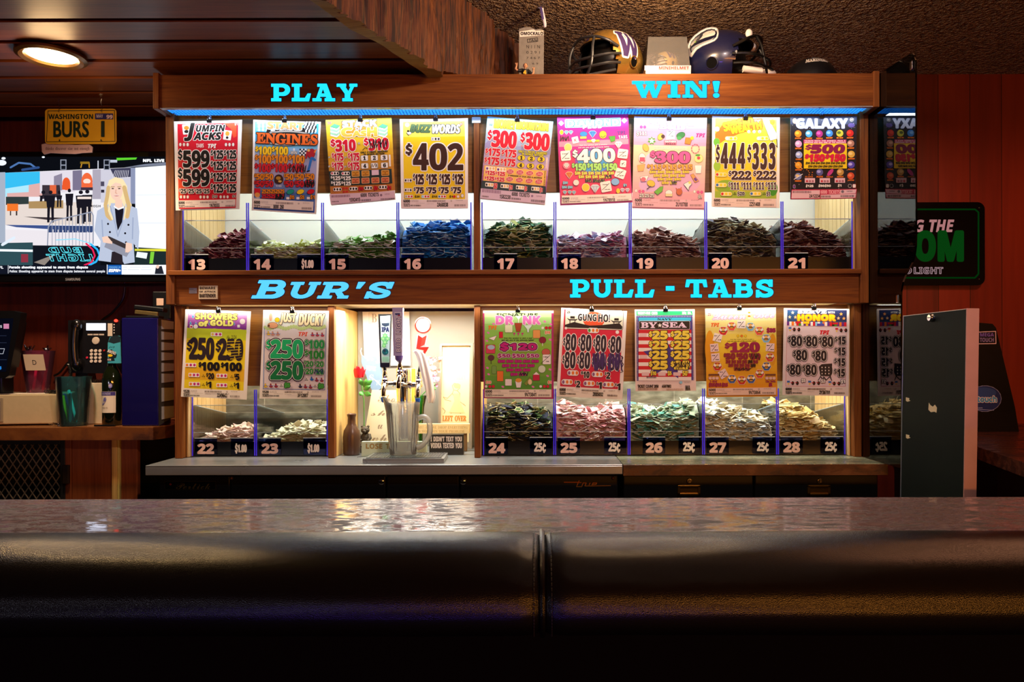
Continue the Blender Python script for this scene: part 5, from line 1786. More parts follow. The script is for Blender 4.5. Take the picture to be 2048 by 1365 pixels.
def p24(d):
 panel(d, ink('#b02a6c'), 0, 0.03, 1, 1)
 grad(d, ['#c8e8b0', '#8ccc58', '#8fc030', '#7ab02c', '#4f9a24'], .02, .0, .97, .895, 12)
 pk = ink('#e87ac0')
 for x, y in ((940, 305), (165, 410), (148, 510), (932, 495), (900, 945), (720, 1080), (345, 1080), (230, 300), (865, 270), (930, 865), (155, 845), (170, 925)): d.disc(x, y, 18, pk, 12, rot=25)
 d.text('SIGNATURE', 268, 168, 780, 205, K, st='B', bold=1); d.text('DR', 262, 205, 475, 302, pk, W_, 6, bold=7); d.text('NK', 600, 205, 808, 300, pk, W_, 6, bold=7)
 d.poly([(500, 200), (582, 200), (545, 245), (545, 290), (535, 290), (535, 245)], W_, GRN, 2)
 d.text('TPI', 165, 322, 272, 370, ORG, st='I', bold=2)
 d.rrect(372, 312, 465, 405, 12, ink('#e8ecc0'), K, 2); d.poly([(492, 290), (582, 290), (560, 395), (515, 395)], ink('#a8401c'), K, 3); d.poly([(605, 315), (712, 315), (672, 365), (668, 405), (650, 405), (645, 365)], ink('#d8ecd8'), K, 2); d.rrect(720, 375, 808, 475, 10, ink('#e8a050'), K, 3)
 d.rect(300, 398, 345, 472, RED, out=K); d.poly([(170, 478), (270, 445), (235, 505)], W_, K, 3); d.disc(838, 500, 42, ink('#8a1f2c'), 40, K, 3); d.line([(838, 540), (838, 570)], 4, W_)
 for x in (205,): d.rrect(138, 560, 250, 665, 12, ink('#d8405a'), K, 3); d.disc(200, 590, 45, ink('#b0d0e8'), 28)
 d.disc(880, 650, 50, ink('#c8604a'), 42, K, 3); d.disc(200, 720, 38, ink('#5a2a2c'), 34, K, 3); d.line([(200, 755), (200, 795)], 4, K)
 d.rrect(840, 680, 940, 800, 10, W_, K, 2); d.line([(820, 790), (930, 690)], 3, K); d.lines(850, 710, 900, 1, 9, 5, K); d.lines(880, 765, 920, 1, 9, 5, K)
 d.disc(830, 860, 45, ink('#d8e8c8'), 46, K, 3); d.rrect(210, 820, 265, 918, 14, ink('#7aa848'), K, 3); d.rect(275, 885, 350, 1010, ORG, out=K, ow=3); d.rrect(375, 985, 455, 1065, 8, W_, K, 2); d.poly([(500, 1010), (580, 1010), (565, 1090), (515, 1090)], W_, K, 3); d.disc(540, 1000, 38, ink('#e8a02c'), 26)
 d.poly([(610, 1040), (680, 960), (700, 980), (640, 1065)], ink('#8a9a2c'), K, 3); d.disc(682, 1020, 25, ink('#f0d8a0'), 35, K, 2); d.rect(720, 930, 800, 1000, ink('#c8203c'), out=K, ow=3); d.poly([(720, 930), (760, 895), (800, 930)], W_, K, 2)
 for x in (490, 540, 592): d.poly([(x - 18, 410), (x + 18, 410), (x, 430), (x, 455)], MAG)
 d.text('Find this symbol to pick a seal', 360, 468, 706, 488, K, bold=.5); d.text('and win one of the amounts below!', 330, 490, 732, 510, K, bold=.5)
 d.text('$120', 318, 535, 762, 632, MAG, K, 9, bold=6, out2=W_, ow2=20)
 for x in (285, 462, 640): d.text('$50', x, 668, x + 152, 722, ink('#a0106a'), W_, 4, bold=3, out2=K, ow2=10)
 for j, n in enumerate((5, 4, 3, 2)):
  for i in range(n): d.text('$25', 540 - n * 52 + i * 104 + 8, 745 + j * 54, 540 - n * 52 + i * 104 + 92, 780 + j * 54, MAG, ink('#5a0a3c'), 3, bold=3)
 d.scribble(560, 905, 650, 940, 10, 5, K, 4)
 for x, y, t_ in ((870, 388, '$15'), (140, 1005, '$15'), (905, 1005, '$1')): d.text(t_, x, y, x + 20 * len(t_), y + 38, ORG, W_, 4, bold=2)
 for x, y in ((840, 350), (140, 1075), (815, 1075)): d.disc(x, y, 16, W_); d.disc(x + 45, y, 18, RED, out=K); d.disc(x + 88, y, 18, RED, out=K)
 foot(d, 122, 1112, 948, 1210, '9V73841', bg=PAPER, seed=81, sx=.6)


poster((950, 600), [(100, 135), (975, 135), (975, 1230), (108, 1222)], ('green cocktail poster with a magenta $120, above bin 24', 'binder clip on top of the green cocktail poster'), p24, (532, 142), 0, D=2.822, edge=ink('#d8a0c0'))


def p25(d):
 panel(d, ink('#dd1f3f'), .045, .015, .945, .885)
 d.rrect(1120, 125, 1835, 365, 22, ink('#f0ecd0'), K, 5, rot=1.6)
 d.disc(1475, 250, 135, ink('#e8542c'), 100, seg=30)
 d.poly([(1115, 310), (1230, 275), (1290, 290), (1420, 320), (1560, 315), (1700, 300), (1790, 290), (1828, 335), (1822, 368), (1600, 358), (1116, 345)], K)
 for x, y in ((1210, 230), (1755, 255)):
  d.poly([(x - 75, y - 8), (x - 40, y + 10), (x + 40, y + 12), (x + 75, y), (x + 45, y + 28), (x - 45, y + 26)], K); d.rect(x - 28, y - 26, x + 28, y + 4, K)
  for q in (-32, 30): d.rect(x + q - 5, y + 20, x + q + 5, y + 62, K)
 d.text('GUNG', 1280, 178, 1505, 262, K, W_, 5, 'S', 2, rot=2); d.text('HO!', 1532, 182, 1672, 275, K, W_, 5, 'S', 2, rot=2)
 d.text("25", 1142, 138, 1180, 168, K, bold=1)
 trio(d, 1395, 348, 1538, 412, W_, (GRN, ORG, ORG), 30, out=K); d.disc(1765, 402, 22, W_); d.disc(1128, 352, 16, W_)
 bk = ink('#1f1a2c')
 for j, row in enumerate((((1098, 425), (1285, 432), (1470, 440), (1655, 455)), ((1088, 645), (1270, 650), (1455, 662), (1640, 672)))):
  for x, y in row:
   d.text('$', x, y + 45, x + 22, y + 145, bk, W_, 7, bold=3)
   d.text('8', x + 26, y, x + 86, y + 205, bk, W_, 8, bold=3); d.text('0', x + 94, y + 4, x + 154, y + 205, bk, W_, 8, bold=5)
 for x, y in ((1455, 665), (1645, 675)):
  d.scribble(x, y, x + 165, y + 190, 22, 6, ink('#3c2466'), int(x)); d.line([(x + 160, y - 20), (x + 20, y + 60)], 3, ink('#3c2466'))
 d.line([(1800, 690), (1835, 720), (1810, 760), (1840, 800), (1815, 850), (1835, 890), (1800, 905)], 4, K)
 for x, y in ((1215, 908), (1518, 925), (1143, 1020), (1415, 1038), (1655, 1052)): trio(d, x - 72, y - 34, x + 72, y + 34, W_, (ink('#8a5a8c'), ORG, ORG), 32, out=K)
 for t_, x, y in (('10', 1315, 888), ('2', 1612, 898), ('2', 1240, 1005), ('1', 1508, 1022), ('1', 1738, 1038)): pz(d, x, y, x + 62 + 40 * (len(t_) - 1), y + 80, t_, K, W_, 5, 4, sw=.3, sh=.45)
 foot(d, 1042, 1090, 1790, 1190, '2R85032', bg=None, seed=91, sx=.56, dy=12)


poster((950, 600), [(1072, 100), (1885, 140), (1828, 1240), (1010, 1198)], ('red poster with pagodas and rows of black $80, above bin 25', 'binder clip on top of the red pagoda poster'), p25, (1447, 130), 2.4, D=2.822)


def p26(d):
 d.poly([(140, 140), (832, 138), (838, 190), (142, 196)], ink('#1fae6a'))
 d.text('TWENTY-FIVE CENTS', 155, 150, 402, 185, W_, bold=1); d.text('25\u00a2 EA.', 708, 150, 822, 182, W_, bold=2)
 nb = ink('#3a2c8c')
 d.poly([(138, 198), (838, 192), (855, 1000), (142, 1005)], nb)
 for k in range(36): d.disc(150 + k * 19.5, 208, 5, W_, seg=6)
 for k in range(42): d.disc(150, 228 + k * 18.6, 5, W_, seg=6); d.disc(832 + k * .3, 228 + k * 18.6, 5, W_, seg=6)
 d.rect(165, 222, 815, 262, ink('#38c4e8')); d.text('NAVY', 400, 230, 578, 256, K, st='R', bold=1)
 d.rrect(172, 266, 800, 366, 14, K, W_, 4); d.text('BY', 195, 282, 395, 348, ink('#f0d8ec'), None, 0, 'R', 3); d.star(430, 318, 30, W_); d.text('SEA', 462, 280, 760, 345, ink('#f0d8ec'), None, 0, 'R', 3)
 for k in range(14): d.rect(165, 372 + k * 45, 820, 418 + k * 45, RED if k % 2 == 0 else W_, nx=6)
 d.poly([(225, 640), (430, 610), (510, 500), (570, 620), (800, 610), (620, 760), (660, 975), (480, 860), (320, 960), (380, 780)], nb)
 for j in range(4):
  for i in range(2):
   x, y = 298 + i * 270, 388 + j * 124
   d.text('$', x, y + 5, x + 38, y + 72, y_, K, 6, bold=4); d.text('25', x + 42, y, x + 225, y + 100, y_, K, 8, bold=6)
 d.scribble(620, 770, 800, 855, 14, 4, K, 2)
 for x, y in ((175, 415), (180, 685), (205, 900), (410, 900), (595, 900)): d.rrect(x, y, x + 92, y + 44, 8, ink('#e8c8c8'))
 for t_, x in (('$10', 318), ('$5', 530), ("50'", 712)): d.text(t_, x, 882, x + 22 * len(t_), 942, y_, K, 5, bold=2)
 d.text('TICKET COUNT 2058', 155, 1055, 412, 1090, K, st='B', bold=2); d.text('6587882', 458, 1055, 570, 1088, K, st='B', bold=2); d.text('WA', 745, 1062, 805, 1125, K, bold=1)
 d.barcode(158, 1095, 398, 1118, ink('#a07a6a'), 3); d.barcode(265, 950, 388, 972, K, 5); d.disc(690, 1025, 18, LBL, out=GRY); d.lines(730, 1008, 810, 3, 10, 2, GRY); d.lines(510, 1105, 720, 2, 14, 3, ink('#b8958a'))


poster((1250, 600), [(120, 122), (862, 118), (880, 1130), (128, 1135)], ('flag-striped poster with eight yellow $25 prizes, above bin 26', 'binder clip on top of the flag-striped poster'), p26, (502, 130), 0, D=2.822, edge=ink('#f2e2da'))


def p27(d):
 grad(d, ['#f4f0d0', '#f2e68c', '#f0d83c', '#eebc28', '#e8a41c', '#e6981c'], 0, 0, 1, 1, 14)
 d.disc(1050, 600, 60, ink('#e8a41c'), 220, seg=24); d.disc(1830, 620, 50, ink('#e8a41c'), 200, seg=24)
 pu = ink('#c890c8')
 d.text('Queen', 1085, 150, 1495, 245, ink('#f0dcf0'), pu, 5, 'C', 2, rot=-1); d.text('Bee', 1595, 138, 1850, 225, ink('#f0dcf0'), pu, 5, 'C', 2, rot=-1)
 d.text("25'", 1025, 165, 1070, 200, MAG); d.text('TPI', 1068, 290, 1168, 335, ink('#ee6a1c'), st='I', bold=2)
 for k in range(4): d.disc(1540, 160 + k * 22, 20 - abs(k - 1.5) * 3, (ORG, W_)[k % 2], 12)
 cols = (RED, ink('#e8503c'), ink('#7ac0e0'), ink('#e8503c'), ink('#7ac0e0'), ink('#d83a2c'), ink('#2a5a9c'), ink('#d83a2c'), ink('#2a5a9c'), ink('#c8201c'), ink('#2a5a9c'), ink('#c8201c'))
 pts = ((1218, 388), (1322, 330), (1555, 335), (1665, 388), (1748, 480), (1795, 715), (1752, 828), (1668, 920), (1562, 985), (1447, 1000), (1325, 985), (1143, 828))
 for (x, y), c in zip(pts, cols):
  d.disc(x, y, 56, c, 56, W_, 3, 6); d.disc(x, y - 6, 30, ink('#f0b03c'), 32, K, 3); d.line([(x - 22, y + 6), (x + 22, y + 6)], 6, K); d.disc(x - 10, y - 18, 5, W_); d.disc(x + 10, y - 18, 5, W_); d.disc(x - 32, y - 16, 14, W_, 20, K, 2, rot=-30); d.disc(x + 32, y - 16, 14, W_, 20, K, 2, rot=30)
 for x, y, a in ((1145, 470, 14), (1105, 595, -6), (1118, 715, -4), (1440, 305, 2), (1795, 590, 4), (1215, 920, -30)):
  d.rect(x - 52, y - 50, x + 52, y + 50, W_ if y < 500 else ink('#eed8d8'), rot=a); d.line([(x - 30, y + 38), (x + 28, y - 36)], 3, K); d.lines(x - 42, y - 22, x - 4, 1, 9, 5, K, int(x)); d.lines(x + 2, y + 28, x + 44, 1, 9, 5, K, int(y))
 trio(d, 1375, 430, 1515, 468, None, (YEL, ORG, YEL)); d.text('Find the crown symbol to pick a', 1305, 485, 1595, 500, K); d.text('seal and win one of the amounts below', 1268, 505, 1625, 520, K)
 ma = ink('#9a0f4c')
 d.text('$', 1238, 535, 1292, 605, ma, bold=4); d.text('120', 1300, 535, 1660, 645, ma, None, 0, 'R', 11)
 for x in (1225, 1380, 1535): pz(d, x, 665, x + 138, 738, '50', ink('#8a1038'), None, 0, 7)
 d.scribble(1560, 665, 1660, 738, 9, 4, K, 4)
 for j, n in enumerate((6, 5, 3)):
  for i in range(n): d.text('25', 1448 - n * 34 + i * 68 + 4, 752 + j * 44, 1448 - n * 34 + i * 68 + 60, 786 + j * 44, ink('#8a1038'), None, 0, 'R', 4)
 for x0, x1, y in ((1525, 1578, 752), (1560, 1612, 798), (1350, 1545, 842)): d.scribble(x0, y, x1, y + 32, 10, 5, K, int(y))
 d.text('$35', 1755, 350, 1858, 410, ma, None, 0, 'S', 6)
 d.rect(1032, 920, 1165, 942, ink('#6a3a2c')); d.rect(1735, 920, 1862, 942, ink('#6a3a2c'))
 for x in (1052, 1095, 1138, 1755, 1800, 1842): d.disc(x, 972, 22, ink('#e8c0b0'), 20, K, 2, 8)
 d.text('3 WIN', 1052, 1002, 1135, 1022, ma, bold=1); d.text('250 WIN', 1738, 1002, 1858, 1022, ma, bold=1)
 for x in (1038, 1118, 1200): d.text('$15', x, 1030, x + 70, 1080, ma, None, 0, 'R', 4)
 d.text('$1', 1782, 1030, 1818, 1075, ma, None, 0, 'R', 4)
 foot(d, 1028, 1092, 1865, 1182, '9V73864', bg=ink('#eed0c4'), seed=101, sx=.6)


poster((1250, 600), [(992, 112), (1868, 98), (1890, 1200), (1010, 1208)], ('golden bee poster with a maroon $120 and hexagon badges, above bin 27', 'binder clip on top of the golden bee poster'), p27, (1418, 112), -.6, D=2.822, edge=ink('#ecd9a0'))


def p28(d):
 d.poly([(150, 122), (888, 128), (870, 1078), (128, 1075)], ink('#c83a44')); d.poly([(153, 125), (885, 131), (866, 1074), (132, 1071)], ink('#ead8da'))
 d.poly([(150, 125), (888, 130), (884, 328), (146, 318)], ink('#1f4a78')); d.poly([(500, 125), (888, 130), (886, 270), (500, 265)], ink('#1c2c58'))
 for x, y, c in ((218, 160, '#f2e0b0'), (180, 215, '#f2e0b0'), (252, 217, '#f2c890'), (818, 178, '#f2a04a'), (785, 230, '#f2c080'), (852, 232, '#f2b060')): d.star(x, y, 24, ink(c))
 d.text('SERVE', 285, 132, 640, 170, W_, K, 3, 'R', 4); d.text('WITH', 655, 145, 738, 170, W_); d.text('HONOR', 282, 188, 745, 258, YEL, ORG, 6, 'S', 6)
 cs = [PUR, W_, ORG, W_, RED, GRN, W_, PUR, YEL, PUR, W_, RED, LBL, W_, BLU, ORG, W_, PUR, RED, K, GRN, PUR, ORG, PUR, RED]
 for k, c in enumerate(cs):
  d.rect(145 + k * 29.5, 270 + k * .4, 145 + (k + 1) * 29.5, 320 + k * .4, c)
 d.rect(250, 270, 320, 292, RED); d.rect(345, 270, 425, 298, YEL); d.rect(520, 295, 608, 325, ink('#4a4aa8')); d.rect(710, 282, 780, 306, RED)
 for x, y in ((165, 370), (745, 380), (145, 1035), (410, 1035), (660, 1040)):
  d.rect(x, y - 30, x + 36, y - 8, BLU if x < 700 else RED); d.star(x + 18, y + 8, 16, YEL)
  for q in (72, 130): d.disc(x + q, y, 18, K, 24); d.line([(x + q - 30, y - 8), (x + q, y - 4)], 3, RED)
 d.text('TPI', 558, 382, 670, 428, RED, st='I', bold=3)
 bk = ink('#1a1a26')
 for x, y in ((155, 450), (345, 455), (540, 458), (218, 625), (458, 632), (140, 805), (335, 808)):
  d.text('$', x + 5, y + 10, x + 40, y + 75, bk, W_, 4, bold=3, out2=bk, ow2=14); d.text('80', x + 42, y, x + 175, y + 125, bk, W_, 6, bold=5, out2=bk, ow2=18)
 d.text('80', 560, 812, 700, 940, bk, W_, 5, bold=9); d.poly([(540, 830), (575, 800), (705, 790), (700, 900), (690, 950), (560, 945)], bk)
 for k in range(9): d.disc(580 + k % 3 * 42, 840 + k // 3 * 38, 6, W_, 10, seg=8)
 d.scribble(540, 950, 690, 1000, 7, 5, bk, 3)
 for x, y in ((738, 460), (735, 595), (732, 728), (728, 860)):
  d.text('$', x, y, x + 28, y + 60, bk, W_, 4, bold=2, out2=bk, ow2=10); d.text('15', x + 42, y + 2, x + 128, y + 92, bk, W_, 4, bold=6, out2=bk, ow2=16)
 for t_, x, y in (('$5', 325, 978), ('$2', 568, 985), ('$1', 812, 990)): d.text(t_, x, y, x + 48, y + 48, W_, bk, 5, bold=2)
 foot(d, 118, 1085, 882, 1180, '2Y36701', bg=None, seed=111, sx=.56)


poster((1550, 600), [(108, 105), (918, 115), (910, 1195), (88, 1182)], ('white military-medal poster with rows of black $80, above bin 28', 'binder clip on top of the white medal poster'), p28, (482, 108), .3, D=2.822, edge=ink('#eadfdd'))
# ------------------------------------------------------------------ acrylic ticket bins
acr = clear('clear_acrylic', (0.97, 0.985, 0.99), 0.04, 1.45, 0.8)
edge_m, nt, b = new_mat('acrylic_edge_glow')  # edge-lit glow of the clear sheet, put into its colour and emission
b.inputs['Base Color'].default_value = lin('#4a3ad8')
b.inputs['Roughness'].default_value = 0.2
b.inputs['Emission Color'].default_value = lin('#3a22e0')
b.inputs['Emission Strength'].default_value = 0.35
edge_m2 = mat('#cfe6f2', 0.15, var=0.03, name='bright_acrylic_edge')
binblack = mat('#07070a', 0.22, var=0.2, name='bin_black')
numcol = mat('#efcfc6', 0.4, var=0.04, name='number_pink')
plate_m = mat('#1d2350', 0.15, var=0.1, name='label_blue')
plate_b = mat('#3f86b8', 0.15, var=0.1, name='label_light_blue')

tick_groups = 'loose pull-tab tickets lying on the heaps'


WORD = 'thirteen fourteen fifteen sixteen seventeen eighteen nineteen twenty twenty-one twenty-two twenty-three twenty-four twenty-five twenty-six twenty-seven twenty-eight'.split()


def ticket_mesh(m_face, m_back, w_, h, name):
 mb = MB()
 t = 0.0011
 mb.add([(-w_ / 2, -h / 2, 0), (w_ / 2, -h / 2, 0), (w_ / 2, h / 2, 0.0015), (-w_ / 2, h / 2, 0.0015), (-w_ / 2, -h / 2, t), (w_ / 2, -h / 2, t), (w_ / 2, h / 2, t + .0015), (-w_ / 2, h / 2, t + .0015)],
   [(3, 2, 1, 0), (0, 1, 5, 4), (1, 2, 6, 5), (2, 3, 7, 6), (3, 0, 4, 7)], m_back)
 mb.add([(-w_ / 2, -h / 2, t), (w_ / 2, -h / 2, t), (w_ / 2, h / 2, t + .0015), (-w_ / 2, h / 2, t + .0015)], [(0, 1, 2, 3)], m_back)
 q = .86
 mb.add([(-w_ / 2 * q, -h / 2 * q, t + .0003), (w_ / 2 * q, -h / 2 * q, t + .0003), (w_ / 2 * q, h / 2 * q, t + .0017), (-w_ / 2 * q, h / 2 * q, t + .0017)], [(0, 1, 2, 3)], m_face)
 return mb


def make_bin(no, x0, x1, yf, z0, price, cols, heights, base_col, side, lab, numx=None, n_pile=900, low=0.0, nm_=''):
 """heights: heap height (m) at left, middle, right of the bin, front row; the heap is deeper to the back"""
 xa, xb = x0 + 0.0015, x1 - 0.0015
 dep = 0.33 if z0 > 1.5 else 0.318
 upper = z0 > 1.5
 hp, hs = (0.053, 0.266) if upper else (0.056, 0.262)
 zf = 0.2
 t = thing('ticket_bin', lab, 'ticket bin', ((x0 + x1) / 2, yf, z0), 'clear acrylic pull-tab bins')
 for s in (0, 1):
  X0 = xa if s == 0 else xb - 0.004
  prof = [(yf, z0), (yf, z0 + hs), (yf + 0.008, z0 + hs), (yf + 0.012, z0 + zf), (yf + dep, z0 + zf - 0.055), (yf + dep, z0)]
  p = MB().prism(prof, lambda u, v, k, X0=X0: (X0 + 0.004 * k, u, v), acr).build('side_panel', t)
  MB().box(X0, X0 + 0.004, yf - 0.0022, yf - 0.0002, z0 + 0.001, z0 + hs, edge_m).build('edge', p, label='violet-blue front edge')
  MB().tube([(X0 + 0.002, yf + 0.013, z0 + zf + 0.001), (X0 + 0.002, yf + dep, z0 + zf - 0.054)], 0.0012, edge_m2, 5).build('edge', p, label='bright sloping top edge')
 i0, i1 = xa + 0.0042, xb - 0.0042
 MB().box(i0, i1, yf + 0.002, yf + 0.006, z0 + 0.001, z0 + hp, binblack).build('front_panel', t, label='black lower front')
 MB().box(i0, i1, yf + 0.002, yf + 0.005, z0 + hp + 0.0002, z0 + 0.092 + low, acr).build('front_wall', t)
 MB().box(i0, i1, yf + 0.002, yf + 0.005, z0 + 0.0925 + low, z0 + 0.0935 + low, edge_m2).build('front_wall_edge', t)
 MB().box(i0, i1, yf + 0.007, yf + 0.010, z0 + 0.094 + low, z0 + zf - 0.001, acr).build('front_flap', t)
 MB().box(i0, i1, yf + 0.0065, yf + 0.0105, z0 + zf - 0.001, z0 + zf + 0.0015, edge_m2).build('flap_edge', t)
 MB().box(i0, i1, yf + 0.007, yf + dep - 0.004, z0 + 0.002, z0 + 0.010, binblack).build('floor_panel', t)
 MB().box(i0, i1, yf + dep - 0.004, yf + dep, z0 + 0.002, z0 + zf - 0.06, acr).build('back_wall', t)
 # number plate (and price plate) in their clear sleeves
 h = hp
 pl = numx if numx is not None else 0.012
 for k, (a, wd, s_) in enumerate(((pl, 0.088, str(no)), (x1 - x0 - 0.098, 0.088, price))):
  if not s_: continue
  px0 = x0 + a
  mb = MB()
  mb.box(px0, px0 + wd, yf - 0.0006, yf + 0.0012, z0 + 0.004, z0 + hp + 0.014, clear_plate)
  mb.box(px0 - 0.0004, px0 + wd + 0.0004, yf - 0.0008, yf + 0.0014, z0 + hp + 0.0135, z0 + hp + 0.0165, edge_m2)
  d = Draw(mb, lambda u, v, q: Vector((u, yf - 0.0012 - q, v)), 0.0002)
  def tx(s2, a0, b0, a1, b1, m, bold, st='S', out=None, ow=0):
   v, f, ed, bb = text_geo(s2, st)
   sx, sy = (a1 - a0) / (bb[2] - bb[0]), (b1 - b0) / (bb[3] - bb[1])
   v = [(a0 + (p_ - bb[0]) * sx, b0 + (q_ - bb[1]) * sy) for p_, q_ in v]
   if out is not None:
    aa, ff = stroke_geo(v, ed, bold + ow)
    d.put(aa, ff, out)
   aa, ff = stroke_geo(v, ed, bold, 6)
   d.put(aa, ff, m)
   d.put(v, f, m)
  if k == 0: tx(s_, px0 + 0.013, z0 + 0.0105, px0 + 0.075, z0 + 0.0475, numcol, 0.0022)
  else: tx(s_, px0 + 0.018, z0 + 0.011, px0 + 0.062, z0 + 0.049, W_, 0.0014)
  mb.build('number_plate' if k == 0 else 'price_plate', t)
 # ---- tickets
 r = random.Random(no * 17)
 mats = [ink(c) for c in cols]
 mback = ink(base_col)
 def H(x, y):
  u = (x - i0) / (i1 - i0)
  a, b_, c = heights
  hh = a + (b_ - a) * u * 2 if u < .5 else b_ + (c - b_) * (u - .5) * 2
  v = (y - yf) / dep
  return hh * (0.68 + 0.42 * min(1, v / 0.3)) * (1 - 0.25 * max(0, v - .7) / .3)
 pile = MB()
 nx, ny = 16, 14
 ya, yb = yf + 0.046, yf + dep - 0.008
 g = []
 for j in range(ny + 1):
  for i in range(nx + 1):
   x, y = i0 + 0.002 + (i1 - i0 - 0.004) * i / nx, ya + (yb - ya) * j / ny
   g.append((x, y, z0 + 0.011 + max(0.001, H(x, y) - (0.03 if j == 0 else 0.018) + r.uniform(-.004, .004))))
 pile.add(g, [(j * (nx + 1) + i, j * (nx + 1) + i + 1, (j + 1) * (nx + 1) + i + 1, (j + 1) * (nx + 1) + i) for j in range(ny) for i in range(nx)], mats[0])
 fr_ = [(x, y, z) for (x, y, z) in g[:nx + 1]]
 pile.add(fr_ + [(x, y, z0 + 0.011) for x, y, z in fr_], [(i, i + nx + 1, i + nx + 2, i + 1) for i in range(nx)], mats[0])
 TW, TL = 0.023, 0.041
 def pose(front, skirt=False):
  while True:
   x = r.uniform(i0 + 0.022, i1 - 0.022)
   if skirt: y = r.uniform(yf + 0.026, yf + 0.075)
   elif front: y = yf + 0.03 + (dep - 0.09) * r.random() ** 1.5
   else: y = r.uniform(yf + 0.03, yf + dep - 0.03)
   hh = H(x, y)
   z = z0 + 0.013 + hh * (r.uniform(0.72, 1.0) if front else r.uniform(.15, .98) if y < yf + 0.10 else r.uniform(.75, 1.0))
   if skirt: z = z0 + 0.0125 + max(0.003, hh) * r.random()
   sl = 0.22 if skirt else 0.42
   e = Euler((r.gauss(0.05 if skirt else 0.25, sl), r.gauss(0, sl), r.uniform(0, 2 * PI)), 'XYZ')
   M = Matrix.Translation((x, y, z)) @ e.to_matrix().to_4x4()
   ok = True
   for cx_, cy_ in ((-TL / 2, -TW / 2), (TL / 2, -TW / 2), (-TL / 2, TW / 2), (TL / 2, TW / 2)):
    p = M @ Vector((cx_, cy_, 0))
    if not (i0 + .001 < p.x < i1 - .001 and yf + 0.012 < p.y < yf + dep - 0.006 and p.z > z0 + 0.0115): ok = False
   if ok: return M
 protos = [ticket_mesh(m, mback, TL, TW, 'ticket') for m in mats]
 full = protos + [ticket_mesh(m, m, TL, TW, 'ticket') for m in mats]
 wts = [2, 1, 1, 1][:len(mats)] + [4, 3, 2, 1][:len(mats)]
 for k in range(n_pile):
  M = pose(False, k % 5 < 3)
  q = r.choices(full, wts)[0]
  o = len(pile.v)
  pile.v += [tuple(M @ Vector(p)) for p in q.v]
  km = [pile.mi(m) for m in q.mats]
  for f_, m_ in zip(q.f, q.fm):
   pile.f.append(tuple(i + o for i in f_)); pile.fm.append(km[m_]); pile.fs.append(False)
 tag(pile.build('ticket_heap', org=((i0 + i1) / 2, yf + 0.15, z0 + 0.011)), side, 'ticket heap', 'heaps of pull-tab tickets', 'stuff')
 objs = []
 for q in protos:
  o = q.build('pull_tab_ticket', org=(0, 0, 0))
  objs.append(o)
 for k in range(18):
  src = objs[k % len(objs)]
  o = src if k < len(objs) else src.copy()
  if k >= len(objs): COL.objects.link(o)
  M = pose(True)
  o.matrix_world = Matrix.Translation((0, 0, 0.004)) @ M
  tag(o, 'loose paper ticket lying on the heap of %s in bin %s' % (nm_, WORD[no - 13]), 'ticket', 'loose tickets on the heap of %s' % nm_)


clear_plate = clear('clear_blue_sleeve', (0.30, 0.36, 0.75), 0.05, 1.45, 1.0)
U = [347.6, 496, 646, 796.5, 944.5]
U2 = [963, 1110.5, 1261, 1412, 1564.5, 1716]
L1 = [366, 511, 656]
L2 = [965, 1109, 1257.6, 1406.6, 1554.4, 1701.5]
YFU, YFL = 2.812, 2.884
spec = [
 (13, None, '#f0d4cc', ['#5a1a2c', '#6e2036', '#c88a8c'], (0.03, 0.14, 0.16), 'maroon tickets'),
 (14, '$1.00', '#e6e8d8', ['#c9cf8a', '#b8c060', '#dfe2d0'], (0.11, 0.1, 0.12), 'pale yellow-green tickets'),
 (15, None, '#e9e6da', ['#5c8a34', '#4a7a2c', '#eeeadc'], (0.115, 0.125, 0.15), 'green and white tickets'),
 (16, None, '#bcd8e4', ['#155a9c', '#1a6cae', '#2a7cb8'], (0.17, 0.18, 0.19), 'blue tickets'),
 (17, None, '#d4cfa4', ['#1e3a24', '#2a5a38', '#8a8a3c', '#3a6a48'], (0.17, 0.18, 0.185), 'dark green tickets'),
 (18, None, '#e8dce4', ['#a85a78', '#8a9ab8', '#d8c8d4'], (0.135, 0.13, 0.145), 'pink and grey-blue tickets'),
 (19, None, '#e6d0c0', ['#6a4a44', '#8a5a50', '#b08a7c'], (0.135, 0.155, 0.11), 'dusky pink tickets'),
 (20, None, '#c4b890', ['#4a4634', '#5c5236', '#3a3440'], (0.18, 0.19, 0.15), 'olive-brown tickets'),
 (21, None, '#b89a8a', ['#4a2420', '#5e2e28', '#3a2430'], (0.18, 0.17, 0.11), 'reddish-brown tickets'),
 (22, '$1.00', '#f0dcca', ['#e6c8c0', '#e8d6c0', '#d9b4b0'], (0.05, 0.085, 0.07), 'pinkish cream tickets'),
 (23, '$1.00', '#ece6cc', ['#dce0c0', '#cfd4b0', '#e8e4d0'], (0.05, 0.095, 0.08), 'cream and pale green tickets'),
 (24, '25\u00a2', '#dcd2a0', ['#23283c', '#3a5228', '#2c2c34'], (0.15, 0.165, 0.13), 'dark green and navy tickets'),
 (25, '25\u00a2', '#f4e2da', ['#dca8ac', '#f0dcd4', '#c07a84'], (0.185, 0.14, 0.17), 'pink and cream tickets'),
 (26, '25\u00a2', '#dfe2cc', ['#8a9a80', '#5a9a8c', '#b8c0a4'], (0.17, 0.14, 0.19), 'grey-green tickets'),
 (27, '25\u00a2', '#f0ead4', ['#e6e0c4', '#c4d6dc', '#e8d8b0'], (0.185, 0.15, 0.12), 'cream and pale blue tickets'),
 (28, '25\u00a2', '#f0e2b4', ['#e0c88c', '#d4b874', '#eadcae'], (0.18, 0.155, 0.07), 'pale gold tickets'),
]
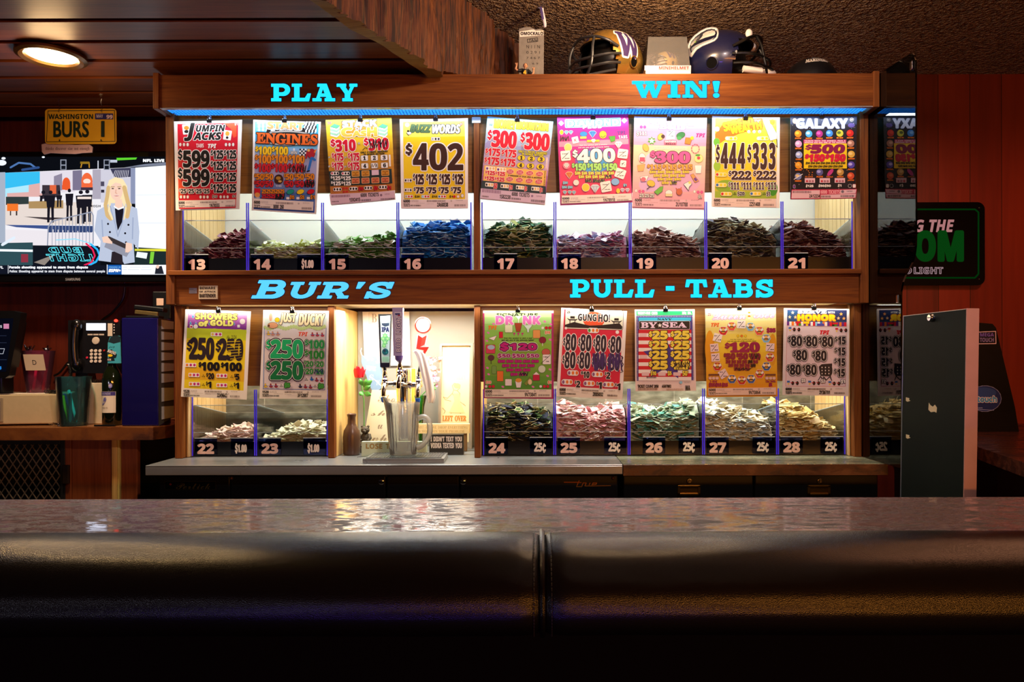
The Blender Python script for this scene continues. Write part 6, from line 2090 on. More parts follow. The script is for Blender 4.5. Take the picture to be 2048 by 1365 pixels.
spans = [(U[i], U[i + 1], YFU, ZSH) for i in range(4)] + [(U2[i], U2[i + 1], YFU, ZSH) for i in range(5)] + [(L1[i], L1[i + 1], YFL, 0.912) for i in range(2)] + [(L2[i], L2[i + 1], YFL, 0.912) for i in range(5)]
for (no, pr, bc, cols, hs_, nm), (p0, p1, yf, z0) in zip(spec, spans):
 xa_, xb_ = PX(p0, yf), PX(p1, yf)
 xa_, xb_ = max(xa_, XL + TH + 0.008), min(xb_, XR - TH - 0.008)
 nx_ = {17: .05, 26: .055}.get(no)
 make_bin(no, xa_, xb_, yf, z0 + 0.0005, pr, cols, hs_, bc, 'heap of %s filling the clear bin numbered %d' % (nm, no),
    'clear acrylic bin numbered %d in the %s row, holding %s' % (no, 'upper' if no < 22 else 'lower', nm), nx_, nm_=nm)
# ------------------------------------------------------------------ the tap recess
def N(px, py, D=2.9): return P(px, py, D)


ZT = 0.9105
drape_w = mat('#f2efe9', 0.7, var=0.03, name='white_cloth')
clearp = clear('clear_plastic', (0.94, 0.95, 0.93), 0.06, 1.45, 1.0)
frost = clear('frosted_plastic', (0.93, 0.94, 0.92), 0.12, 1.45, 1.0, milk=0.24)

# drip tray
a, b_ = P(724, 922, 2.68), P(887, 922, 2.68)
t = thing('drip_tray', 'low stainless drip tray under the beer taps', 'drip tray', ((a.x + b_.x) / 2, 2.76, ZT))
MB().prism([(a.x, 2.69), (b_.x, 2.69), (b_.x - 0.006, 2.86), (a.x + 0.006, 2.86)], lambda u, v, k: (u, v, ZT + 0.0005 + 0.016 * k), steel_m).build('body', t)
mb = MB()
for k in range(26):
 x = a.x + 0.016 + (b_.x - a.x - 0.032) * k / 25
 mb.box(x - 0.003, x + 0.003, 2.705, 2.845, ZT + 0.0167, ZT + 0.0185, steel_dull)
mb.box(a.x + 0.01, b_.x - 0.01, 2.70, 2.708, ZT + 0.0167, ZT + 0.019, steel_dull)
mb.box(a.x + 0.01, b_.x - 0.01, 2.842, 2.85, ZT + 0.0167, ZT + 0.019, steel_dull)
mb.build('grate', t)

# clear ribbed pitcher on the tray
pc = P(806, 914, 2.775)
zt0 = ZT + 0.019
t = thing('beer_pitcher', 'clear ribbed plastic beer pitcher standing on the drip tray', 'pitcher', (pc.x, 2.775, zt0))
HP, R0, R1 = 0.196, 0.050, 0.064
seg, rows = 96, 26
mb = MB()
vo, vi = [], []
for j in range(rows + 1):
 v = j / rows
 for i in range(seg):
  an = 2 * PI * i / seg
  r_ = R0 + (R1 - R0) * min(1, v * 1.05)
  rib = 0.0012 * math.cos(an * 24) * (1 if 0.08 < v < 0.80 else 0)
  lip = max(0, math.cos(an - PI)) ** 6 * max(0, (v - .78) / .22)
  zz = zt0 + 0.004 + HP * v * (1 + 0.0) + 0.022 * lip
  for lst, dr in ((vo, 0), (vi, -0.003)):
   lst.append((pc.x + (r_ + rib + dr + 0.013 * lip) * math.cos(an), 2.775 + (r_ + rib + dr) * math.sin(an), zz if dr == 0 else max(zz, zt0 + 0.008)))
fs = [(j * seg + i, j * seg + (i + 1) % seg, (j + 1) * seg + (i + 1) % seg, (j + 1) * seg + i) for j in range(rows) for i in range(seg)]
mb.add(vo, fs, frost, True)
mb.add(vi, [f[::-1] for f in fs], frost, True)
mb.add(vo[-seg:] + vi[-seg:], [(i, (i + 1) % seg, seg + (i + 1) % seg, seg + i) for i in range(seg)], clearp)
mb.add(vo[:seg], [tuple(range(seg))[::-1]], frost)
mb.build('body', t)
q = lambda px, py: Vector((P(px, py, 2.775).x, 2.775, P(px, py, 2.775).z))
MB().tube(spline([q(835, 838), q(846, 834), q(856, 840), q(860, 855), q(858, 872), q(850, 885), q(842, 893), q(834, 896)]), 0.0105, clear('handle_plastic', (0.9, 0.9, 0.88), 0.06, 1.45, 1.0, milk=0.45), 12).build('handle', t)

# chrome tap tower with three taps
tw = P(809, 800, 2.95)
t = thing('beer_tower', 'chrome beer tower with three taps behind the clear pitcher', 'beer tap', (tw.x, 2.95, ZT))
rt = 0.0255
zt1 = P(809, 738, 2.95).z
MB().lathe([(0.045, 0.0005), (0.045, 0.008), (rt + .004, 0.012), (rt, 0.016), (rt, zt1 - ZT - 0.012), (rt * .9, zt1 - ZT - 0.003), (rt * .5, zt1 - ZT), (0, zt1 - ZT + .001)], chrome, (tw.x, 2.95, ZT), 40, cap=False).build('column', t)
zs = P(809, 771, 2.9).z
tips = []
blue_cap = mat('#1560d8', 0.35, var=0.05, name='blue_cap')
for nm, px, py_t, fwd in (('left', 770, 768, 0.0), ('middle', 800, 752, 0.07), ('right', 838, 770, 0.0)):
 yb_ = 2.89 - fwd
 h = P(px, py_t, yb_)
 f = thing_tap = MB()
 s0 = Vector((tw.x, 2.928, h.z - 0.002))
 s1 = Vector((h.x, yb_, h.z))
 f.tube([s0, s0.lerp(s1, .35), s0.lerp(s1, .6), s1], [0.009, 0.009, 0.011, 0.011], chrome, 14)
 f.tube([s0.lerp(s1, .42), s0.lerp(s1, .58)], 0.0155, chrome, 16)
 f.ball(h, 0.0155, chrome, 16, 12)
 f.tube([h + Vector((0, 0, 0)), h + Vector((0, 0, 0.018)), h + Vector((0, 0, 0.022)), h + Vector((0, 0, 0.034)), h + Vector((0, 0, 0.052))], [0.012, 0.013, 0.0095, 0.0105, 0.006], chrome, 16)
 f.tube([h, h + Vector((0, -0.018, -0.010)), h + Vector((0, -0.028, -0.030)), h + Vector((0, -0.030, -0.048))], [0.010, 0.010, 0.009, 0.0085], chrome, 14)
 fo = f.build('faucet', t)
 if nm != 'middle':
  e = h + Vector((0, -0.030, -0.052))
  MB().lathe([(0.010, 0), (0.0105, -0.006), (0.009, -0.014), (0.005, -0.020), (0, -0.021)], blue_cap, e, 18, cap=True).build('cap', fo, label='blue rubber spout cap')
 tips.append(h + Vector((0, 0, 0.052)))

# handles are lifted off one by one: things of their own
def slab_handle(name, label, px0, px1, pyt, pyb, D, frame_m, face, fr=2.0, waist=0.82, art=None):
 a, b_ = P(px0, pyt, D), P(px1, pyb, D)
 cx_ = (a.x + b_.x) / 2
 t = thing(name, label, 'tap handle', (cx_, D, b_.z))
 hw = (b_.x - a.x) / 2
 prof = [(cx_ - hw, a.z), (cx_ + hw, a.z), (cx_ + hw * waist, b_.z), (cx_ - hw * waist, b_.z)]
 MB().prism(prof, lambda u, v, k: (u, D - 0.010 + 0.022 * k, v), frame_m).build('body', t)
 if art:
  mb = MB()
  d = Draw(mb, lambda x, y, q: P(x, y, D - 0.0105 - q), 0.0002)
  art(d)
  mb.build('face', t)
 return t


def art_hop(d):
 d.poly([(760.5, 633), (780.5, 631.5), (778.5, 726), (763, 726)], ink('#cdeae2'))
 d.rect(763, 635, 778.5, 644, ink('#7fd0dc'))
 d.poly([(763, 647), (779, 646), (778, 652), (770, 654), (764, 651)], ink('#2c3a4c'))
 d.text('IPA', 763.5, 655, 778, 664, ink('#27305a'), bold=.5)
 for x, y, r_ in ((770, 672, 5), (766, 678, 4.5), (775, 678, 4.5), (770, 685, 5), (768, 692, 4)): d.star(x, y, r_ + 1.5, ink('#6fce7a'), 6, .55); d.disc(x, y, r_ * .5, ink('#a8e69a'), seg=8)
 d.disc(770.5, 704, 6.5, ink('#0f5a60'), seg=14); d.disc(769, 702, 2.5, ink('#1d2c40'), seg=10); d.disc(773, 706, 2, ink('#2a8a80'), seg=8)
 d.rect(764.5, 714, 777.5, 724, ink('#9ad8b4'))


hL, hM, hR = tips
t = slab_handle('tap_handle', 'tall black-framed tap handle with a green hop picture, left of the three', 757.5, 783.5, 629, 735, 2.888, black, None, art=art_hop, waist=.72)
c = P(769.5, 735, 2.888)
MB().tube([(c.x, 2.888, c.z), (hL.x, 2.89, hL.z)], [0.0075, 0.006], black, 12).build('stem', t)


def art_bud(d):
 d.poly([(788.5, 624), (803.5, 624), (804.5, 705), (791, 705)], ink('#d9dcf2'))
 pu = ink('#4a3a86')
 d.rect(790, 627, 800, 630, ink('#2c3a7c')); d.rect(796, 630, 800, 633, ink('#b03040'))
 # the brand name runs up the handle
 v, f, ed, bb = text_geo('BUD LIGHT', 'S', .02)
 sx, sy = 73 / (bb[2] - bb[0]), 9.0 / (bb[3] - bb[1])
 vv = [(792.5 + (bb[3] - y) * sy, 704 - (x - bb[0]) * sx) for x, y in v]
 aa, ff = stroke_geo(vv, ed, 0.9)
 d.put(aa, ff, pu)
 d.put(vv, f, ink('#f4f2fa'))


t = slab_handle('tap_handle', 'translucent violet-white beer tap handle lettered upright, middle of the three', 785.5, 807, 616, 712, 2.80, mat('#b9b4e0', 0.2, var=.05, name='violet_plastic'), None, art=art_bud, waist=.82)
c = P(798, 712, 2.80)
MB().tube([(c.x, 2.80, c.z), (c.x, 2.80, c.z - 0.012), (c.x, 2.81, c.z - 0.02), (hM.x, hM.y, hM.z)], [0.016, 0.015, 0.009, 0.0055], mat('#6a5aa6', 0.25, var=.05, name='violet_collar'), 14).build('stem', t)

# red and white disc-and-bolt handle
D_ = 2.885
c = P(846, 651, D_)
t = thing('tap_handle', 'red and white tap handle with a round badge above a red lightning bolt', 'tap handle', (c.x, D_, P(846, 735, D_).z))
Ry = Matrix.Rotation(PI / 2, 4, 'X')
red_p = mat('#d8351f', 0.35, var=.05, name='red_plastic')
mb = MB().lathe([(0.0, -0.008), (0.030, -0.008), (0.033, -0.004), (0.033, 0.004), (0.030, 0.008), (0, 0.008)], red_p, c, 36, Ry, cap=False)
mb.build('badge', t, label='orange-red rim around a white face')
mb = MB()
d = Draw(mb, lambda x, y, q: P(x, y, D_ - 0.0085 - q), .00006)
d.disc(846, 651, 13.8, ink('#f6f3ef'), seg=30); d.disc(846, 651, 8.2, GRY, seg=26); d.disc(846, 651, 7.5, ink('#f6f3ef'), seg=26)
d.text('RR', 842, 648, 850, 654, ink('#c9c4be'), st='R')
mb.build('badge_face', t)
S4 = lambda x, y: (700 + x / 6.825, 600 + y / 6.825)
MB().prism([(P(*S4(x, y), D_).x, P(*S4(x, y), D_).z) for x, y in ((915, 475), (1055, 478), (1030, 620), (1080, 640), (960, 860), (1000, 670), (900, 668))], lambda u, v, k: (u, D_ - 0.006 + 0.014 * k, v), mat('#f3efea', .4, name='white_enamel')).build('bolt_backing', t)
mb = MB()
d = Draw(mb, lambda x, y, q: P(x, y, D_ - 0.0064 - q), .00006)
d.poly([S4(*p) for p in ((930, 482), (985, 518), (1048, 484), (1018, 610), (955, 648), (1078, 645), (962, 855), (1005, 690), (940, 680), (905, 668))], red_p)
d.poly([S4(*p) for p in ((985, 518), (1048, 484), (1018, 610), (960, 645))], mat('#e85038', .35, var=.04, name='light_red'))
mb.build('bolt', t, label='red lightning bolt')
MB().tube([P(843, 725, D_), hR], [0.007, 0.006], black, 12).build('stem', t)

# white cloth hung over the right tap
mb = MB()
path = [(833, 701), (842, 706), (846, 722), (851, 742), (857, 760), (860, 778), (863, 796), (862, 806)]
wid = [13, 15, 15, 16, 16, 15, 14, 9]
rows_ = []
for k, ((x, y), w_) in enumerate(zip(path, wid)):
 row = []
 for i in range(13):
  u = i / 12 - .5
  p = P(x + u * w_ * 1.25 - (k == 1) * 2, y + abs(u) * 4, 2.862 + 0.0045 * math.sin(i * .95 + k * .8) + 0.012 * u + .012 * u * u)
  row.append(p)
 rows_.append(row)
v = [p for r_ in rows_ for p in r_]
fr_ = len(path)
fs = [(k * 13 + i, k * 13 + i + 1, k * 13 + 14 + i, k * 13 + 13 + i) for k in range(fr_ - 1) for i in range(12)]
mb.add(v, fs, drape_w, True)
ob = mb.build('cloth', org=P(848, 750, 2.86))
for mname, kw in (('SOLIDIFY', {'thickness': 0.003}), ('SUBSURF', {'levels': 1, 'render_levels': 2})):
 mm = ob.modifiers.new(mname.lower(), mname)
 for k_, v_ in kw.items(): setattr(mm, k_, v_)
tag(ob, 'white cloth draped over the right-hand beer tap', 'cloth')

# brown bottle, bear, rose, pouch
bw = P(703.5, 909, 2.93)
t = MB().lathe([(0.001, 0.001), (0.030, 0.001), (0.0335, 0.005), (0.0345, 0.03), (0.0345, 0.075), (0.031, 0.098), (0.021, 0.115), (0.0165, 0.125), (0.0155, 0.150), (0.018, 0.157), (0.0185, 0.163), (0.015, 0.165), (0.011, 0.16), (0.010, 0.14), (0, 0.139)],
    mat('#4e3324', 0.28, var=.3, scale=22, name='brown_glaze'), (bw.x, 2.93, ZT), 40, cap=False).build('stoneware_bottle', org=(bw.x, 2.93, ZT))
tag(t, 'small brown glazed stoneware bottle in the left corner of the tap recess', 'bottle')
bc = P(731, 886, 3.0)
fur = mat('#4a3f2e', 0.6, var=.35, scale=160, bump=.8, bscale=260, name='bronze_fur')
mb = MB()
bx, bz = bc.x, ZT + 0.024
mb.ball((bx, 3.0, bz + 0.030), 0.021, fur, 16, 12, (1, .85, 1.45))
mb.ball((bx, 2.996, bz + 0.069), 0.0165, fur, 16, 12, (1.1, 1, .95))
mb.ball((bx, 2.981, bz + 0.064), 0.0075, fur, 12, 8)
for s in (-1, 1):
 mb.ball((bx + s * 0.0125, 2.998, bz + 0.083), 0.0055, fur, 10, 8)
 mb.tube([(bx + s * 0.017, 2.992, bz + 0.050), (bx + s * 0.023, 2.984, bz + 0.036), (bx + s * 0.014, 2.977, bz + 0.026)], [0.0075, 0.0068, 0.0055], fur, 10)
 mb.ball((bx + s * 0.013, 2.99, bz + 0.006), 0.011, fur, 12, 8, (1, 1.3, .75))
mb.ball((bx, 2.9735, bz + 0.0655), 0.0026, black, 8, 6)
for s in (-1, 1): mb.ball((bx + s * 0.0062, 2.9815, bz + 0.0725), 0.0017, black, 8, 6)
mb.cbox(bx - 0.024, bx + 0.024, 2.975, 3.025, ZT + 0.0005, bz - 0.001, fur, 0.003)
tag(mb.build('bear_figurine', org=(bx, 3.0, ZT)), 'small dark bronze bear figurine right of the brown bottle', 'figurine')

# white board propped at the back with a lettered plaque; all the signs stand one before another
def board(name, label, cat, pts, D, thick, m, art=None, foot_z=None, edge=None):
 pl = [(P(x, y, D).x, P(x, y, D).z) for x, y in pts]
 if foot_z is not None:
  zmin = min(z for _, z in pl)
  pl = [(x, foot_z if z < zmin + 0.004 else z) for x, z in pl]
 o = P(sum(p[0] for p in pts) / len(pts), max(p[1] for p in pts), D)
 mb = MB().prism(pl, lambda u, v, k: (u, D + thick * k, v), m)
 if art:
  d = Draw(mb, lambda x, y, q: P(x, y, D - q), .00006)
  art(d)
 return tag(mb.build(name, org=(o.x, D, min(z for _, z in pl))), label, cat)


S5 = lambda x, y: (640 + x * .2785, 580 + y * .2785)


def art_tall(d):
 s = ink('#a58a6c')
 for t_, x0, y0, x1, y1 in (('Tho', 415, 752, 540, 808), ('sh', 365, 868, 470, 905), ('u', 415, 970, 450, 1000), ('wh', 345, 1040, 480, 1090)):
  d.text(t_, *S5(x0, y0), *S5(x1, y1), s, st='C')


board('verse_sign', 'tall cream sign with flowing script behind the clear pitcher', 'sign', [S5(372, 722), S5(545, 722), S5(575, 1175), S5(300, 1175)], 3.05, 0.012, mat('#f0e2bc', .5, var=.06, scale=8, name='cream_board'), art_tall, ZT + 0.0005)


def art_lose(d): d.text('LOSE T', *S5(330, 1106), *S5(500, 1142), ink('#b09a5c'), bold=.4)


board('block_sign', 'low pale green block sign reading LOSE, partly behind the pitcher', 'sign', [S5(298, 1092), S5(765, 1092), S5(765, 1160), S5(298, 1160)], 2.872, 0.024, mat('#cfe2c4', .5, name='pale_green_wood'), art_lose, ZT + 0.0005)


def art_white(d):
 g = ink('#cfc9bd')
 d.rect(*S5(352, 165), *S5(425, 242), ink('#efe9dc'), out=g, ow=.6)
 d.text('B', *S5(370, 172), *S5(408, 234), ink('#a59a8a'), st='R')
 d.rect(*S5(520, 165), *S5(590, 190), ink('#efe9dc'), out=g, ow=.6)
 for k in range(6): d.lines(S5(380, 0)[0], S5(0, 265 + k * 42)[1], S5(620, 0)[0], 1, 3, .5, g, k)


board('paper_notice', 'large white notice hung on the back wall behind the tap handles', 'notice', [S5(305, 158), S5(640, 158), S5(650, 545), S5(320, 545)], 3.195, 0.004, mat('#f4f2ec', .6, name='white_card'), art_white)
wd_y = wood('yellow_wood', 2, [(0.3, '#b07a1c'), (0.6, '#dca63a'), (0.8, '#e8b850')], .4, .8)
for k, (x0, x1) in enumerate(((553, 572), (655, 682))):
 pass
mb = MB()
for x0, x1 in ((548, 572), (655, 683)):
 q0, q1 = P(*S5(x0, 565), 3.10), P(*S5(x1, 1000), 3.10)
 mb.cbox(q0.x, q1.x, 3.10, 3.125, ZT + 0.0006, q0.z, wd_y, 0.002)
q0, q1 = P(*S5(548, 565), 3.10), P(*S5(683, 600), 3.10)
mb.box(q0.x, q1.x, 3.114, 3.124, ZT + 0.0006, q0.z, white_p)
tag(mb.build('wooden_stand', org=((q0.x + q1.x) / 2, 3.11, ZT)), 'upright honey-coloured wooden stand directly behind the chrome beer tower', 'stand')

# framed old-time print
pts = [S5(862, 385), S5(1100, 383), S5(1090, 1122), S5(845, 1122)]
D_ = 3.11
pl = [(P(x, y, D_).x, P(x, y, D_).z) for x, y in pts]
pl = [(x, ZT + 0.0008 if z < 1.0 else z) for x, z in pl]
t = thing('framed_print', 'tall framed vintage print of a woman with large lettering, at the right of the recess', 'picture', ((pl[0][0] + pl[1][0]) / 2, D_, ZT))
MB().prism(pl, lambda u, v, k: (u, D_ + 0.004 + 0.014 * k, v), mat('#9a9080', .5, name='worn_grey_frame')).build('frame', t)
cxm, czm = sum(p[0] for p in pl) / 4, sum(p[1] for p in pl) / 4
mb = MB()
for i in range(4):
 a2, b2 = pl[i], pl[(i + 1) % 4]
 k = lambda p, s: (cxm + (p[0] - cxm) * s[0], czm + (p[1] - czm) * s[1])
 s = (.86, .955)
 q = [a2, b2, k(b2, s), k(a2, s)]
 mb.prism(q, lambda u, v, kk_: (u, D_ - 0.006 + 0.0095 * kk_, v), mat('#8d8272', .5, name='grey_moulding'))
mb.build('moulding', t)
mb = MB()
d = Draw(mb, lambda x, y, q: P(x, y, D_ + 0.0035 - q), .00006)
d.poly([S5(*p) for p in ((880, 402), (1075, 402), (1068, 1095), (862, 1095))], ink('#f0deae'))
br_ = ink('#c8802c')
lg = ink('#b4b8a4')
d.text('NOT', *S5(895, 455), *S5(968, 490), ink('#c9bfa0'), st='R'); d.text('HUMBLE', *S5(905, 510), *S5(1060, 535), ink('#d8cba6'), st='R'); d.text('WOMEN', *S5(893, 592), *S5(1045, 645), lg, st='R', bold=.4)
d.text('LEFT OVER', *S5(880, 905), *S5(1050, 945), br_, st='R', bold=.4); d.text('IN ALASKA', *S5(878, 960), *S5(1050, 980), br_, st='R')
sk = ink('#b09668')
for ln in ([(950, 690), (965, 672), (1000, 680), (1005, 705), (985, 725), (960, 720), (950, 690)], [(960, 720), (950, 745), (970, 780), (965, 830), (940, 890)], [(985, 725), (1005, 745), (1000, 800), (1045, 835), (1030, 820)], [(950, 745), (915, 780), (885, 770), (900, 790), (940, 800)], [(880, 850), (900, 870), (890, 890)], [(1000, 800), (985, 860), (1010, 890)]):
 d.line([S5(*p) for p in ln], .55, sk)
d.disc(*S5(985, 690), 7, ink('#cdb384'), 5); d.poly([S5(*p) for p in ((955, 745), (1003, 745), (1005, 800), (1040, 885), (925, 885), (965, 800))], ink('#e6cf98'))
mb.build('print', t)


def art_drop(d):
 s = ink('#c09a5c')
 d.text('MY! -DO WE DROP EVERYTHING', *S5(705, 978), *S5(1060, 998), s, st='R'); d.text('D WORK ON YOUR PROBLEM', *S5(705, 1008), *S5(1035, 1026), s, st='R')


board('block_sign', 'long tan block sign about dropping everything, above the black text sign', 'sign', [S5(690, 965), S5(1073, 965), S5(1073, 1036), S5(690, 1036)], 3.02, 0.03, mat('#e3c98e', .5, name='tan_wood'), art_drop, ZT + 0.075)
q = P(*S5(880, 1080), 3.02)
tag(MB().cbox(q.x - 0.02, q.x + 0.10, 3.022, 3.046, ZT + 0.0006, ZT + 0.0745, mat('#7d5a34', .6, name='brown_block'), 0.002).build('wooden_block', org=(q.x, 3.03, ZT)), 'plain brown wooden block holding up the tan sign, behind the black sign', 'block')


def art_vodka(d):
 d.text("I DIDN'T TEXT YOU", *S5(795, 1055), *S5(1018, 1090), W_, bold=.25); d.text('VODKA TEXTED YOU', *S5(795, 1100), *S5(1018, 1138), W_, bold=.25)


board('box_sign', 'small black box sign with white lettering about vodka texts', 'sign', [S5(785, 1042), S5(1030, 1040), S5(1030, 1143), S5(785, 1145)], 2.915, 0.03, mat('#20201c', .5, name='black_sign'), art_vodka, ZT + 0.0005)

# denim-blue pouch hung behind the rose, with a pale drawing
mb = MB()
pp_ = [(300, 470), (330, 500), (365, 470), (400, 480), (430, 540), (450, 640), (455, 700), (420, 722), (372, 720), (345, 660), (320, 580), (296, 520)]
pl = [(P(*S5(x, y), 3.12).x, P(*S5(x, y), 3.12).z) for x, y in pp_]
mb.prism(pl, lambda u, v, k: (u, 3.12 + 0.02 * k, v), mat('#6f89a6', .7, var=.1, scale=40, name='denim_blue'))
d = Draw(mb, lambda x, y, q: P(x, y, 3.12 - q), .00006)
cr = ink('#dfe4c8')
d.text('WINE', *S5(328, 548), *S5(402, 580), cr, st='R', rot=8)
d.text('S', *S5(355, 610), *S5(385, 655), cr, st='R'); d.text('N', *S5(405, 650), *S5(428, 685), cr, st='R')
for x, y in ((345, 500), (375, 500), (410, 520)): d.star(*S5(x, y), 4, cr)
d.line([S5(385, 640), S5(440, 690)], .8, cr)
bn_ = mb.build('fabric_banner', org=P(*S5(380, 720), 3.12))
tag(bn_, 'denim-blue lettered fabric pennant on the back wall behind the red rose', 'banner')
MB_ = MB().tube([P(*S5(300, 470), 3.125), P(*S5(292, 440), 3.13), P(*S5(298, 420), 3.205)], 0.002, drape_w, 6)
MB_.build('cord', bn_, label='thin white cord')

# red rose on a stem with leaves
rc = P(*S5(281, 597), 3.0)
t = thing('artificial_rose', 'red artificial rose with green leaves beside the plywood cheek of the tap recess', 'flower', (rc.x + 0.02, 3.0, ZT))
redp = mat('#cf1524', .45, var=.25, scale=50, name='rose_red')
leafm = mat('#4f9a3c', .45, var=.3, scale=30, name='leaf_green')
mb = MB()
for k in range(9):
 an = k * 2.4
 r_ = 0.006 + 0.0012 * k
 T = Matrix.Rotation(an, 4, 'Z') @ Matrix.Translation((r_ * .6, 0, 0)) @ Matrix.Rotation(.18 + .02 * k, 4, 'Y')
 vv, ff = [], []
 for j in range(7):
  for i in range(7):
   u, v = (i / 6 - .5) * 1.9, j / 6
   R_k = 0.012 * (1 - .25 * v * v) + 0.0008 * k
   wdt = math.sin(PI * min(1, v * .75 + .18))
   vv.append(T @ Vector((R_k * math.cos(u * wdt) - .004, R_k * math.sin(u * wdt) * 1.15, v * (0.046 - .001 * k) - .016)))
 ff = [(j * 7 + i, j * 7 + i + 1, j * 7 + 8 + i, j * 7 + 7 + i) for j in range(6) for i in range(6)]
 mb.add([p + rc for p in vv], ff, redp, True)
mb.ball(rc - Vector((0, 0, .004)), 0.013, redp, 12, 10, (1, 1, 1.3))
mb.build('bloom', t, label='red bloom')
MB().tube([rc - Vector((0, 0, .02)), P(*S5(300, 690), 3.0), P(*S5(315, 800), 3.02), Vector((P(*S5(320, 900), 3.04).x, 3.035, ZT + .002))], 0.0022, leafm, 7).build('stem', t)


def leaf(mb, base, tip, wd, m, up=0.006):
 base, tip = Vector(base), Vector(tip)
 ax = tip - base
 sd = ax.cross(Vector((0, -1, 0))).normalized()
 v = []
 for k in range(7):
  s = k / 6
  c = base + ax * s + Vector((0, -up * math.sin(PI * s), 0))
  w_ = wd * math.sin(PI * min(1, s * .92 + .05))
  v += [c - sd * w_, c + Vector((0, -0.003, 0)), c + sd * w_]
 mb.add(v, [(k * 3 + i, k * 3 + i + 1, k * 3 + 4 + i, k * 3 + 3 + i) for k in range(6) for i in range(2)], m, True)
 mb.add([p + Vector((0, .0006, 0)) for p in v], [(k * 3 + i, k * 3 + 3 + i, k * 3 + 4 + i, k * 3 + i + 1) for k in range(6) for i in range(2)], m, True)


for a_, b2, w_ in (((310, 690), (285, 640), .010), ((312, 700), (375, 650), .012), ((315, 720), (365, 690), .010), ((315, 740), (370, 755), .011), ((312, 730), (285, 760), .010), ((318, 700), (335, 640), .009)):
 mb = MB()
 leaf(mb, P(*S5(*a_), 2.998), P(*S5(*b2), 2.985), w_, leafm)
 mb.build('leaf', t)

# green glass vase with pink blossom
vc = P(*S5(722, 930), 3.06)
t = thing('flower_vase', 'slim green glass vase of pink and white blossoms right of the beer tower', 'vase', (vc.x, 3.06, ZT))
gg = clear('green_glass', (.45, .75, .42), .03, 1.5, 1.4)
zv = P(722, 770, 3.06)
hv = P(*S5(722, 760), 3.06).z - ZT
MB().lathe([(0.022, 0.001), (0.024, 0.004), (0.012, 0.010), (0.008, 0.03), (0.010, hv * .5), (0.016, hv * .8), (0.026, hv), (0.024, hv), (0.014, hv * .8), (0.008, hv * .5), (0.005, .035)], gg, (vc.x, 3.06, ZT), 28).build('glass', t)
pinks = [mat(c, .6, var=.15, scale=60) for c in ('#f6e4e4', '#e9b4c4', '#e39abf', '#f2d0b8')]
rr = random.Random(4)
MB().tube([(vc.x, 3.06, ZT + .03), (vc.x + .004, 3.06, ZT + hv), P(*S5(790, 700), 3.05)], .0025, leafm, 7).build('stem', t)
cl = [(rr.uniform(768, 880), rr.uniform(485, 600), rr.choice((0, 0, 0, 1, 3))) for _ in range(26)] + [(rr.uniform(775, 850), rr.uniform(600, 690), rr.choice((1, 2, 2))) for _ in range(14)]
for k, (x, y, ci) in enumerate(cl):
 c = P(*S5(x, y), 3.04 + rr.uniform(-.015, .015))
 mb = MB()
 T = Euler((PI / 2 + rr.gauss(0, .4), 0, rr.gauss(0, .4))).to_matrix().to_4x4()
 for p in range(6):
  A = T @ Matrix.Rotation(p * PI / 3, 4, 'Z')
  r_ = rr.uniform(.007, .010)
  vv = [A @ Vector(q) + c for q in ((0, 0, 0), (r_ * .5, -r_ * .32, .002), (r_, -r_ * .2, .004), (r_ * 1.08, 0, .0045), (r_, r_ * .2, .004), (r_ * .5, r_ * .32, .002))]
  mb.add(vv, [(0, 1, 2, 3, 4, 5)], pinks[ci])
  mb.add([q + T @ Vector((0, 0, -.0006)) for q in vv], [(5, 4, 3, 2, 1, 0)], pinks[ci])
 mb.ball(c, .0022, pinks[3], 6, 5)
 mb.build('blossom', t)
for a_, b2 in (((790, 700), (835, 715)), ((780, 705), (800, 755)), ((785, 690), (830, 680))):
 mb = MB()
 leaf(mb, P(*S5(*a_), 3.045), P(*S5(*b2), 3.03), .010, leafm)
 mb.build('leaf', t)
# ------------------------------------------------------------------ on top of the cabinet
ZTOP = ZVT - 0.0015
steelp = mat('#5d5f66', 0.35, 0.8, var=.05, name='grey_wire')


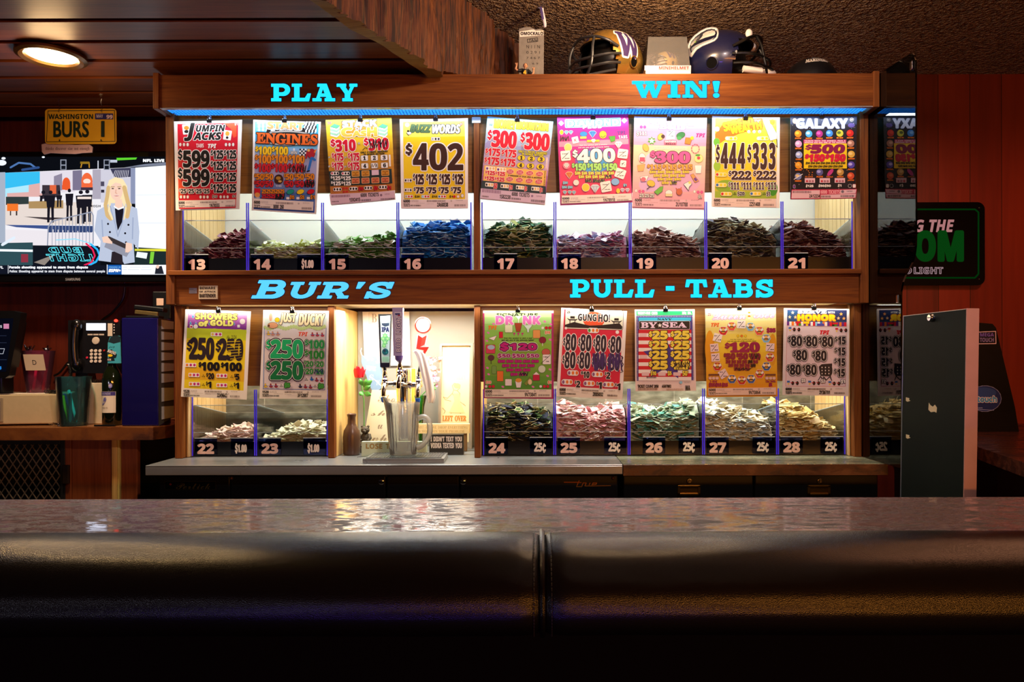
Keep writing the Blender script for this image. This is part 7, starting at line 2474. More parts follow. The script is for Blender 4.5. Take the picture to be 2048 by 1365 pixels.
def helmet(name, label, c, R, yaw, shell_m, mask_m, decals, liner, wires, earflap=True, tilt=0.0, pad_m=None, scale=(1.0, 1.16, 1.0)):
 """football helmet: faces local -y turned by yaw; c = centre at base"""
 zb = 0.0
 T = Matrix.Translation(c) @ Matrix.Rotation(yaw, 4, 'Z') @ Matrix.Rotation(tilt, 4, 'X')
 t = thing(name, label, 'helmet', c)
 H = R * 1.98          # height of the shell
 zc = H - R * 1.02
 def sp(th, ph, k=1.0):
  """th from the crown down, ph: 0 = front (-y)"""
  x, y, z = math.sin(th) * math.sin(ph), -math.sin(th) * math.cos(ph), math.cos(th)
  x *= R * scale[0] * k
  y *= R * scale[1] * k
  z *= R * 1.02 * k
  if z < 0:
   z *= 1.0
   f = 1 + 0.12 * z / R
   x *= f; y *= f
  return Vector((x, y, zc + z))
 NT, NP = 40, 72
 def hole(th, ph):
  a = abs(math.atan2(math.sin(ph), math.cos(ph)))
  d = math.degrees(a)
  tdeg = math.degrees(th)
  edge = 66 if d < 48 else 66 + (d - 48) * 2.6
  if d < 66 and tdeg > edge: return True
  if d < 88 and tdeg > 128: return True
  return tdeg > 150
 mb = MB()
 th_max = math.radians(150)
 vo, vi = {}, {}
 def gv(i, j, inner):
  key = (i, j % NP)
  dct = vi if inner else vo
  if key not in dct:
   p = sp(th_max * i / NT, 2 * PI * (j % NP) / NP, .945 if inner else 1.0)
   p = T @ p
   dct[key] = len(mbv)
   mbv.append(p)
  return dct[key]
 mbv, fo, fi, used = [], [], [], set()
 for i in range(NT):
  for j in range(NP):
   if hole(th_max * (i + .5) / NT, 2 * PI * (j + .5) / NP): continue
   used.add((i, j))
   fo.append((gv(i, j, 0), gv(i + 1, j, 0), gv(i + 1, j + 1, 0), gv(i, j + 1, 0)))
   fi.append((gv(i, j, 1), gv(i, j + 1, 1), gv(i + 1, j + 1, 1), gv(i + 1, j, 1)))
 rim = []
 for (i, j) in used:
  for (di, dj, a, b_) in ((1, 0, (i + 1, j), (i + 1, j + 1)), (-1, 0, (i, j + 1), (i, j)), (0, 1, (i + 1, j + 1), (i, j + 1)), (0, -1, (i, j), (i + 1, j))):
   n_ = (i + di, (j + dj) % NP)
   if n_ not in used and 0 <= i + di:
    rim.append((gv(*a, 0), gv(*b_, 0), gv(*b_, 1), gv(*a, 1)))
 mb.add(mbv, fo, shell_m, True)
 mb.add(mbv, fi, liner, True)
 mb.add(mbv, rim, liner)
 mb.build('shell', t)
 # dark padding inside
 MB().ball(T @ Vector((0, R * .12, zc)), R * .86, liner, 24, 16, (scale[0], scale[1] * .92, .98), (Matrix.Rotation(yaw, 4, 'Z'))).build('padding', t)
 # ear holes
 for s in (-1, 1):
  q = sp(math.radians(103), s * math.radians(97), 1.004)
  n_ = (q - Vector((0, 0, zc))).normalized()
  M = T @ Matrix.Translation(q) @ n_.to_track_quat('Z', 'Y').to_matrix().to_4x4()
  mm = MB()
  mm.add([M @ Vector((R * .17 * math.cos(a * PI / 12), R * .17 * math.sin(a * PI / 12), 0.0008)) for a in range(24)], [tuple(range(24))], mat('#050506', .85, spec=.1, name='ear_void'))
  mm.tube([M @ Vector((R * .175 * math.cos(a * PI / 12), R * .175 * math.sin(a * PI / 12), 0.0008)) for a in range(24)], R * .018, shell_m, 6, closed=True)
  mm.build('ear_hole', t)
 # decals follow the shell: (side, th range, ph range, polys in unit square, material)
 for (nm, side, t0, t1, p0, p1, arts) in decals:
  mm = MB()
  for lv, (polys, m) in enumerate(arts):
   for poly in polys:
    # fine grid clipped polygon -> triangulated through strips
    pv, pf = strips([(p[0] * 40, p[1] * 40) for p in poly], [tuple(range(len(poly)))], 3.0)
    # second pass the other way
    pv2, pf2 = strips([(y, x) for x, y in pv], pf, 3.0)
    verts = []
    for y, x in pv2:
     u, v = x / 40, y / 40
     ph = math.radians(p0 + (p1 - p0) * u) * side
     th = math.radians(t0 + (t1 - t0) * v)
     verts.append(T @ sp(th, ph, 1.006 + .003 * lv))
    mm.add(verts, [f for f in pf2 if len(set(f)) > 2], m)
  mm.build(nm, t)
 for w_ in wires:
  pts = [T @ Vector((x * R, y * R * scale[1], zc + z * R)) for x, y, z in w_[0]]
  # smooth
  sm = []
  for k in range(len(pts) - 1):
   p0_, p1_, p2_, p3_ = pts[max(k - 1, 0)], pts[k], pts[k + 1], pts[min(k + 2, len(pts) - 1)]
   for q in range(6):
    s = q / 6
    sm.append(0.5 * ((2 * p1_) + (-p0_ + p2_) * s + (2 * p0_ - 5 * p1_ + 4 * p2_ - p3_) * s * s + (-p0_ + 3 * p1_ - 3 * p2_ + p3_) * s ** 3))
  sm.append(pts[-1])
  MB().tube(sm, R * .045, mask_m, 8).build(w_[1] if len(w_) > 1 else 'mask_bar', t)
 return t, T, zc


def mask():
 w = []
 for z, o, ex in ((-.30, 1.26, .98), (-.58, 1.30, .95)):
  w.append(([(-ex, -.42, z + .18), (-.92, -.85, z + .06), (-.55, -1.13, z), (0, -o, z), (.55, -1.13, z), (.92, -.85, z + .06), (ex, -.42, z + .18)],))
 w.append(([(-.90, -.45, .12), (-.82, -.80, .26), (-.5, -1.02, .40), (0, -1.13, .45), (.5, -1.02, .40), (.82, -.80, .26), (.90, -.45, .12)],))
 for s in (-1, 1):
  w.append(([(s * .5, -1.02, .40), (s * .55, -1.12, .05), (s * .55, -1.14, -.30), (s * .5, -1.16, -.58), (s * .3, -1.14, -.82)],))
 w.append(([(-.85, -.5, -.62), (-.3, -1.14, -.82), (.3, -1.14, -.82), (.85, -.5, -.62)],))
 return w


gold = mat('#c29a4a', 0.22, 0.75, var=.05, coat=.5, name='gold_shell')
navy = mat('#10163c', 0.28, 0.0, 0.6, var=.05, coat=.4, name='navy_shell')
purple = mat('#3c2a5e', .4, var=.05, name='purple_decal')
wht = mat('#f1eee9', .4, var=.03, name='white_decal')
lime = mat('#8fd028', .4, var=.03, name='lime_decal')
greyd = mat('#9aa0aa', .4, var=.03, name='grey_decal')


def W_poly(k=0.0):
 o = [(0, 0), (.34, 0), (.34, .16), (.28, .16), (.38, .66), (.47, .30), (.42, .16), (.40, 0), (.62, 0), (.62, .16), (.58, .16), (.68, .66), (.76, .16), (.70, .16), (.70, 0), (1, 0), (1, .16), (.93, .16), (.76, 1), (.60, 1), (.52, .56), (.42, 1), (.26, 1), (.08, .16), (0, .16)]
 if not k: return [o]
 out = []
 n = len(o)
 v, f = stroke_geo(o, [(i, (i + 1) % n) for i in range(n)], k, 8)
 for q in f: out.append([v[i] for i in q])
 return out + [o]


hg = Vector((P(1222, 143, 2.84).x, 2.86, ZTOP))
Wd = [(W_poly(.06), wht), (W_poly(), purple)]
helmet('football_helmet', 'gold football helmet with a purple and white W on its side', hg, 0.118, math.radians(-52), gold, mat('#4a4c52', .35, .7, name='grey_mask'),
  [('decal', 1, 44, 98, 60, 112, Wd), ('stripe', 1, 6, 64, -4, 4, [([[(0, 0), (1, 0), (1, 1), (0, 1)]], purple)])], black, mask(), tilt=0.0)

hn = Vector((P(1454, 143, 2.86).x, 2.91, ZTOP))
navyd = mat('#0c1130', .4, var=.03, name='navy_decal')


t, T, zc = helmet('football_helmet', 'large navy football helmet with a white hawk-head emblem', hn, 0.129, math.radians(68), navy, black, [], black, mask(), tilt=math.radians(-7))
R = 0.129
# hawk-head emblem laid on the near flank of the shell
Ti = (T @ Matrix.Translation((0, 0, zc)) @ Matrix.Diagonal((R, R * 1.16, R * 1.02, 1))).inverted()


def on_shell(x, y, k):
 o, e = Ti @ Vector((0, 0, HC)), Ti @ P(1140 + x / 4.876, 30 + y / 4.876, 2.9)
 q = e - o
 A, B, C = q.dot(q), 2 * o.dot(q), o.dot(o) - k * k
 D2 = B * B - 4 * A * C
 s = (-B - math.sqrt(D2)) / (2 * A) if D2 > 0 else -B / (2 * A)
 return Ti.inverted() @ (o + q * s)


mb = MB()
hawk_o = [(1446, 185), (1444, 150), (1428, 128), (1388, 121), (1330, 130), (1270, 160), (1215, 202), (1172, 252), (1150, 300), (1156, 340), (1160, 400), (1186, 408), (1208, 372), (1236, 335), (1290, 300), (1350, 276), (1410, 250), (1436, 222)]
hawk_n = [(1434, 180), (1430, 154), (1412, 138), (1380, 133), (1330, 142), (1275, 172), (1222, 212), (1182, 258), (1166, 306), (1180, 372), (1198, 350), (1226, 318), (1284, 284), (1346, 260), (1400, 238), (1426, 214)]
hawk_h = [(1418, 178), (1412, 158), (1388, 147), (1340, 156), (1300, 178), (1288, 208), (1262, 244), (1316, 222), (1380, 204), (1408, 196)]
hawk_f = [(1180, 330), (1196, 312), (1236, 290), (1300, 262), (1370, 238), (1412, 216), (1380, 248), (1300, 278), (1230, 312), (1188, 358)]
hawk_b = [(1176, 292), (1188, 262), (1222, 226), (1268, 196), (1262, 216), (1236, 240), (1210, 276), (1184, 304)]
lv = 0


def lay(poly, m, ol=None, ow=4):
 global lv
 n = len(poly)
 for pv, pf, mm in (([(stroke_geo(poly, [(i, (i + 1) % n) for i in range(n)], ow, 8)) + (ol,)] if ol else []) + [(poly, [tuple(range(n))], m)]):
  v1, f1 = strips([(p[0], p[1]) for p in pv], pf, 5.0)
  v2, f2 = strips([(p[1], p[0]) for p in v1], f1, 5.0)
  mb.add([on_shell(x, y, 1.008 + .003 * lv) for y, x in v2], f2, mm)
  lv += 1


lay(hawk_o, wht, greyd, 5)
lay(hawk_n, navyd)
lay(hawk_h, wht)
lay(hawk_f, greyd)
lay(hawk_b, wht)
lay([(1221 + 8 * math.cos(a * PI / 5), 262 + 9 * math.sin(a * PI / 5)) for a in range(10)], lime)
mb.build('decal', t, label='white hawk-head emblem')
for pts in ([(-.86, -.62, -.62), (-.62, -1.02, -.72), (0, -1.12, -.72), (.62, -1.02, -.72), (.86, -.62, -.62)],):
 MB().tube([T @ Vector((x * R, y * R * 1.16, zc + z * R)) for x, y, z in pts], R * .10, wht, 10).build('chin_strap', t, label='white chin strap')
MB().ball(T @ Vector((0, -1.16 * R * 1.16, zc - .66 * R)), R * .24, wht, 16, 12, (1.1, .8, .8)).build('chin_cup', t, label='white chin cup')
for s in (-1, 1):
 MB().ball(T @ Vector((s * .52 * R, -.86 * R * 1.16, zc + .52 * R)), R * .11, wht, 12, 8, (1, .7, 1.2)).build('mask_clip', t, label='white mask clip')
 MB().ball(T @ Vector((s * .93 * R, -.50 * R * 1.16, zc - .12 * R)), R * .10, greyd, 12, 8, (.4, 1.3, .7)).build('mask_clip', t)

# mini helmet in a clear box
cb = P(1335, 143, 2.80)
x0, x1 = P(1290, 0, 2.80).x, P(1377, 0, 2.80).x
ztp = P(1335, 77, 2.80).z
t = thing('display_box', 'clear plastic display box between the two large helmets', 'display box', (cb.x, 2.82, ZTOP))
bs = 0.05
hazy = clear('hazy_plastic', (.93, .93, .94), .1, 1.45, 1.0, milk=.12)
mb = MB()
ps = [(x0, 2.775), (x1, 2.775), (x1, 2.955), (x0, 2.955)]
pt = [(x0 + .010, 2.785), (x1 - .010, 2.785), (x1 - .010, 2.945), (x0 + .010, 2.945)]
zb0 = ZTOP + 0.018 + bs
for k in range(4):
 a2, b2, c2, d2 = ps[k], ps[(k + 1) % 4], pt[(k + 1) % 4], pt[k]
 q = [Vector((*a2, zb0)), Vector((*b2, zb0)), Vector((*c2, ztp)), Vector((*d2, ztp))]
 ctr = Vector((cb.x, 2.83, (zb0 + ztp) / 2))
 nrm = (q[1] - q[0]).cross(q[3] - q[0]).normalized() * 0.0015
 mb.add(q + [p - nrm for p in q], [(0, 1, 2, 3), (7, 6, 5, 4), (0, 4, 5, 1), (1, 5, 6, 2), (2, 6, 7, 3), (3, 7, 4, 0)], hazy)
mb.box(pt[0][0], pt[1][0], pt[0][1], pt[2][1], ztp - .0015, ztp, clearp)
mb.build('cover', t)
mb = MB().cbox(x0 - .003, x1 + .003, 2.77, 2.96, ZTOP + 0.0005, zb0 - .0002, mat('#eadfe0', .45, name='pale_base'), .003)
mb.build('base', t)
mb = MB()
d = Draw(mb, lambda x, y, q: P(x, y, 2.7695 - q), .00006)
d.rect(1289, 131, 1382, 141, ink('#e8c8c8'))
d.text('MINIHELMET', 1318, 133, 1378, 139, ink('#c8303c'), bold=.2)
mb.build('base_label', t)
hm = Vector((cb.x + .004, 2.868, zb0 + .0005))
helmet('mini_helmet', 'miniature gold helmet with a purple W inside the clear box', hm, 0.045, math.radians(-66), mat('#cdb070', .35, .4, var=.05, name='pale_gold_shell'), steelp,
  [('decal', 1, 34, 80, 62, 122, [(W_poly(), purple)])], mat('#d8d0c4', .6, name='pale_liner'), mask())

# black batting helmet further back on the right
bc_ = P(1624, 143, 2.95)
bc_ = Vector((bc_.x, 2.98, ZTOP))
t = thing('batting_helmet', 'black batting helmet lettered in white, at the right end of the cabinet top', 'helmet', bc_)
Rb = 0.112
mb = MB()
NP, NT = 48, 18
zc_ = P(1624, 104, 2.90).z - ZTOP - Rb * 1.0
vv = []
for i in range(NT + 1):
 th = math.radians(105) * i / NT
 for j in range(NP):
  ph = 2 * PI * j / NP
  vv.append(bc_ + Vector((Rb * .98 * math.sin(th) * math.cos(ph), Rb * 1.12 * math.sin(th) * math.sin(ph), zc_ + Rb * math.cos(th))))
bm_ = mat('#0d0f16', .3, coat=.3, var=.1, name='black_shell')
mb.add(vv, [(i * NP + j, (i + 1) * NP + j, (i + 1) * NP + (j + 1) % NP, i * NP + (j + 1) % NP) for i in range(NT) for j in range(NP)], bm_, True)
lowr = vv[-NP:]
mb.add(lowr + [Vector((p.x, p.y, ZTOP + .0005)) for p in lowr], [(j, NP + j, NP + (j + 1) % NP, (j + 1) % NP) for j in range(NP)], bm_, True)
mb.build('shell', t)
# peak at the front
mb = MB()
vv = []
for i in range(25):
 a = math.radians(-160 + 140 * i / 24)
 base = bc_ + Vector((Rb * .95 * math.cos(a), Rb * 1.08 * math.sin(a), zc_ - Rb * .10))
 k = math.sin(PI * i / 24)
 tip = bc_ + Vector((Rb * (.95 + .12 * k) * math.cos(a), Rb * (1.08 + .42 * k) * math.sin(a), zc_ - Rb * (.10 + .22 * k)))
 vv += [base, tip, base + Vector((0, 0, -.004)), tip + Vector((0, 0, -.004))]
fs = []
for i in range(24):
 o = i * 4
 fs += [(o, o + 4, o + 5, o + 1), (o + 2, o + 3, o + 7, o + 6), (o + 1, o + 5, o + 7, o + 3)]
mb.add(vv, fs, bm_, True)
mb.build('peak', t)
mb = MB()
v, f, ed, bb = text_geo('MARINERS', 'R', .02)
v2, f2, ed2, bb2 = text_geo('SEATTLE', 'R', .05)
for (v, f, ed, bb, a0, a1, t0, t1, m, kk) in ((v, f, ed, bb, -122, -62, 54, 41, wht, .02), (v2, f2, ed2, bb2, -104, -78, 36, 32, greyd, .0)):
 a_, b2 = stroke_geo(v, ed, .02)
 o = len(v)
 v = list(v) + a_
 f = list(f) + [tuple(i + o for i in q) for q in b2]
 out = []
 for x, y, *_z in v:
  u, w_ = (x - bb[0]) / (bb[2] - bb[0]), (y - bb[1]) / (bb[3] - bb[1])
  ph = math.radians(a0 + (a1 - a0) * u)
  th = math.radians(t0 + (t1 - t0) * w_)
  out.append(bc_ + Vector((Rb * .99 * math.sin(th) * math.cos(ph), Rb * 1.13 * math.sin(th) * math.sin(ph), zc_ + Rb * 1.01 * math.cos(th))))
 mb.add(out, f, m)
mb.build('lettering', t, label='white lettering')

# grey memorial slab with taped label, and the figurine before it
D_ = 2.93
pts = [(1037.5, 143), (1087, 143), (1088, 62), (1083, 57), (1072, 59), (1060, 54), (1047, 55), (1038, 58)]
pl = [(P(x, y, D_).x, max(P(x, y, D_).z, ZTOP + .0005)) for x, y in pts]
pl[0] = (pl[0][0], ZTOP + .0005)
pl[1] = (pl[1][0], ZTOP + .0005)
t = thing('stone_slab', 'grey written-on slab standing on the cabinet top by the timber', 'slab', (P(1062, 140, D_).x, D_, ZTOP))
mb = MB().prism(pl, lambda u, v, k: (u, D_ + .035 * k, v), mat('#8c8780', .7, var=.35, scale=45, bump=.4, name='grey_stone'))
mb.build('body', t)
mb = MB()
d = Draw(mb, lambda x, y, q: P(x, y, D_ - q), .00006)
ik = ink('#211c1a')
S7 = lambda x, y: (1000 + x / 8.53, y / 8.53)
d.line([S7(465, 670), S7(640, 645), S7(645, 705), S7(470, 725)], .6, ik, True)
d.text('TAN', *S7(490, 665), *S7(630, 710), ik)
for i, s_ in enumerate(('N 1 1 N', '0 2 9 1', '7 4 6 7', '6 9', '0')):
 d.text(s_, *S7(450 if i < 3 else 550, 770 + i * 100), *S7(680 if i < 3 else 650 if i == 3 else 590, 825 + i * 92), ik, st='B')
mb.build('writing', t, label='dark hand writing')
mb = MB()
d = Draw(mb, lambda x, y, q: P(x, y, D_ - .001 - q), .00006)
d.poly([S7(*p) for p in ((330, 540), (575, 500), (610, 525), (740, 515), (742, 600), (335, 632))], W_)
d.text('OMOCKALO', *S7(352, 545), *S7(735, 598), ik, bold=.25)
mb.build('label_strip', t, label='white taped label')

fx = P(1051, 143, 2.87)
F_ = Vector((fx.x, 2.87, ZTOP))
t = thing('player_figurine', 'tiny football player figurine in a dark jersey and yellow trousers, throwing', 'figurine', F_)
hgt = 0.118
skin = mat('#d8a07a', .5, name='figure_skin')
dk = mat('#12161c', .5, name='figure_jersey')
yl = mat('#e8b81c', .5, name='figure_yellow')
def fp(x, y, z): return F_ + Vector((x, y, z)) * hgt
mb = MB()
bm = bmesh.new()
mb.tube([fp(-.02, 0, .48), fp(-.06, 0, .36), fp(-.13, .01, .24), fp(-.16, .02, .12), fp(-.15, .02, .03)], [.0095, .0100, .0072, .0058, .0042], yl, 12)
mb.tube([fp(.02, 0, .48), fp(.09, -.01, .36), fp(.19, -.02, .25), fp(.21, 0, .13), fp(.22, 0, .03)], [.0095, .0100, .0072, .0058, .0042], yl, 12)
mb.ball(fp(0, 0, .47), .0125, yl, 14, 10, (1.05, .8, .8))
mb.build('trousers', t, label='yellow trousers')
mb = MB()
mb.tube([fp(0, 0, .46), fp(-.01, 0, .56), fp(-.02, 0, .68), fp(-.02, 0, .76), fp(-.02, 0, .80)], [.0105, .0115, .0145, .0135, .006], dk, 16)
mb.tube([fp(-.08, 0, .76), fp(-.22, -.01, .74), fp(-.26, -.02, .74)], [.0075, .0065, .0058], dk, 12)
mb.tube([fp(.06, -.01, .75), fp(.20, -.03, .62), fp(.22, -.04, .60)], [.0075, .0065, .0058], dk, 12)
d = Draw(mb, lambda x, y, q: F_ + Vector((x, -.0155 - q, y)), .00006)
mb.build('jersey', t, label='dark jersey')
mb = MB()
nx_, nz_ = -.002, .64 * hgt
d = Draw(mb, lambda x, y, q: F_ + Vector((nx_ + (x - 5) * .0011, -.0158 - q, nz_ - (y - 7) * .0011)), .00006)
d.text('4', 0, 0, 9, 13, yl, bold=1)
mb.build('number', t)
mb = MB()
mb.tube([fp(-.02, 0, .79), fp(-.01, 0, .84)], [.0045, .0045], skin, 10)
mb.ball(fp(.0, -.01, .905), .0088, skin, 16, 12, (.9, 1, 1.12))
mb.ball(fp(.015, -.09, .895), .0016, skin, 6, 5)
for s in (-1, 1): mb.ball(fp(s * .075, 0, .90), .0018, skin, 6, 5)
mb.tube([fp(-.26, -.02, .74), fp(-.33, -.02, .80), fp(-.30, -.02, .90)], [.0045, .0042, .0034], skin, 10)
mb.ball(fp(-.295, -.02, .93), .0042, skin, 8, 6)
mb.tube([fp(.22, -.04, .60), fp(.27, -.06, .66), fp(.27, -.07, .75)], [.0045, .0040, .0034], skin, 10)
mb.ball(fp(.27, -.07, .78), .0042, skin, 8, 6)
for s, o in ((-1, -.30), (1, .27)):
 for k in range(4): mb.tube([fp(o + (k - 1.5) * .018, -.05, .94 if s < 0 else .79), fp(o + (k - 1.5) * .024, -.06, .985 if s < 0 else .835)], .0011, skin, 6)
mb.build('body', t)
MB().ball(fp(.0, .012, .93), .0093, mat('#2a1a10', .6, name='figure_hair'), 14, 10, (.95, .95, .85)).build('hair', t)
MB().ball(fp(-.15, -.05, .025), .0045, white_p, 10, 8, (1, 1.9, .7)).ball(fp(.22, -.03, .025), .0045, white_p, 10, 8, (1.2, 1.7, .7)).build('shoes', t)

# ribbon hanging from the ceiling
mb = MB()
ys = [-40, 0, 12, 24, 36, 48, 55]
xs = [1080, 1080, 1083, 1084, 1088, 1090, 1090]
ws = [9, 9, 9, 7, 6.5, 6, 5]
D_ = 2.88
v = []
for x, y, w_ in zip(xs, ys, ws):
 for s in (-1, 0, 1):
  p = P(x + s * w_ / 2, y, D_)
  p.z = min(p.z, ZC - .001)
  v.append(p + Vector((0, .004 * s * math.sin(y * .2), 0)))
mb.add(v, [(k * 3 + i, k * 3 + i + 1, k * 3 + 4 + i, k * 3 + 3 + i) for k in range(6) for i in range(2)], mat('#e6e2ee', .5, name='white_ribbon'), True)
ob = mb.build('ribbon', org=P(1085, 10, D_))
s_ = ob.modifiers.new('solidify', 'SOLIDIFY')
s_.thickness = .0012
mb2 = MB()
d = Draw(mb2, lambda x, y, q: P(x, y, D_ - .008 - q), .00006)
d.poly([(1080, 10), (1083, 12), (1086, 24), (1088, 38), (1084, 40), (1081, 26)], mat('#4a3c78', .5, name='ribbon_violet'))
mb2.build('ribbon_print', ob)
tag(ob, 'narrow white and violet ribbon hanging from the textured ceiling', 'ribbon')
# ------------------------------------------------------------------ the left side: counter, telephone, screen
ZL = 1.03
lamw = laminate('wood_laminate', '#6b3a1c', '#8f5a30', '#a8744a', .12, .3, 4, 14)
YLF = 2.872
xr1, xr2 = PX(306, YLF), PX(344, YLF + .10)
lcn = thing('left_counter', 'wood-look counter with a clipped corner at far left under the telephone', 'counter', (-2.1, 3.08, ZL - .05))
poly = [(-3.2, YLF), (xr1, YLF), (PX(344, YLF + .09), YLF + .09), (PX(344, YLF + .09), 3.295), (-3.2, 3.295)]
MB().prism(poly, lambda u, v, k: (u, v, ZL - .004 + .004 * k), lamw).build('worktop', lcn)
MB().prism(poly, lambda u, v, k: (u, v, ZL - .052 + .0475 * k), laminate('edge_laminate', '#43220f', '#6b3d1e', '#7d4c28', .25, .45, 6, 6)).build('edge_band', lcn, label='darker brown edge')
# cabinet below
q = lambda px, D=2.92: PX(px, D)
bc = thing('left_base_cabinet', 'dark base cabinet with an expanded-metal door below the left counter', 'cabinet', (-2.0, 3.1, 0.02))
YC = 2.925
MB().cbox(-3.2, q(270), 3.24, 3.28, .02, ZL - .0525, dark, .002).build('back', bc)
MB().cbox(q(128), q(140), YC, YC + .03, .02, ZL - .0525, brownwood_z, .002).build('stile', bc)
MB().cbox(q(140.3), q(222.5), YC + .004, YC + .024, .02, ZL - .0525, brownwood_z, .002).build('panel', bc)
MB().cbox(q(222.8), q(233.5), YC - .006, YC + .03, .02, ZL - .0525, palewood_z, .002).build('post', bc, label='pale wooden post')
MB().cbox(q(233.8), q(238), YC - .004, YC + .03, .02, ZL - .0525, mat('#c8b060', .5, name='yellow_edge'), .001).build('edge_strip', bc)
MB().cbox(q(238.3), q(271), YC + .006, YC + .03, .02, ZL - .0525, brownwood_z, .002).build('panel', bc)
MB().box(-3.2, q(128), YC + .3, 3.238, .60, .62, brownwood_z).build('shelf', bc)
dr = MB()
for x0, x1, z0, z1 in ((q(118), q(127.6), .05, ZL - .053), (-3.15, q(118), ZL - .075, ZL - .053), (-3.15, q(118), .05, .08)):
 dr.cbox(x0, x1, YC, YC + .02, z0, z1, dark, .002)
door = dr.build('door', bc)
mb = MB()
wire = mat('#7a6a58', .45, .3, name='worn_mesh')
X1, X0, Z0, Z1 = q(118), -2.75, .42, ZL - .075
st_x, st_z = .0315, .0235
k = 0
while True:      # expanded metal: crossing slanted strands
 x = X0 + k * st_x
 if x > X1 + (Z1 - Z0) / st_z * st_x: break
 for s in (1, -1):
  # strand from (x, Z0) leaning
  a = Vector((x, YC + .010, Z0)) if s == 1 else Vector((x - (Z1 - Z0) / st_z * st_x * .5, YC + .010, Z0))
  n_ = (Z1 - Z0)
  dx = -.5 * st_x / st_z * n_ if s == 1 else .5 * st_x / st_z * n_
  b_ = a + Vector((dx, 0, n_))
  # clip to the opening
  t0, t1 = 0.0, 1.0
  for lim, sg in ((X0, 1), (X1, -1)):
   da, db = sg * (a.x - lim), sg * (b_.x - lim)
   if da < 0 and db < 0: t1 = -1
   elif da < 0: t0 = max(t0, da / (da - db))
   elif db < 0: t1 = min(t1, da / (da - db))
  if t1 - t0 > .01:
   mb.tube([a.lerp(b_, t0), a.lerp(b_, t1)], .0022, wire, 4, cap=False)
 k += 1
mb.build('mesh_panel', door)
p = P(134.5, 945, YC)
MB().cbox(p.x - .012, p.x + .012, YC - .012, YC + .001, p.z - .045, p.z + .03, mat('#1a100b', .4, name='dark_latch'), .002).build('latch', bc)
for k in range(4):
 x = PX(20 + k * 24, 3.05)
 tag(MB().cbox(x - .045, x + .045, 2.99, 3.14, .6205, .632 + .006 * (k % 2), mat(('#d8c8ae', '#c9b090', '#b4a48c', '#dccfba')[k], .6), .002).build('paper_bundle', org=(x, 3.05, .6205)), ('first', 'second', 'third', 'last')[k] + ' pale paper bundle from the left edge, behind the expanded-metal door', 'paper', 'paper bundles behind the metal mesh')
# ---- television
TD = 3.10
t = thing('television', 'wide flat television on the left wall showing a news presenter', 'television', (PX(147, TD), TD, PZ(562, TD)))
x0, x1 = PX(-64, TD), PX(358, TD)
zt_, zb_ = PZ(300, TD), PZ(563, TD)
MB().cbox(x0, x1, TD, TD + .05, zb_, zt_, mat('#08080a', .12, coat=.6, var=.1, name='gloss_black'), .006).build('bezel', t)
MB().box(PX(100, TD), PX(200, TD), TD + .0502, 3.30, PZ(480, TD), PZ(380, TD), dark).build('wall_mount', t)
mb = MB()
E = lambda h, p=1.15: glow(h, p)
d = Draw(mb, lambda x, y, k: P(x, y, TD - .0006 - k), .00005)
S2 = lambda x, y: (x / 4.267, 300 + y / 4.267)
def R2(x0, y0, x1, y1, m): d.rect(*S2(x0, y0), *S2(x1, y1), m, rot=0)
def P2(pts, m): d.poly([S2(*p) for p in pts], m)
def D2(cx_, cy_, rx, ry, m, rot=0): d.disc(*S2(cx_, cy_), rx / 4.267, m, ry / 4.267, rot=rot)
def L2(pts, w_, m): d.line([S2(*p) for p in pts], w_ / 4.267, m)
def T2(s_, x0, y0, x1, y1, m, **k): d.text(s_, *S2(x0, y0), *S2(x1, y1), m, **k)
R2(-230, 58, 1490, 1065, E('#0a0c12'))
P2([(-230, 200), (45, 190), (45, 985), (-230, 985)], E('#c8d4ea', .7))
P2([(45, 195), (1115, 150), (1115, 830), (45, 830)], E('#e6e4ea'))
P2([(45, 195), (340, 184), (340, 300), (45, 390)], E('#35b6e8'))
P2([(45, 330), (340, 285), (340, 400), (45, 400)], E('#a8def2'))
P2([(245, 300), (420, 270), (420, 400), (60, 400), (60, 370), (245, 360)], E('#d8a8a4'))
P2([(340, 184), (640, 172), (640, 360), (340, 372)], E('#d9d3de'))
P2([(460, 225), (530, 200), (530, 345), (460, 345)], E('#8a8298')); P2([(620, 178), (700, 172), (700, 345), (620, 345)], E('#77708a')); P2([(790, 168), (860, 165), (860, 420), (790, 420)], E('#a8a2b2'))
D2(566, 290, 34, 55, E('#e2562a')); D2(742, 270, 48, 75, E('#e8653a')); D2(742, 268, 32, 22, E('#f2d8c8'))
R2(530, 300, 600, 340, E('#e2562a')); R2(695, 285, 790, 330, E('#e8653a')); R2(690, 320, 792, 345, E('#3c3040'))
P2([(860, 165), (1150, 152), (1150, 450), (860, 450)], E('#c8c6d4'))
P2([(940, 160), (1115, 152), (1115, 230), (980, 240)], E('#3a3a52')); R2(860, 270, 890, 310, E('#4a465a')); R2(862, 340, 890, 365, E('#2c2838'))
for k in range(9): L2([(960 + k * 16, 240), (985 + k * 14, 175)], 2, E('#d8d4e0'))
P2([(1115, 152), (1155, 152), (1155, 460), (1115, 460)], E('#8890ae')); P2([(1155, 152), (1490, 128), (1490, 845), (1155, 845)], E('#eef3fc', 1.3))
L2([(1155, 385), (1490, 383)], 2, E('#c8d6ee')); L2([(1155, 625), (1490, 625)], 2, E('#c8d6ee'))
P2([(50, 400), (245, 400), (245, 480), (50, 490)], E('#2e3a3a')); P2([(360, 300), (510, 300), (520, 400), (360, 420)], E('#3a3038')); R2(425, 300, 480, 375, E('#d8603a'))
P2([(45, 470), (790, 440), (800, 640), (45, 640)], E('#dccfc8')); P2([(245, 440), (540, 430), (540, 500), (245, 500)], E('#a8885a'))
P2([(200, 570), (560, 580), (420, 600)], E('#3c3438'))
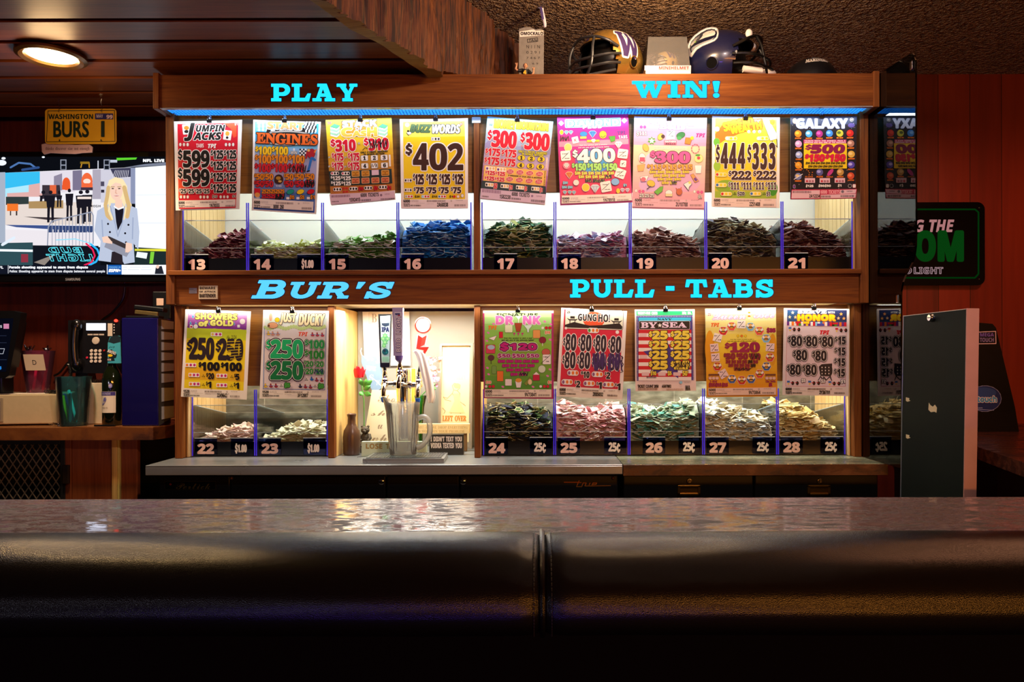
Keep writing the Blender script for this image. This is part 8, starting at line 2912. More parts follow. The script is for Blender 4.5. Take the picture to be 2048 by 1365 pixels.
R2(60, 460, 155, 522, E('#e8722a')); R2(85, 522, 95, 560, E('#3a3030')); R2(135, 522, 148, 560, E('#3a3030'))
P2([(45, 640), (790, 650), (790, 700), (140, 660)], E('#3a4e86')); P2([(45, 680), (790, 700), (790, 820), (45, 820)], E('#e2dce2'))
ppl = E('#181620')
for x, y, w_, h in ((432, 350, 40, 270), (592, 335, 34, 270), (505, 350, 26, 140), (690, 350, 44, 280), (745, 345, 44, 270), (370, 350, 40, 90)):
 D2(x, y + 12, w_ * .42, 16, ppl); P2([(x - w_, y + 40), (x + w_, y + 38), (x + w_ * .8, y + h * .52), (x - w_ * .8, y + h * .52)], ppl); P2([(x - w_ * .7, y + h * .5), (x - w_ * .1, y + h * .5), (x - w_ * .25, y + h), (x - w_ * .75, y + h)], ppl); P2([(x + w_ * .1, y + h * .5), (x + w_ * .7, y + h * .5), (x + w_ * .7, y + h), (x + w_ * .2, y + h)], ppl)
R2(660, 400, 780, 420, E('#e8d8d0')); T2('HIGH', 780, 470, 858, 490, ppl)
for k in range(9): P2([(415 + k * 42, 650), (450 + k * 42, 650), (450 + k * 42, 705), (415 + k * 42, 705)], E('#31426e'))
gr = E('#8e94a8')
L2([(405, 815), (412, 660), (440, 610), (780, 530), (795, 560), (795, 800)], 5, gr)
for k in range(12): L2([(445 + k * 29, 614 - k * 6.5), (445 + k * 29, 815)], 2.5, gr)
# studio lights above
for x, y, r_ in ((30, 72, 18), (370, 62, 13), (15, 110, 40)): D2(x, y, r_, r_ * .6, E('#e8ecf8'))
L2([(90, 150), (160, 110), (260, 120), (300, 150)], 8, E('#4a70a8')); L2([(190, 170), (330, 150)], 10, E('#2c4a80'))
for x in (515, 885): R2(x, 82, x + 52, 170, E('#8a90a0')); R2(x + 8, 90, x + 44, 125, E('#10141c')); R2(x + 8, 135, x + 44, 165, E('#10141c'))
L2([(690, 150), (700, 110), (760, 108), (762, 150)], 5, E('#b8862a')); R2(685, 100, 762, 120, E('#8a6a1c')); L2([(837, 95), (837, 160)], 4, E('#d8dce8'))
P2([(995, 68), (1170, 65), (1160, 82), (995, 90)], E('#5ac82c')); R2(940, 85, 1000, 108, E('#b8c0d0'))
T2('NFL LIVE', 1222, 80, 1400, 102, E('#f2f4fa'), bold=.5)
P2([(1060, 150), (1240, 120), (1490, 100), (1490, 128)], E('#8a92a8', .8))
# desk level
P2([(-230, 800), (280, 790), (280, 985), (-230, 985)], E('#2c4a52')); L2([(-100, 855), (280, 862)], 10, E('#e8f0f8')); L2([(20, 810), (120, 750)], 12, E('#d8e4f2')); P2([(180, 890), (240, 890), (240, 960), (180, 960)], E('#8a3040'))
P2([(280, 815), (840, 820), (860, 985), (280, 985)], E('#10131c')); P2([(290, 960), (470, 890), (380, 985)], E('#8a8078'))
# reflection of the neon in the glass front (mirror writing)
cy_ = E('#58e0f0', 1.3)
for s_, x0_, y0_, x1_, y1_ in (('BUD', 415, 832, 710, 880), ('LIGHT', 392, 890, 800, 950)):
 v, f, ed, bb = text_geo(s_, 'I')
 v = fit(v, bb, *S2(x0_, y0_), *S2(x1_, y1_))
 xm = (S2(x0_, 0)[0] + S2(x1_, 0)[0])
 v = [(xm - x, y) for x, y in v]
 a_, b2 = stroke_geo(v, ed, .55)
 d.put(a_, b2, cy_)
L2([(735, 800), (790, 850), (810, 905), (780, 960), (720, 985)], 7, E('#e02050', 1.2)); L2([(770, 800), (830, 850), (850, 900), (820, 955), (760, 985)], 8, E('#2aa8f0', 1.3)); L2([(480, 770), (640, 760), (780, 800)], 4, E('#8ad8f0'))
# floor right
P2([(1140, 830), (1490, 850), (1490, 985), (1140, 985)], E('#1c2a2c')); P2([(1150, 845), (1490, 845), (1490, 868), (1150, 862)], E('#d8d43a')); P2([(1170, 870), (1260, 880), (1250, 930), (1160, 915)], E('#e8f0f4')); P2([(1285, 870), (1318, 870), (1305, 970), (1275, 970)], E('#7ac83a'))
# presenter on the screen
hair, hair2, skin_, jk, jk2 = E('#f0dcae'), E('#d2b078'), E('#eec8b4'), E('#b4bed4'), E('#98a4c0')
P2([(930, 260), (985, 232), (1050, 250), (1085, 310), (1090, 400), (1125, 470), (1100, 590), (1040, 600), (1000, 480), (960, 600), (900, 560), (890, 470), (920, 390), (915, 310)], hair)
P2([(830, 520), (940, 455), (1060, 455), (1170, 500), (1190, 700), (1180, 850), (1140, 800), (1150, 960), (1060, 975), (1010, 880), (960, 960), (840, 945), (860, 780), (805, 690)], jk)
P2([(980, 500), (1055, 500), (1050, 600), (1005, 690), (990, 610)], ppl); L2([(978, 482), (1010, 505), (1052, 488)], 8, E('#f4f2f6')); P2([(955, 870), (1040, 860), (1050, 975), (945, 965)], E('#2a2228'))
P2([(985, 420), (1040, 420), (1048, 485), (1010, 500), (980, 480)], skin_); D2(993, 350, 54, 82, skin_)
P2([(930, 330), (940, 275), (985, 250), (1040, 275), (1056, 340), (1030, 290), (985, 278), (955, 300)], hair)
L2([(925, 320), (915, 400), (900, 470), (915, 560), (945, 590)], 16, hair2); L2([(1060, 320), (1080, 400), (1100, 480), (1085, 570)], 18, hair2); L2([(940, 430), (930, 520), (960, 590)], 9, hair); L2([(1050, 430), (1070, 500), (1055, 590)], 10, hair)
for x in (962, 1018): D2(x, 330, 11, 5, E('#4a3a34')); L2([(x - 15, 316), (x + 15, 314)], 3, E('#a88a5c'))
L2([(990, 340), (986, 368), (998, 372)], 3, E('#d49a84')); D2(995, 390, 21, 6, E('#c0605c')); L2([(978, 388), (1014, 388)], 2, E('#f4e4e0'))
L2([(940, 480), (985, 640), (1005, 740)], 4, jk2); L2([(1065, 480), (1045, 620), (1005, 740)], 4, jk2); L2([(870, 600), (880, 780)], 5, jk2); L2([(1135, 580), (1130, 760)], 5, jk2)
for x, y in ((922, 632), (1096, 640), (938, 702), (1068, 712), (1075, 790)): D2(x, y, 9, 9, ppl)
P2([(925, 735), (1130, 830), (1080, 915), (890, 830)], E('#8e90a0')); P2([(925, 735), (1130, 830), (1100, 858), (915, 775)], E('#3a3234'))
P2([(870, 745), (915, 735), (960, 790), (935, 800), (880, 790)], skin_); P2([(1075, 790), (1125, 800), (1130, 850), (1090, 880), (1070, 850)], skin_)
for k in range(4): L2([(1072, 852 + k * 7), (1100, 846 + k * 7)], 3.5, skin_); L2([(925, 772 + k * 6), (955, 786 + k * 5)], 3.5, skin_)
# news strip
R2(-230, 985, 912, 1058, E('#121522')); R2(68, 985, 72, 1055, E('#f2f4fa')); R2(912, 980, 918, 1060, E('#f2f4fa'))
T2('FL', -8, 993, 28, 1014, E('#f2f4fa'), bold=.2); T2('Parade shooting appeared to stem from dispute', 80, 992, 750, 1018, E('#f2f4fa'), bold=.3); T2('Police: Shooting appeared to stem from dispute between several people', 82, 1026, 896, 1052, E('#e2e4ec'), bold=.12)
R2(920, 982, 1038, 1064, E('#1a58a8')); T2('STREAMING ON', 928, 996, 1030, 1008, E('#7ab8e8')); T2('ESPN+', 928, 1018, 1030, 1042, E('#f4f6fa'), st='I', bold=.5); R2(1038, 982, 1490, 1064, E('#f0f2f8', 1.25)); d.lines(*S2(1048, 1000), S2(1300, 0)[0], 2, 5, .4, E('#b8c4d8'))
P2([(1320, 1060), (1330, 1000), (1380, 990), (1400, 1060)], E('#22242e')); D2(1345, 998, 14, 16, skin_)
mb.build('screen', t)
mb = MB()
d = Draw(mb, lambda x, y, k: P(x, y, TD - .0008 - k), .0001)
d.text('SAMSUNG', 131, 556.5, 160.5, 561.5, mat('#9a9ca4', .3, .5, name='silver_print'), bold=.15)
mb.build('maker_name', t)

# ---- licence plate and small sign on hooks from the plank ceiling
D_ = 2.98
t = thing('licence_plate', 'yellow licence plate with dark green characters, hanging by wires in front of the television', 'licence plate', (P(161, 288, D_).x, D_, P(161, 288, D_).z))
c0, c1 = P(90, 218, D_), P(233, 288, D_)
rp = []
for cx_, cz, a0 in ((c1.x - .014, c0.z - .014, 0), (c0.x + .014, c0.z - .014, 90), (c0.x + .014, c1.z + .014, 180), (c1.x - .014, c1.z + .014, 270)):
 for k in range(6):
  a = math.radians(a0 + 18 * k)
  rp.append((cx_ + .014 * math.cos(a), cz + .014 * math.sin(a)))
MB().prism(rp, lambda u, v, k: (u, D_ + .0012 * k, v), mat('#d2a01c', .38, spec=.5, var=.12, scale=14, name='plate_yellow')).build('plate', t)
mb = MB()
d = Draw(mb, lambda x, y, k: P(x, y, D_ - k), .0004)
gnn = mat('#15281c', .4, var=.05, name='plate_green')
d.line([(96, 222), (229, 221), (230, 283), (93, 284)], .7, gnn, True)
d.text('WASHINGTON', 97, 228.5, 186, 238, gnn, bold=.25)
d.text('BURS', 107.5, 243, 177, 274, gnn, st='B', bold=1.0); d.text('1', 203, 243, 208, 273, gnn, st='B', bold=1.0)
d.rect(190, 227, 226, 238.5, ink('#2c2a6a')); d.text('MAY', 193, 229, 206, 235.5, ink('#c8c4d8')); d.text('99', 213, 230, 225, 237.5, ink('#e0c8cc'), bold=.2)
for x in (119, 202): d.disc(x, 280.5, 1.6, gnn, seg=8)
mb.build('lettering', t)
for px in (118.5, 203.5):
 a, b_ = P(px, 223, D_ - .003), P(px, 207, D_)
 b_.z = ZW - .0005
 MB().tube([a + Vector((0, .006, -.004)), a + Vector((0, -.004, -.003)), a + Vector((0, -.003, .006)), Vector((a.x + .002, D_, a.z + .012)), Vector((b_.x - .004, D_, b_.z - .012)), b_], .0012, chrome, 6).build('wire_hook', t)
D2_ = 2.985
pts = [S1 for S1 in [(83, 289), (95, 286), (110, 289), (130, 288), (150, 290), (178, 289), (185, 294), (184, 305), (165, 306), (150, 308), (120, 307), (100, 306), (88, 309), (84, 304)]]
mb = MB().prism([(P(x, y, D2_).x, P(x, y, D2_).z) for x, y in pts], lambda u, v, k: (u, D2_ + .004 * k, v), mat('#b9989a', .5, var=.1, name='pinkish_plaque'))
d = Draw(mb, lambda x, y, k: P(x, y, D2_ - k), .00006)
d.text('thinks discover size not enough', 91, 294, 179, 302, ink('#4a3338'), st='R')
mb.tube([P(120, 288, D2_ + .002), P(120, 283, D2_ + .002), P(120, 281, D_ + .0022)], .001, chrome, 6)
mb.tube([P(170, 289, D2_ + .002), P(170, 284, D2_ + .002), P(170, 282, D_ + .0022)], .001, chrome, 6)
tag(mb.build('hanging_sign', org=P(134, 309, D2_)), 'wavy-edged pinkish plaque hanging under the yellow licence plate', 'sign')

# ---- telephone on the wall above the counter
D_ = 2.99
a, b_ = P(136, 641, D_), P(240, 748, D_)
t = thing('telephone', 'black office telephone with a lit display standing on the left counter', 'telephone', ((a.x + b_.x) / 2, D_, ZL))
MB().prism([(a.x, b_.z + .004), (b_.x, b_.z), (b_.x + .002, a.z), (a.x, a.z)], lambda u, v, k: (u, D_ + .035 * k, v), mat('#0e0d0e', .35, var=.15, name='phone_black')).build('body', t)
MB().prism([(D_ + .036, b_.z + .03), (D_ + .036, a.z - .04), (D_ + .15, ZL + .0005), (D_ + .03, ZL + .0005)], lambda u, v, k: (a.x + .008 + .05 * k, u, v), black).build('stand', t)
S6 = lambda x, y: (100 + x / 4.55, 600 + y / 4.55)
mb = MB()
hp = [P(*S6(x, y), D_ - .022) for x, y in ((238, 235), (228, 290), (222, 370), (222, 450), (228, 530), (240, 590))]
mb.tube(hp, [.012, .015, .0145, .0145, .015, .012], mat('#0b0a0a', .22, var=.1, name='handset_black'), 14)
mb.ball(P(*S6(243, 238), D_ - .016), .021, mat('#0b0a0a', .22, var=.1, name='handset_black'), 14, 10, (1, .9, 1.3))
mb.ball(P(*S6(243, 588), D_ - .016), .021, mat('#0b0a0a', .22, var=.1, name='handset_black'), 14, 10, (1, .9, 1.3))
mb.build('handset', t)
mb = MB()
d = Draw(mb, lambda x, y, k: P(*S6(x, y), D_ - .0004 - k), .00006)
d.rect(330, 214, 508, 278, glow('#dce8ff', 3.0))
mb.build('display', t, label='bright display')
mb = MB()
d = Draw(mb, lambda x, y, k: P(*S6(x, y), D_ - .0004 - k), .00006)
d.rect(525, 214, 568, 330, ink('#cfc2b0'));
for k in range(4): d.disc(583, 226 + k * 25, 6, ink('#d8d4d0'), seg=8)
for k in range(3): d.rect(342 + k * 52, 310, 388 + k * 52, 323, ink('#c9bcae'))
mb.build('key_strip', t)
mb = MB()
c = P(*S6(418, 372), D_)
mb.lathe([(0, .004), (.008, .004), (.0145, .003), (.0155, 0)], ink('#c8bba8'), c, 24, Ry, cap=False)
mb.build('navigation_pad', t)
for j in range(4):
 for i in range(3):
  c = P(*S6(378 + i * 39, 464 + j * 32), D_)
  mb = MB().lathe([(0, .003), (.0058, .0028), (.0065, 0)], ink('#d9cbbc'), c, 14, Ry, cap=False)
  mb.build('key', t)
c = P(*S6(338, 527), D_)
MB().lathe([(0, .003), (.004, .0028), (.0048, 0)], ink('#d8304a'), c, 12, Ry, cap=False).build('key', t, label='red key')
MB().lathe([(0, .003), (.0035, .0028), (.004, 0)], ink('#b8282c'), P(*S6(494, 462), D_), 12, Ry, cap=False).build('key', t, label='small red key')
MB().ball(P(*S6(600, 190), D_ - .003), .006, glow('#ff2a1c', 6.0), 12, 8, (1.3, .6, 1)).build('indicator', t, label='red message light')
pts = []
for k in range(140):
 s = k / 139
 c = P(136 + 6 * math.sin(s * 3), 728 + 34 * s, D_ - .01 + .02 * s)
 pts.append(c + Vector((.006 * math.cos(k * .95), .006 * math.sin(k * .95), 0)))
MB().tube(pts, .0013, black, 5).build('coiled_cord', t)

# turquoise sleeve slipped over the bottle neck
D_ = 2.924
pts = [(526, 395), (545, 340), (590, 325), (640, 330), (648, 578), (525, 578)]
mb = MB().prism([(P(*S6(x, y), D_).x, P(*S6(x, y), D_).z) for x, y in pts], lambda u, v, k: (u, D_ + .003 * k, v), mat('#3fa9bb', .5, name='turquoise_card'))
d = Draw(mb, lambda x, y, k: P(*S6(x, y), D_ - k), .00006)
d.poly([(530, 385), (550, 340), (595, 322), (640, 335), (640, 385), (580, 400)], ink('#1d2c33')); d.text('day', 535, 420, 590, 445, ink('#123a44'), st='C', rot=-10)
d.poly([(522, 470), (560, 450), (610, 500), (600, 530), (540, 540)], ink('#15252c')); d.text('AWING', 522, 462, 600, 490, W_, rot=20); d.disc(548, 507, 22, YEL, 12); d.poly([(524, 530), (580, 525), (590, 555), (524, 560)], ink('#15252c')); d.text('HOOK', 524, 536, 556, 554, W_)
ob = mb.build('bottle_cozy', org=P(*S6(585, 578), D_))
tag(ob, 'turquoise printed sleeve with an orange fish, slipped over the neck of the wine bottle', 'drink sleeve')

# white box behind the cup, wine bottle
bx = P(185, 770, 2.985)
t = thing('card_box', 'plain white upright box between the turquoise cup and the wine bottle', 'box', (bx.x, 3.02, ZL))
x0_, x1_ = P(172, 0, 3.0).x, P(206.5, 0, 3.0).x
MB().cbox(x0_, x1_, 3.0, 3.05, ZL + .0005, P(0, 767, 3.0).z, mat('#d8cab2', .6, name='off_white_card'), .002).build('body', t)
mb = MB()
for k in range(6): mb.tube([P(182 + k * 4, 766, 3.02), P(184 + k * 4, 759, 3.015), P(186 + k * 4, 765, 3.025)], .0025, mat('#3c3430', .4, name='dark_clutter'), 6)
mb.build('contents', t)
c = P(224.5, 838, 2.945)
D_ = 2.945
t = thing('wine_bottle', 'dark green wine bottle with a cream footprint label, left of the navy binder', 'bottle', (c.x, D_, ZL))
Rb_ = .036
MB().lathe([(.001, .001), (Rb_ - .003, .001), (Rb_, .005), (Rb_, .185), (.034, .200), (.026, .222), (.0165, .240), (.0145, .262), (.0140, .292), (.0155, .294), (.0155, .302), (.013, .304), (0, .304)], mat('#11180a', .07, coat=.4, var=.1, name='bottle_glass'), (c.x, D_, ZL), 40, cap=False).build('glass', t)
mb = MB()
def wrap(x, y, k):
 p = P(x, y, D_)
 u = max(-.99, min(.99, (p.x - c.x) / (Rb_ + .0004)))
 th = math.asin(u)
 rr_ = Rb_ + .0004 + k
 return Vector((c.x + rr_ * math.sin(th), D_ - rr_ * math.cos(th), p.z))
d = Draw(mb, wrap, .0002)
d.strip = 2.5
d.rect(207.8, 783, 238.3, 825, ink('#ece2d2')); d.rect(208.2, 783.4, 237.8, 791, ink('#3a3488')); d.text('MONDE', 213, 785, 231, 789.5, ink('#b8b4d8'))
fo_ = ink('#6a6ab0')
d.line([S6(540, 890), S6(555, 885), S6(560, 905), S6(545, 935), S6(530, 950), S6(520, 955), S6(530, 935), S6(535, 905), S6(540, 890)], .6, fo_); d.disc(*S6(545, 905), 2.4, fo_, 3.4); d.disc(*S6(528, 945), 1.6, fo_, 1.3)
d.text('MERLOT', 213, 813.5, 226, 816, ink('#8a7a68'), st='R')
mb.build('label_paper', t, label='cream label with a blue footprint')
mb = MB()
d = Draw(mb, lambda x, y, k: P(x, y, D_ - .0352 - k), .0002)
d.disc(220, 772, 4.6, ink('#7f7cc8'), 5); d.text('BEST', 217, 769.5, 223, 774, W_)
mb.build('medal', t, label='violet round sticker')

# ---- navy binder tower with pale trays
x0_, x1_ = P(241, 0, 2.90).x, P(317, 0, 2.90).x
zt_ = P(280, 636, 2.90).z
t = thing('file_organizer', 'tall navy blue file holder with pale compartments on its right side', 'file organizer', ((x0_ + x1_) / 2, 2.95, ZL))
yb_, yf_ = 3.00, 2.90
MB().cbox(x0_, x1_ - .004, yf_, yb_, ZL + .0005, zt_, mat('#141152', .16, coat=.7, var=.2, scale=6, bump=.15, bscale=7, name='navy_plastic'), .004).build('cover', t, label='glossy navy cover')
xr_ = P(346, 0, 3.02).x
mb = MB()
gm = mat('#56605e', .35, .3, name='grey_green_side')
def side(u, v):   # u 0..1 from front to back along the flank, v height
 return Vector((x1_ + .0005 + (xr_ - x1_) * .0 + .016 * u * 0, yf_ + (yb_ - yf_) * u, v))
A, B = Vector((x1_ - .004, yf_ + .001, 0)), Vector((P(346, 0, yf_ + .115).x, yf_ + .115, 0))
ax_ = B - A
nrm = Vector((ax_.y, -ax_.x, 0)).normalized()
def flank(u, z, k=0): return Vector((A.x + ax_.x * u + nrm.x * k, A.y + ax_.y * u + nrm.y * k, z))
mb.add([flank(0, ZL + .0005), flank(1, ZL + .03), flank(1, zt_ - .012), flank(0, zt_), flank(0, ZL + .0005, -.02), flank(1, ZL + .03, -.004), flank(1, zt_ - .012, -.004), flank(0, zt_, -.02)], [(0, 1, 2, 3), (7, 6, 5, 4), (0, 4, 5, 1), (2, 6, 7, 3), (1, 5, 6, 2)], gm)
mb.build('flank', t, label='grey-green side frame')
ys = [(642, 660), (665, 681), (686, 702), (706, 722), (727, 744), (748, 766), (776, 803), (813, 838)]
for (ya_, yb2) in ys:
 za, zb3 = P(0, ya_, 2.97).z, P(0, yb2, 2.97).z
 mb = MB()
 sh = .02
 mb.add([flank(.18, zb3 - .001, .0012), flank(.98, zb3 + .002, .0012), flank(.98, za - .003, .0012), flank(.18, za, .0012), flank(.18, zb3 - .001, .0002), flank(.98, zb3 + .002, .0002), flank(.98, za - .003, .0002), flank(.18, za, .0002)],
   [(0, 1, 2, 3), (0, 4, 5, 1), (1, 5, 6, 2), (2, 6, 7, 3), (3, 7, 4, 0)], mat('#d6ecf6', .4, var=.1, name='pale_tray'))
 mb.add([flank(.18, zb3 - .004, .0014), flank(.98, zb3 - .001, .0014), flank(.98, zb3 + .0015, .0014), flank(.18, zb3 - .0015, .0014)], [(0, 1, 2, 3)], black)
 mb.build('compartment', t, label='pale compartment')
# black flat machine lying on top
zq = zt_ + .0006
t = thing('hole_punch', 'black and brass stapling tool lying on top of the navy file holder', 'office tool', (P(292, 630, 2.93).x, 2.93, zq))
MB().cbox(P(252, 0, 2.92).x, P(318, 0, 2.92).x, 2.91, 2.955, zq, zq + .008, black, .002).build('base', t)
Tm = Matrix.Translation((P(290, 0, 2.925).x, 2.932, zq + .022)) @ Matrix.Rotation(math.radians(6), 4, 'Y')
MB().cbox(-.045, .075, -.018, .018, .008, .026, black, .004, Tm).build('lever', t)
MB().cbox(-.038, .055, -.0195, -.010, -.010, .006, mat('#8d7a4a', .3, .7, name='dull_brass'), .002, Tm).build('plate', t)
MB().tube([Tm @ Vector((.02, 0, .0)), Vector((P(296, 0, 2.925).x, 2.932, zq + .0075))], .008, steel_dull, 12).build('pivot', t)
# small pale card leaning behind it
q0 = P(318, 610, 2.99)
mb = MB().cbox(P(303, 0, 3.06).x, P(340, 0, 3.06).x, 3.06, 3.075, P(0, 640, 3.06).z, P(0, 584, 3.06).z, black, .004)
mb.box(P(312, 0, 3.06).x, P(326, 0, 3.06).x, 3.058, 3.0599, P(0, 612, 3.06).z, P(0, 598, 3.06).z, ink('#d8b9a8'))
mb.box(P(318, 0, 3.06).x, P(330, 0, 3.06).x, 3.0602, 3.0748, ZL + .0005, P(0, 640, 3.06).z + .002, black)
tag(mb.build('wall_card_reader', org=P(322, 612, 3.06)), 'small black device with a pale card behind the top of the navy file holder', 'device')

# ---- turquoise cup with pens
c = P(147.5, 843, 2.93)
D_ = 2.93
hc = P(0, 754, D_).z - ZL
t = thing('pen_cup', 'translucent turquoise plastic cup full of pens on the left counter', 'cup', (c.x, D_, ZL))
teal = clear('turquoise_plastic', (.50, .88, .91), .06, 1.45, 1.0, milk=.07)
r0_, r1_ = .049, .064
MB().lathe([(0, .0025), (r0_, .001), (r1_, hc - .002), (r1_ + .0012, hc), (r1_ - .002, hc), (r0_ - .003, .006), (0, .006)], teal, (c.x, D_, ZL), 40, cap=False).build('cup', t)
pens = [(-.026, -.01, -.012, .0, '#7ac82c', .11, .0055), (.012, .0, -.030, .01, '#2fc0c8', .135, .0055), (.012, .014, .008, -.01, '#14181c', .15, .005), (.012, -.012, .022, .01, '#16202a', .145, .0055), (-.012, .02, -.02, -.02, '#1c4a8c', .12, .005), (.028, .006, -.015, .01, '#0f1416', .14, .005), (.0, -.025, .012, -.018, '#35b8c4', .12, .006), (-.02, -.022, -.03, .008, '#1a3a2a', .10, .005)]
for k, (bx_, by_, tx_, ty_, col, L_, r_) in enumerate(pens):
 a_ = Vector((c.x + bx_ * .9, D_ + by_ * .9, ZL + .0085 + r_))
 b2 = a_ + (Vector((tx_, ty_, .1)).normalized()) * L_
 m_ = mat(col, .25, coat=.3, var=.05)
 mb = MB().tube([a_, a_.lerp(b2, .08), a_.lerp(b2, .6), a_.lerp(b2, .985), b2], [r_ * .4, r_, r_, r_, r_ * .6], m_, 10)
 mb.tube([a_.lerp(b2, .66) + Vector((0, -r_ * 1.25, 0)), b2 + Vector((0, -r_ * 1.4, -.004))], .0014, m_, 6)
 tag(mb.build('pen', org=a_), ('bright green pen leaning in the turquoise cup', 'turquoise pen slanting left in the turquoise cup', 'tall black pen upright in the turquoise cup', 'dark navy marker leaning right in the turquoise cup', 'blue pen at the back of the turquoise cup', 'thin black pen at the right of the turquoise cup', 'short turquoise marker low in the turquoise cup', 'dark green pen at the lower left of the turquoise cup')[k], 'pen', 'pens in the turquoise cup')

# keys and flat pieces on the counter edge
kx = P(130, 848, 2.90)
t = thing('key_bunch', 'bunch of keys with a dark fob on the front edge of the left counter', 'keys', (kx.x, 2.90, ZL))
for k, (dx, ang) in enumerate(((-.03, .5), (-.015, .2), (.0, -.3))):
 T = Matrix.Translation((kx.x + dx, 2.90 + .006 * k, ZL + .004 + .003 * k)) @ Matrix.Rotation(ang, 4, 'Z') @ Matrix.Rotation(.22, 4, 'Y')
 mb = MB().cbox(-.034, .0, -.003, .003, 0, .002, chrome, .0006, T)
 for q_ in range(4): mb.box(-.032 + q_ * .007, -.029 + q_ * .007, -.0055, -.003, 0, .002, chrome, T)
 mb.lathe([(0, 0), (.0105, 0), (.0105, .002), (0, .002)], brass if k == 1 else chrome, (0, 0, 0), 16, T @ Matrix.Translation((.008, 0, 0)), cap=False)
 mb.build('key', t)
MB().ball((kx.x + .022, 2.90, ZL + .0085), .019, mat('#24170f', .3, name='dark_leather'), 14, 8, (1.2, .8, .42)).build('fob', t, label='dark brown fob')
MB().tube([(kx.x + .012 * math.cos(a * PI / 8), 2.905 + .012 * math.sin(a * PI / 8), ZL + .010) for a in range(16)], .001, chrome, 6, closed=True).build('ring', t)
a_ = P(213, 847, 2.895)
tag(MB().cbox(a_.x - .045, a_.x + .04, 2.885, 2.892, ZL + .0005, ZL + .0075, black, .002).build('pen', org=a_), 'black pen lying on the counter in front of the wine bottle', 'pen')

# ---- cash box, receipt strip, till screen, magenta tumbler
D_ = 2.93
x1_ = P(127, 0, D_).x
t = thing('cash_drawer', 'beige cash drawer at far left of the counter under the dark till', 'cash drawer', (x1_ - .3, 3.05, ZL))
bt = P(0, 790, D_).z
Tz = Matrix.Translation((x1_ - .125, D_ + .01, 0)) @ Matrix.Rotation(math.radians(9), 4, 'Z')
MB().cbox(-.52, .09, 0, .26, ZL + .006, bt, mat('#b7a684', .5, name='beige_metal'), .004, Tz).build('body', t)
MB().cbox(-.50, -.115, -.004, -.0002, ZL + .016, bt - .012, mat('#8d7f68', .45, name='drawer_beige'), .002, Tz).build('drawer', t)
MB().cbox(-.48, -.125, -.0055, -.0042, ZL + .022, bt - .026, mat('#4a4468', .3, name='violet_plate'), .0005, Tz).build('plate', t)
mb = MB()
for xx in (-.48, .06):
 for yy in (.02, .23): mb.lathe([(0, 0), (.012, 0), (.012, .0055), (0, .0055)], black, (0, 0, 0), 12, Matrix.Translation((0, 0, ZL + .0004)) @ Tz @ Matrix.Translation((xx, yy, 0)), cap=False)
mb.build('foot', t)
b0 = bt + .0008
tag(MB().cbox(-.20, .03, .02, .12, b0, b0 + .0018, ink('#e8dccb'), .0004, Tz).build('receipt_paper', org=(x1_ - .15, 3.0, b0)), 'white paper sheets lying on the beige cash drawer', 'paper')
pts = []
for k in range(90):
 s = k / 89
 pts.append(Tz @ Vector((.02 + .055 * s + .006 * math.cos(k * .9), .035 + .02 * math.sin(s * 5), b0 + .008 + .006 * math.sin(k * .9))))
tag(MB().tube(pts, .0018, black, 5).build('coiled_cable', org=(x1_, D_, b0)), 'black coiled cable lying on the right end of the beige cash drawer', 'cable')

t = thing('till_screen', 'dark touch-screen till cut off by the left edge of the picture', 'till', (P(5, 785, 2.90).x, 2.97, b0 + .0022))
D_ = 2.90
Tt = Matrix.Identity(4)
pl = [(P(x, y, D_).x, P(x, y, D_).z) for x, y in ((-140, 632), (-138, 622), (26, 622), (42, 626), (40, 640), (18, 752), (10, 757), (-150, 757))]
MB().prism(pl, lambda u, v, k: (u, D_ + .035 * k, v), mat('#0b0b0c', .3, var=.1, name='till_black')).build('housing', t)
mb = MB()
d = Draw(mb, lambda x, y, k: P(x, y, D_ - .0005 - k), .00006)
d.poly([(-135, 640), (27, 637), (12, 744), (-140, 744)], glow('#0b0e1c', .6))
d.rect(7, 648, 18, 658, glow('#d88ab0', .9)); d.text('OS', -6, 651, 4, 656, glow('#e8e8f0', .9)); d.line([(-60, 698), (9, 698), (6, 708), (-60, 708)], .5, glow('#c8ccd8', .9), True); d.line([(-40, 735), (2, 734)], .8, glow('#2a8ae0', .9)); d.disc(0, 737, 3, glow('#2a8ae0', .9), seg=10)
for y in (672, 686, 720): d.line([(-60, y), (13, y)], .3, glow('#3a4460', .8))
mb.build('screen', t)
mb = MB()
pl = [(P(x, y, D_ + .05).x, P(x, y, D_ + .05).z) for x, y in ((-60, 660), (48, 645), (44, 672), (32, 735), (-60, 740))]
mb.prism(pl, lambda u, v, k: (u, D_ + .036 + .03 * k, v), black)
mb.build('back_cover', t)
xs_ = P(-20, 0, 2.97).x
MB().cbox(xs_ - .06, xs_ + .06, 2.95, 3.02, b0 + .0022, P(0, 700, 2.97).z, black, .006).build('stand', t)

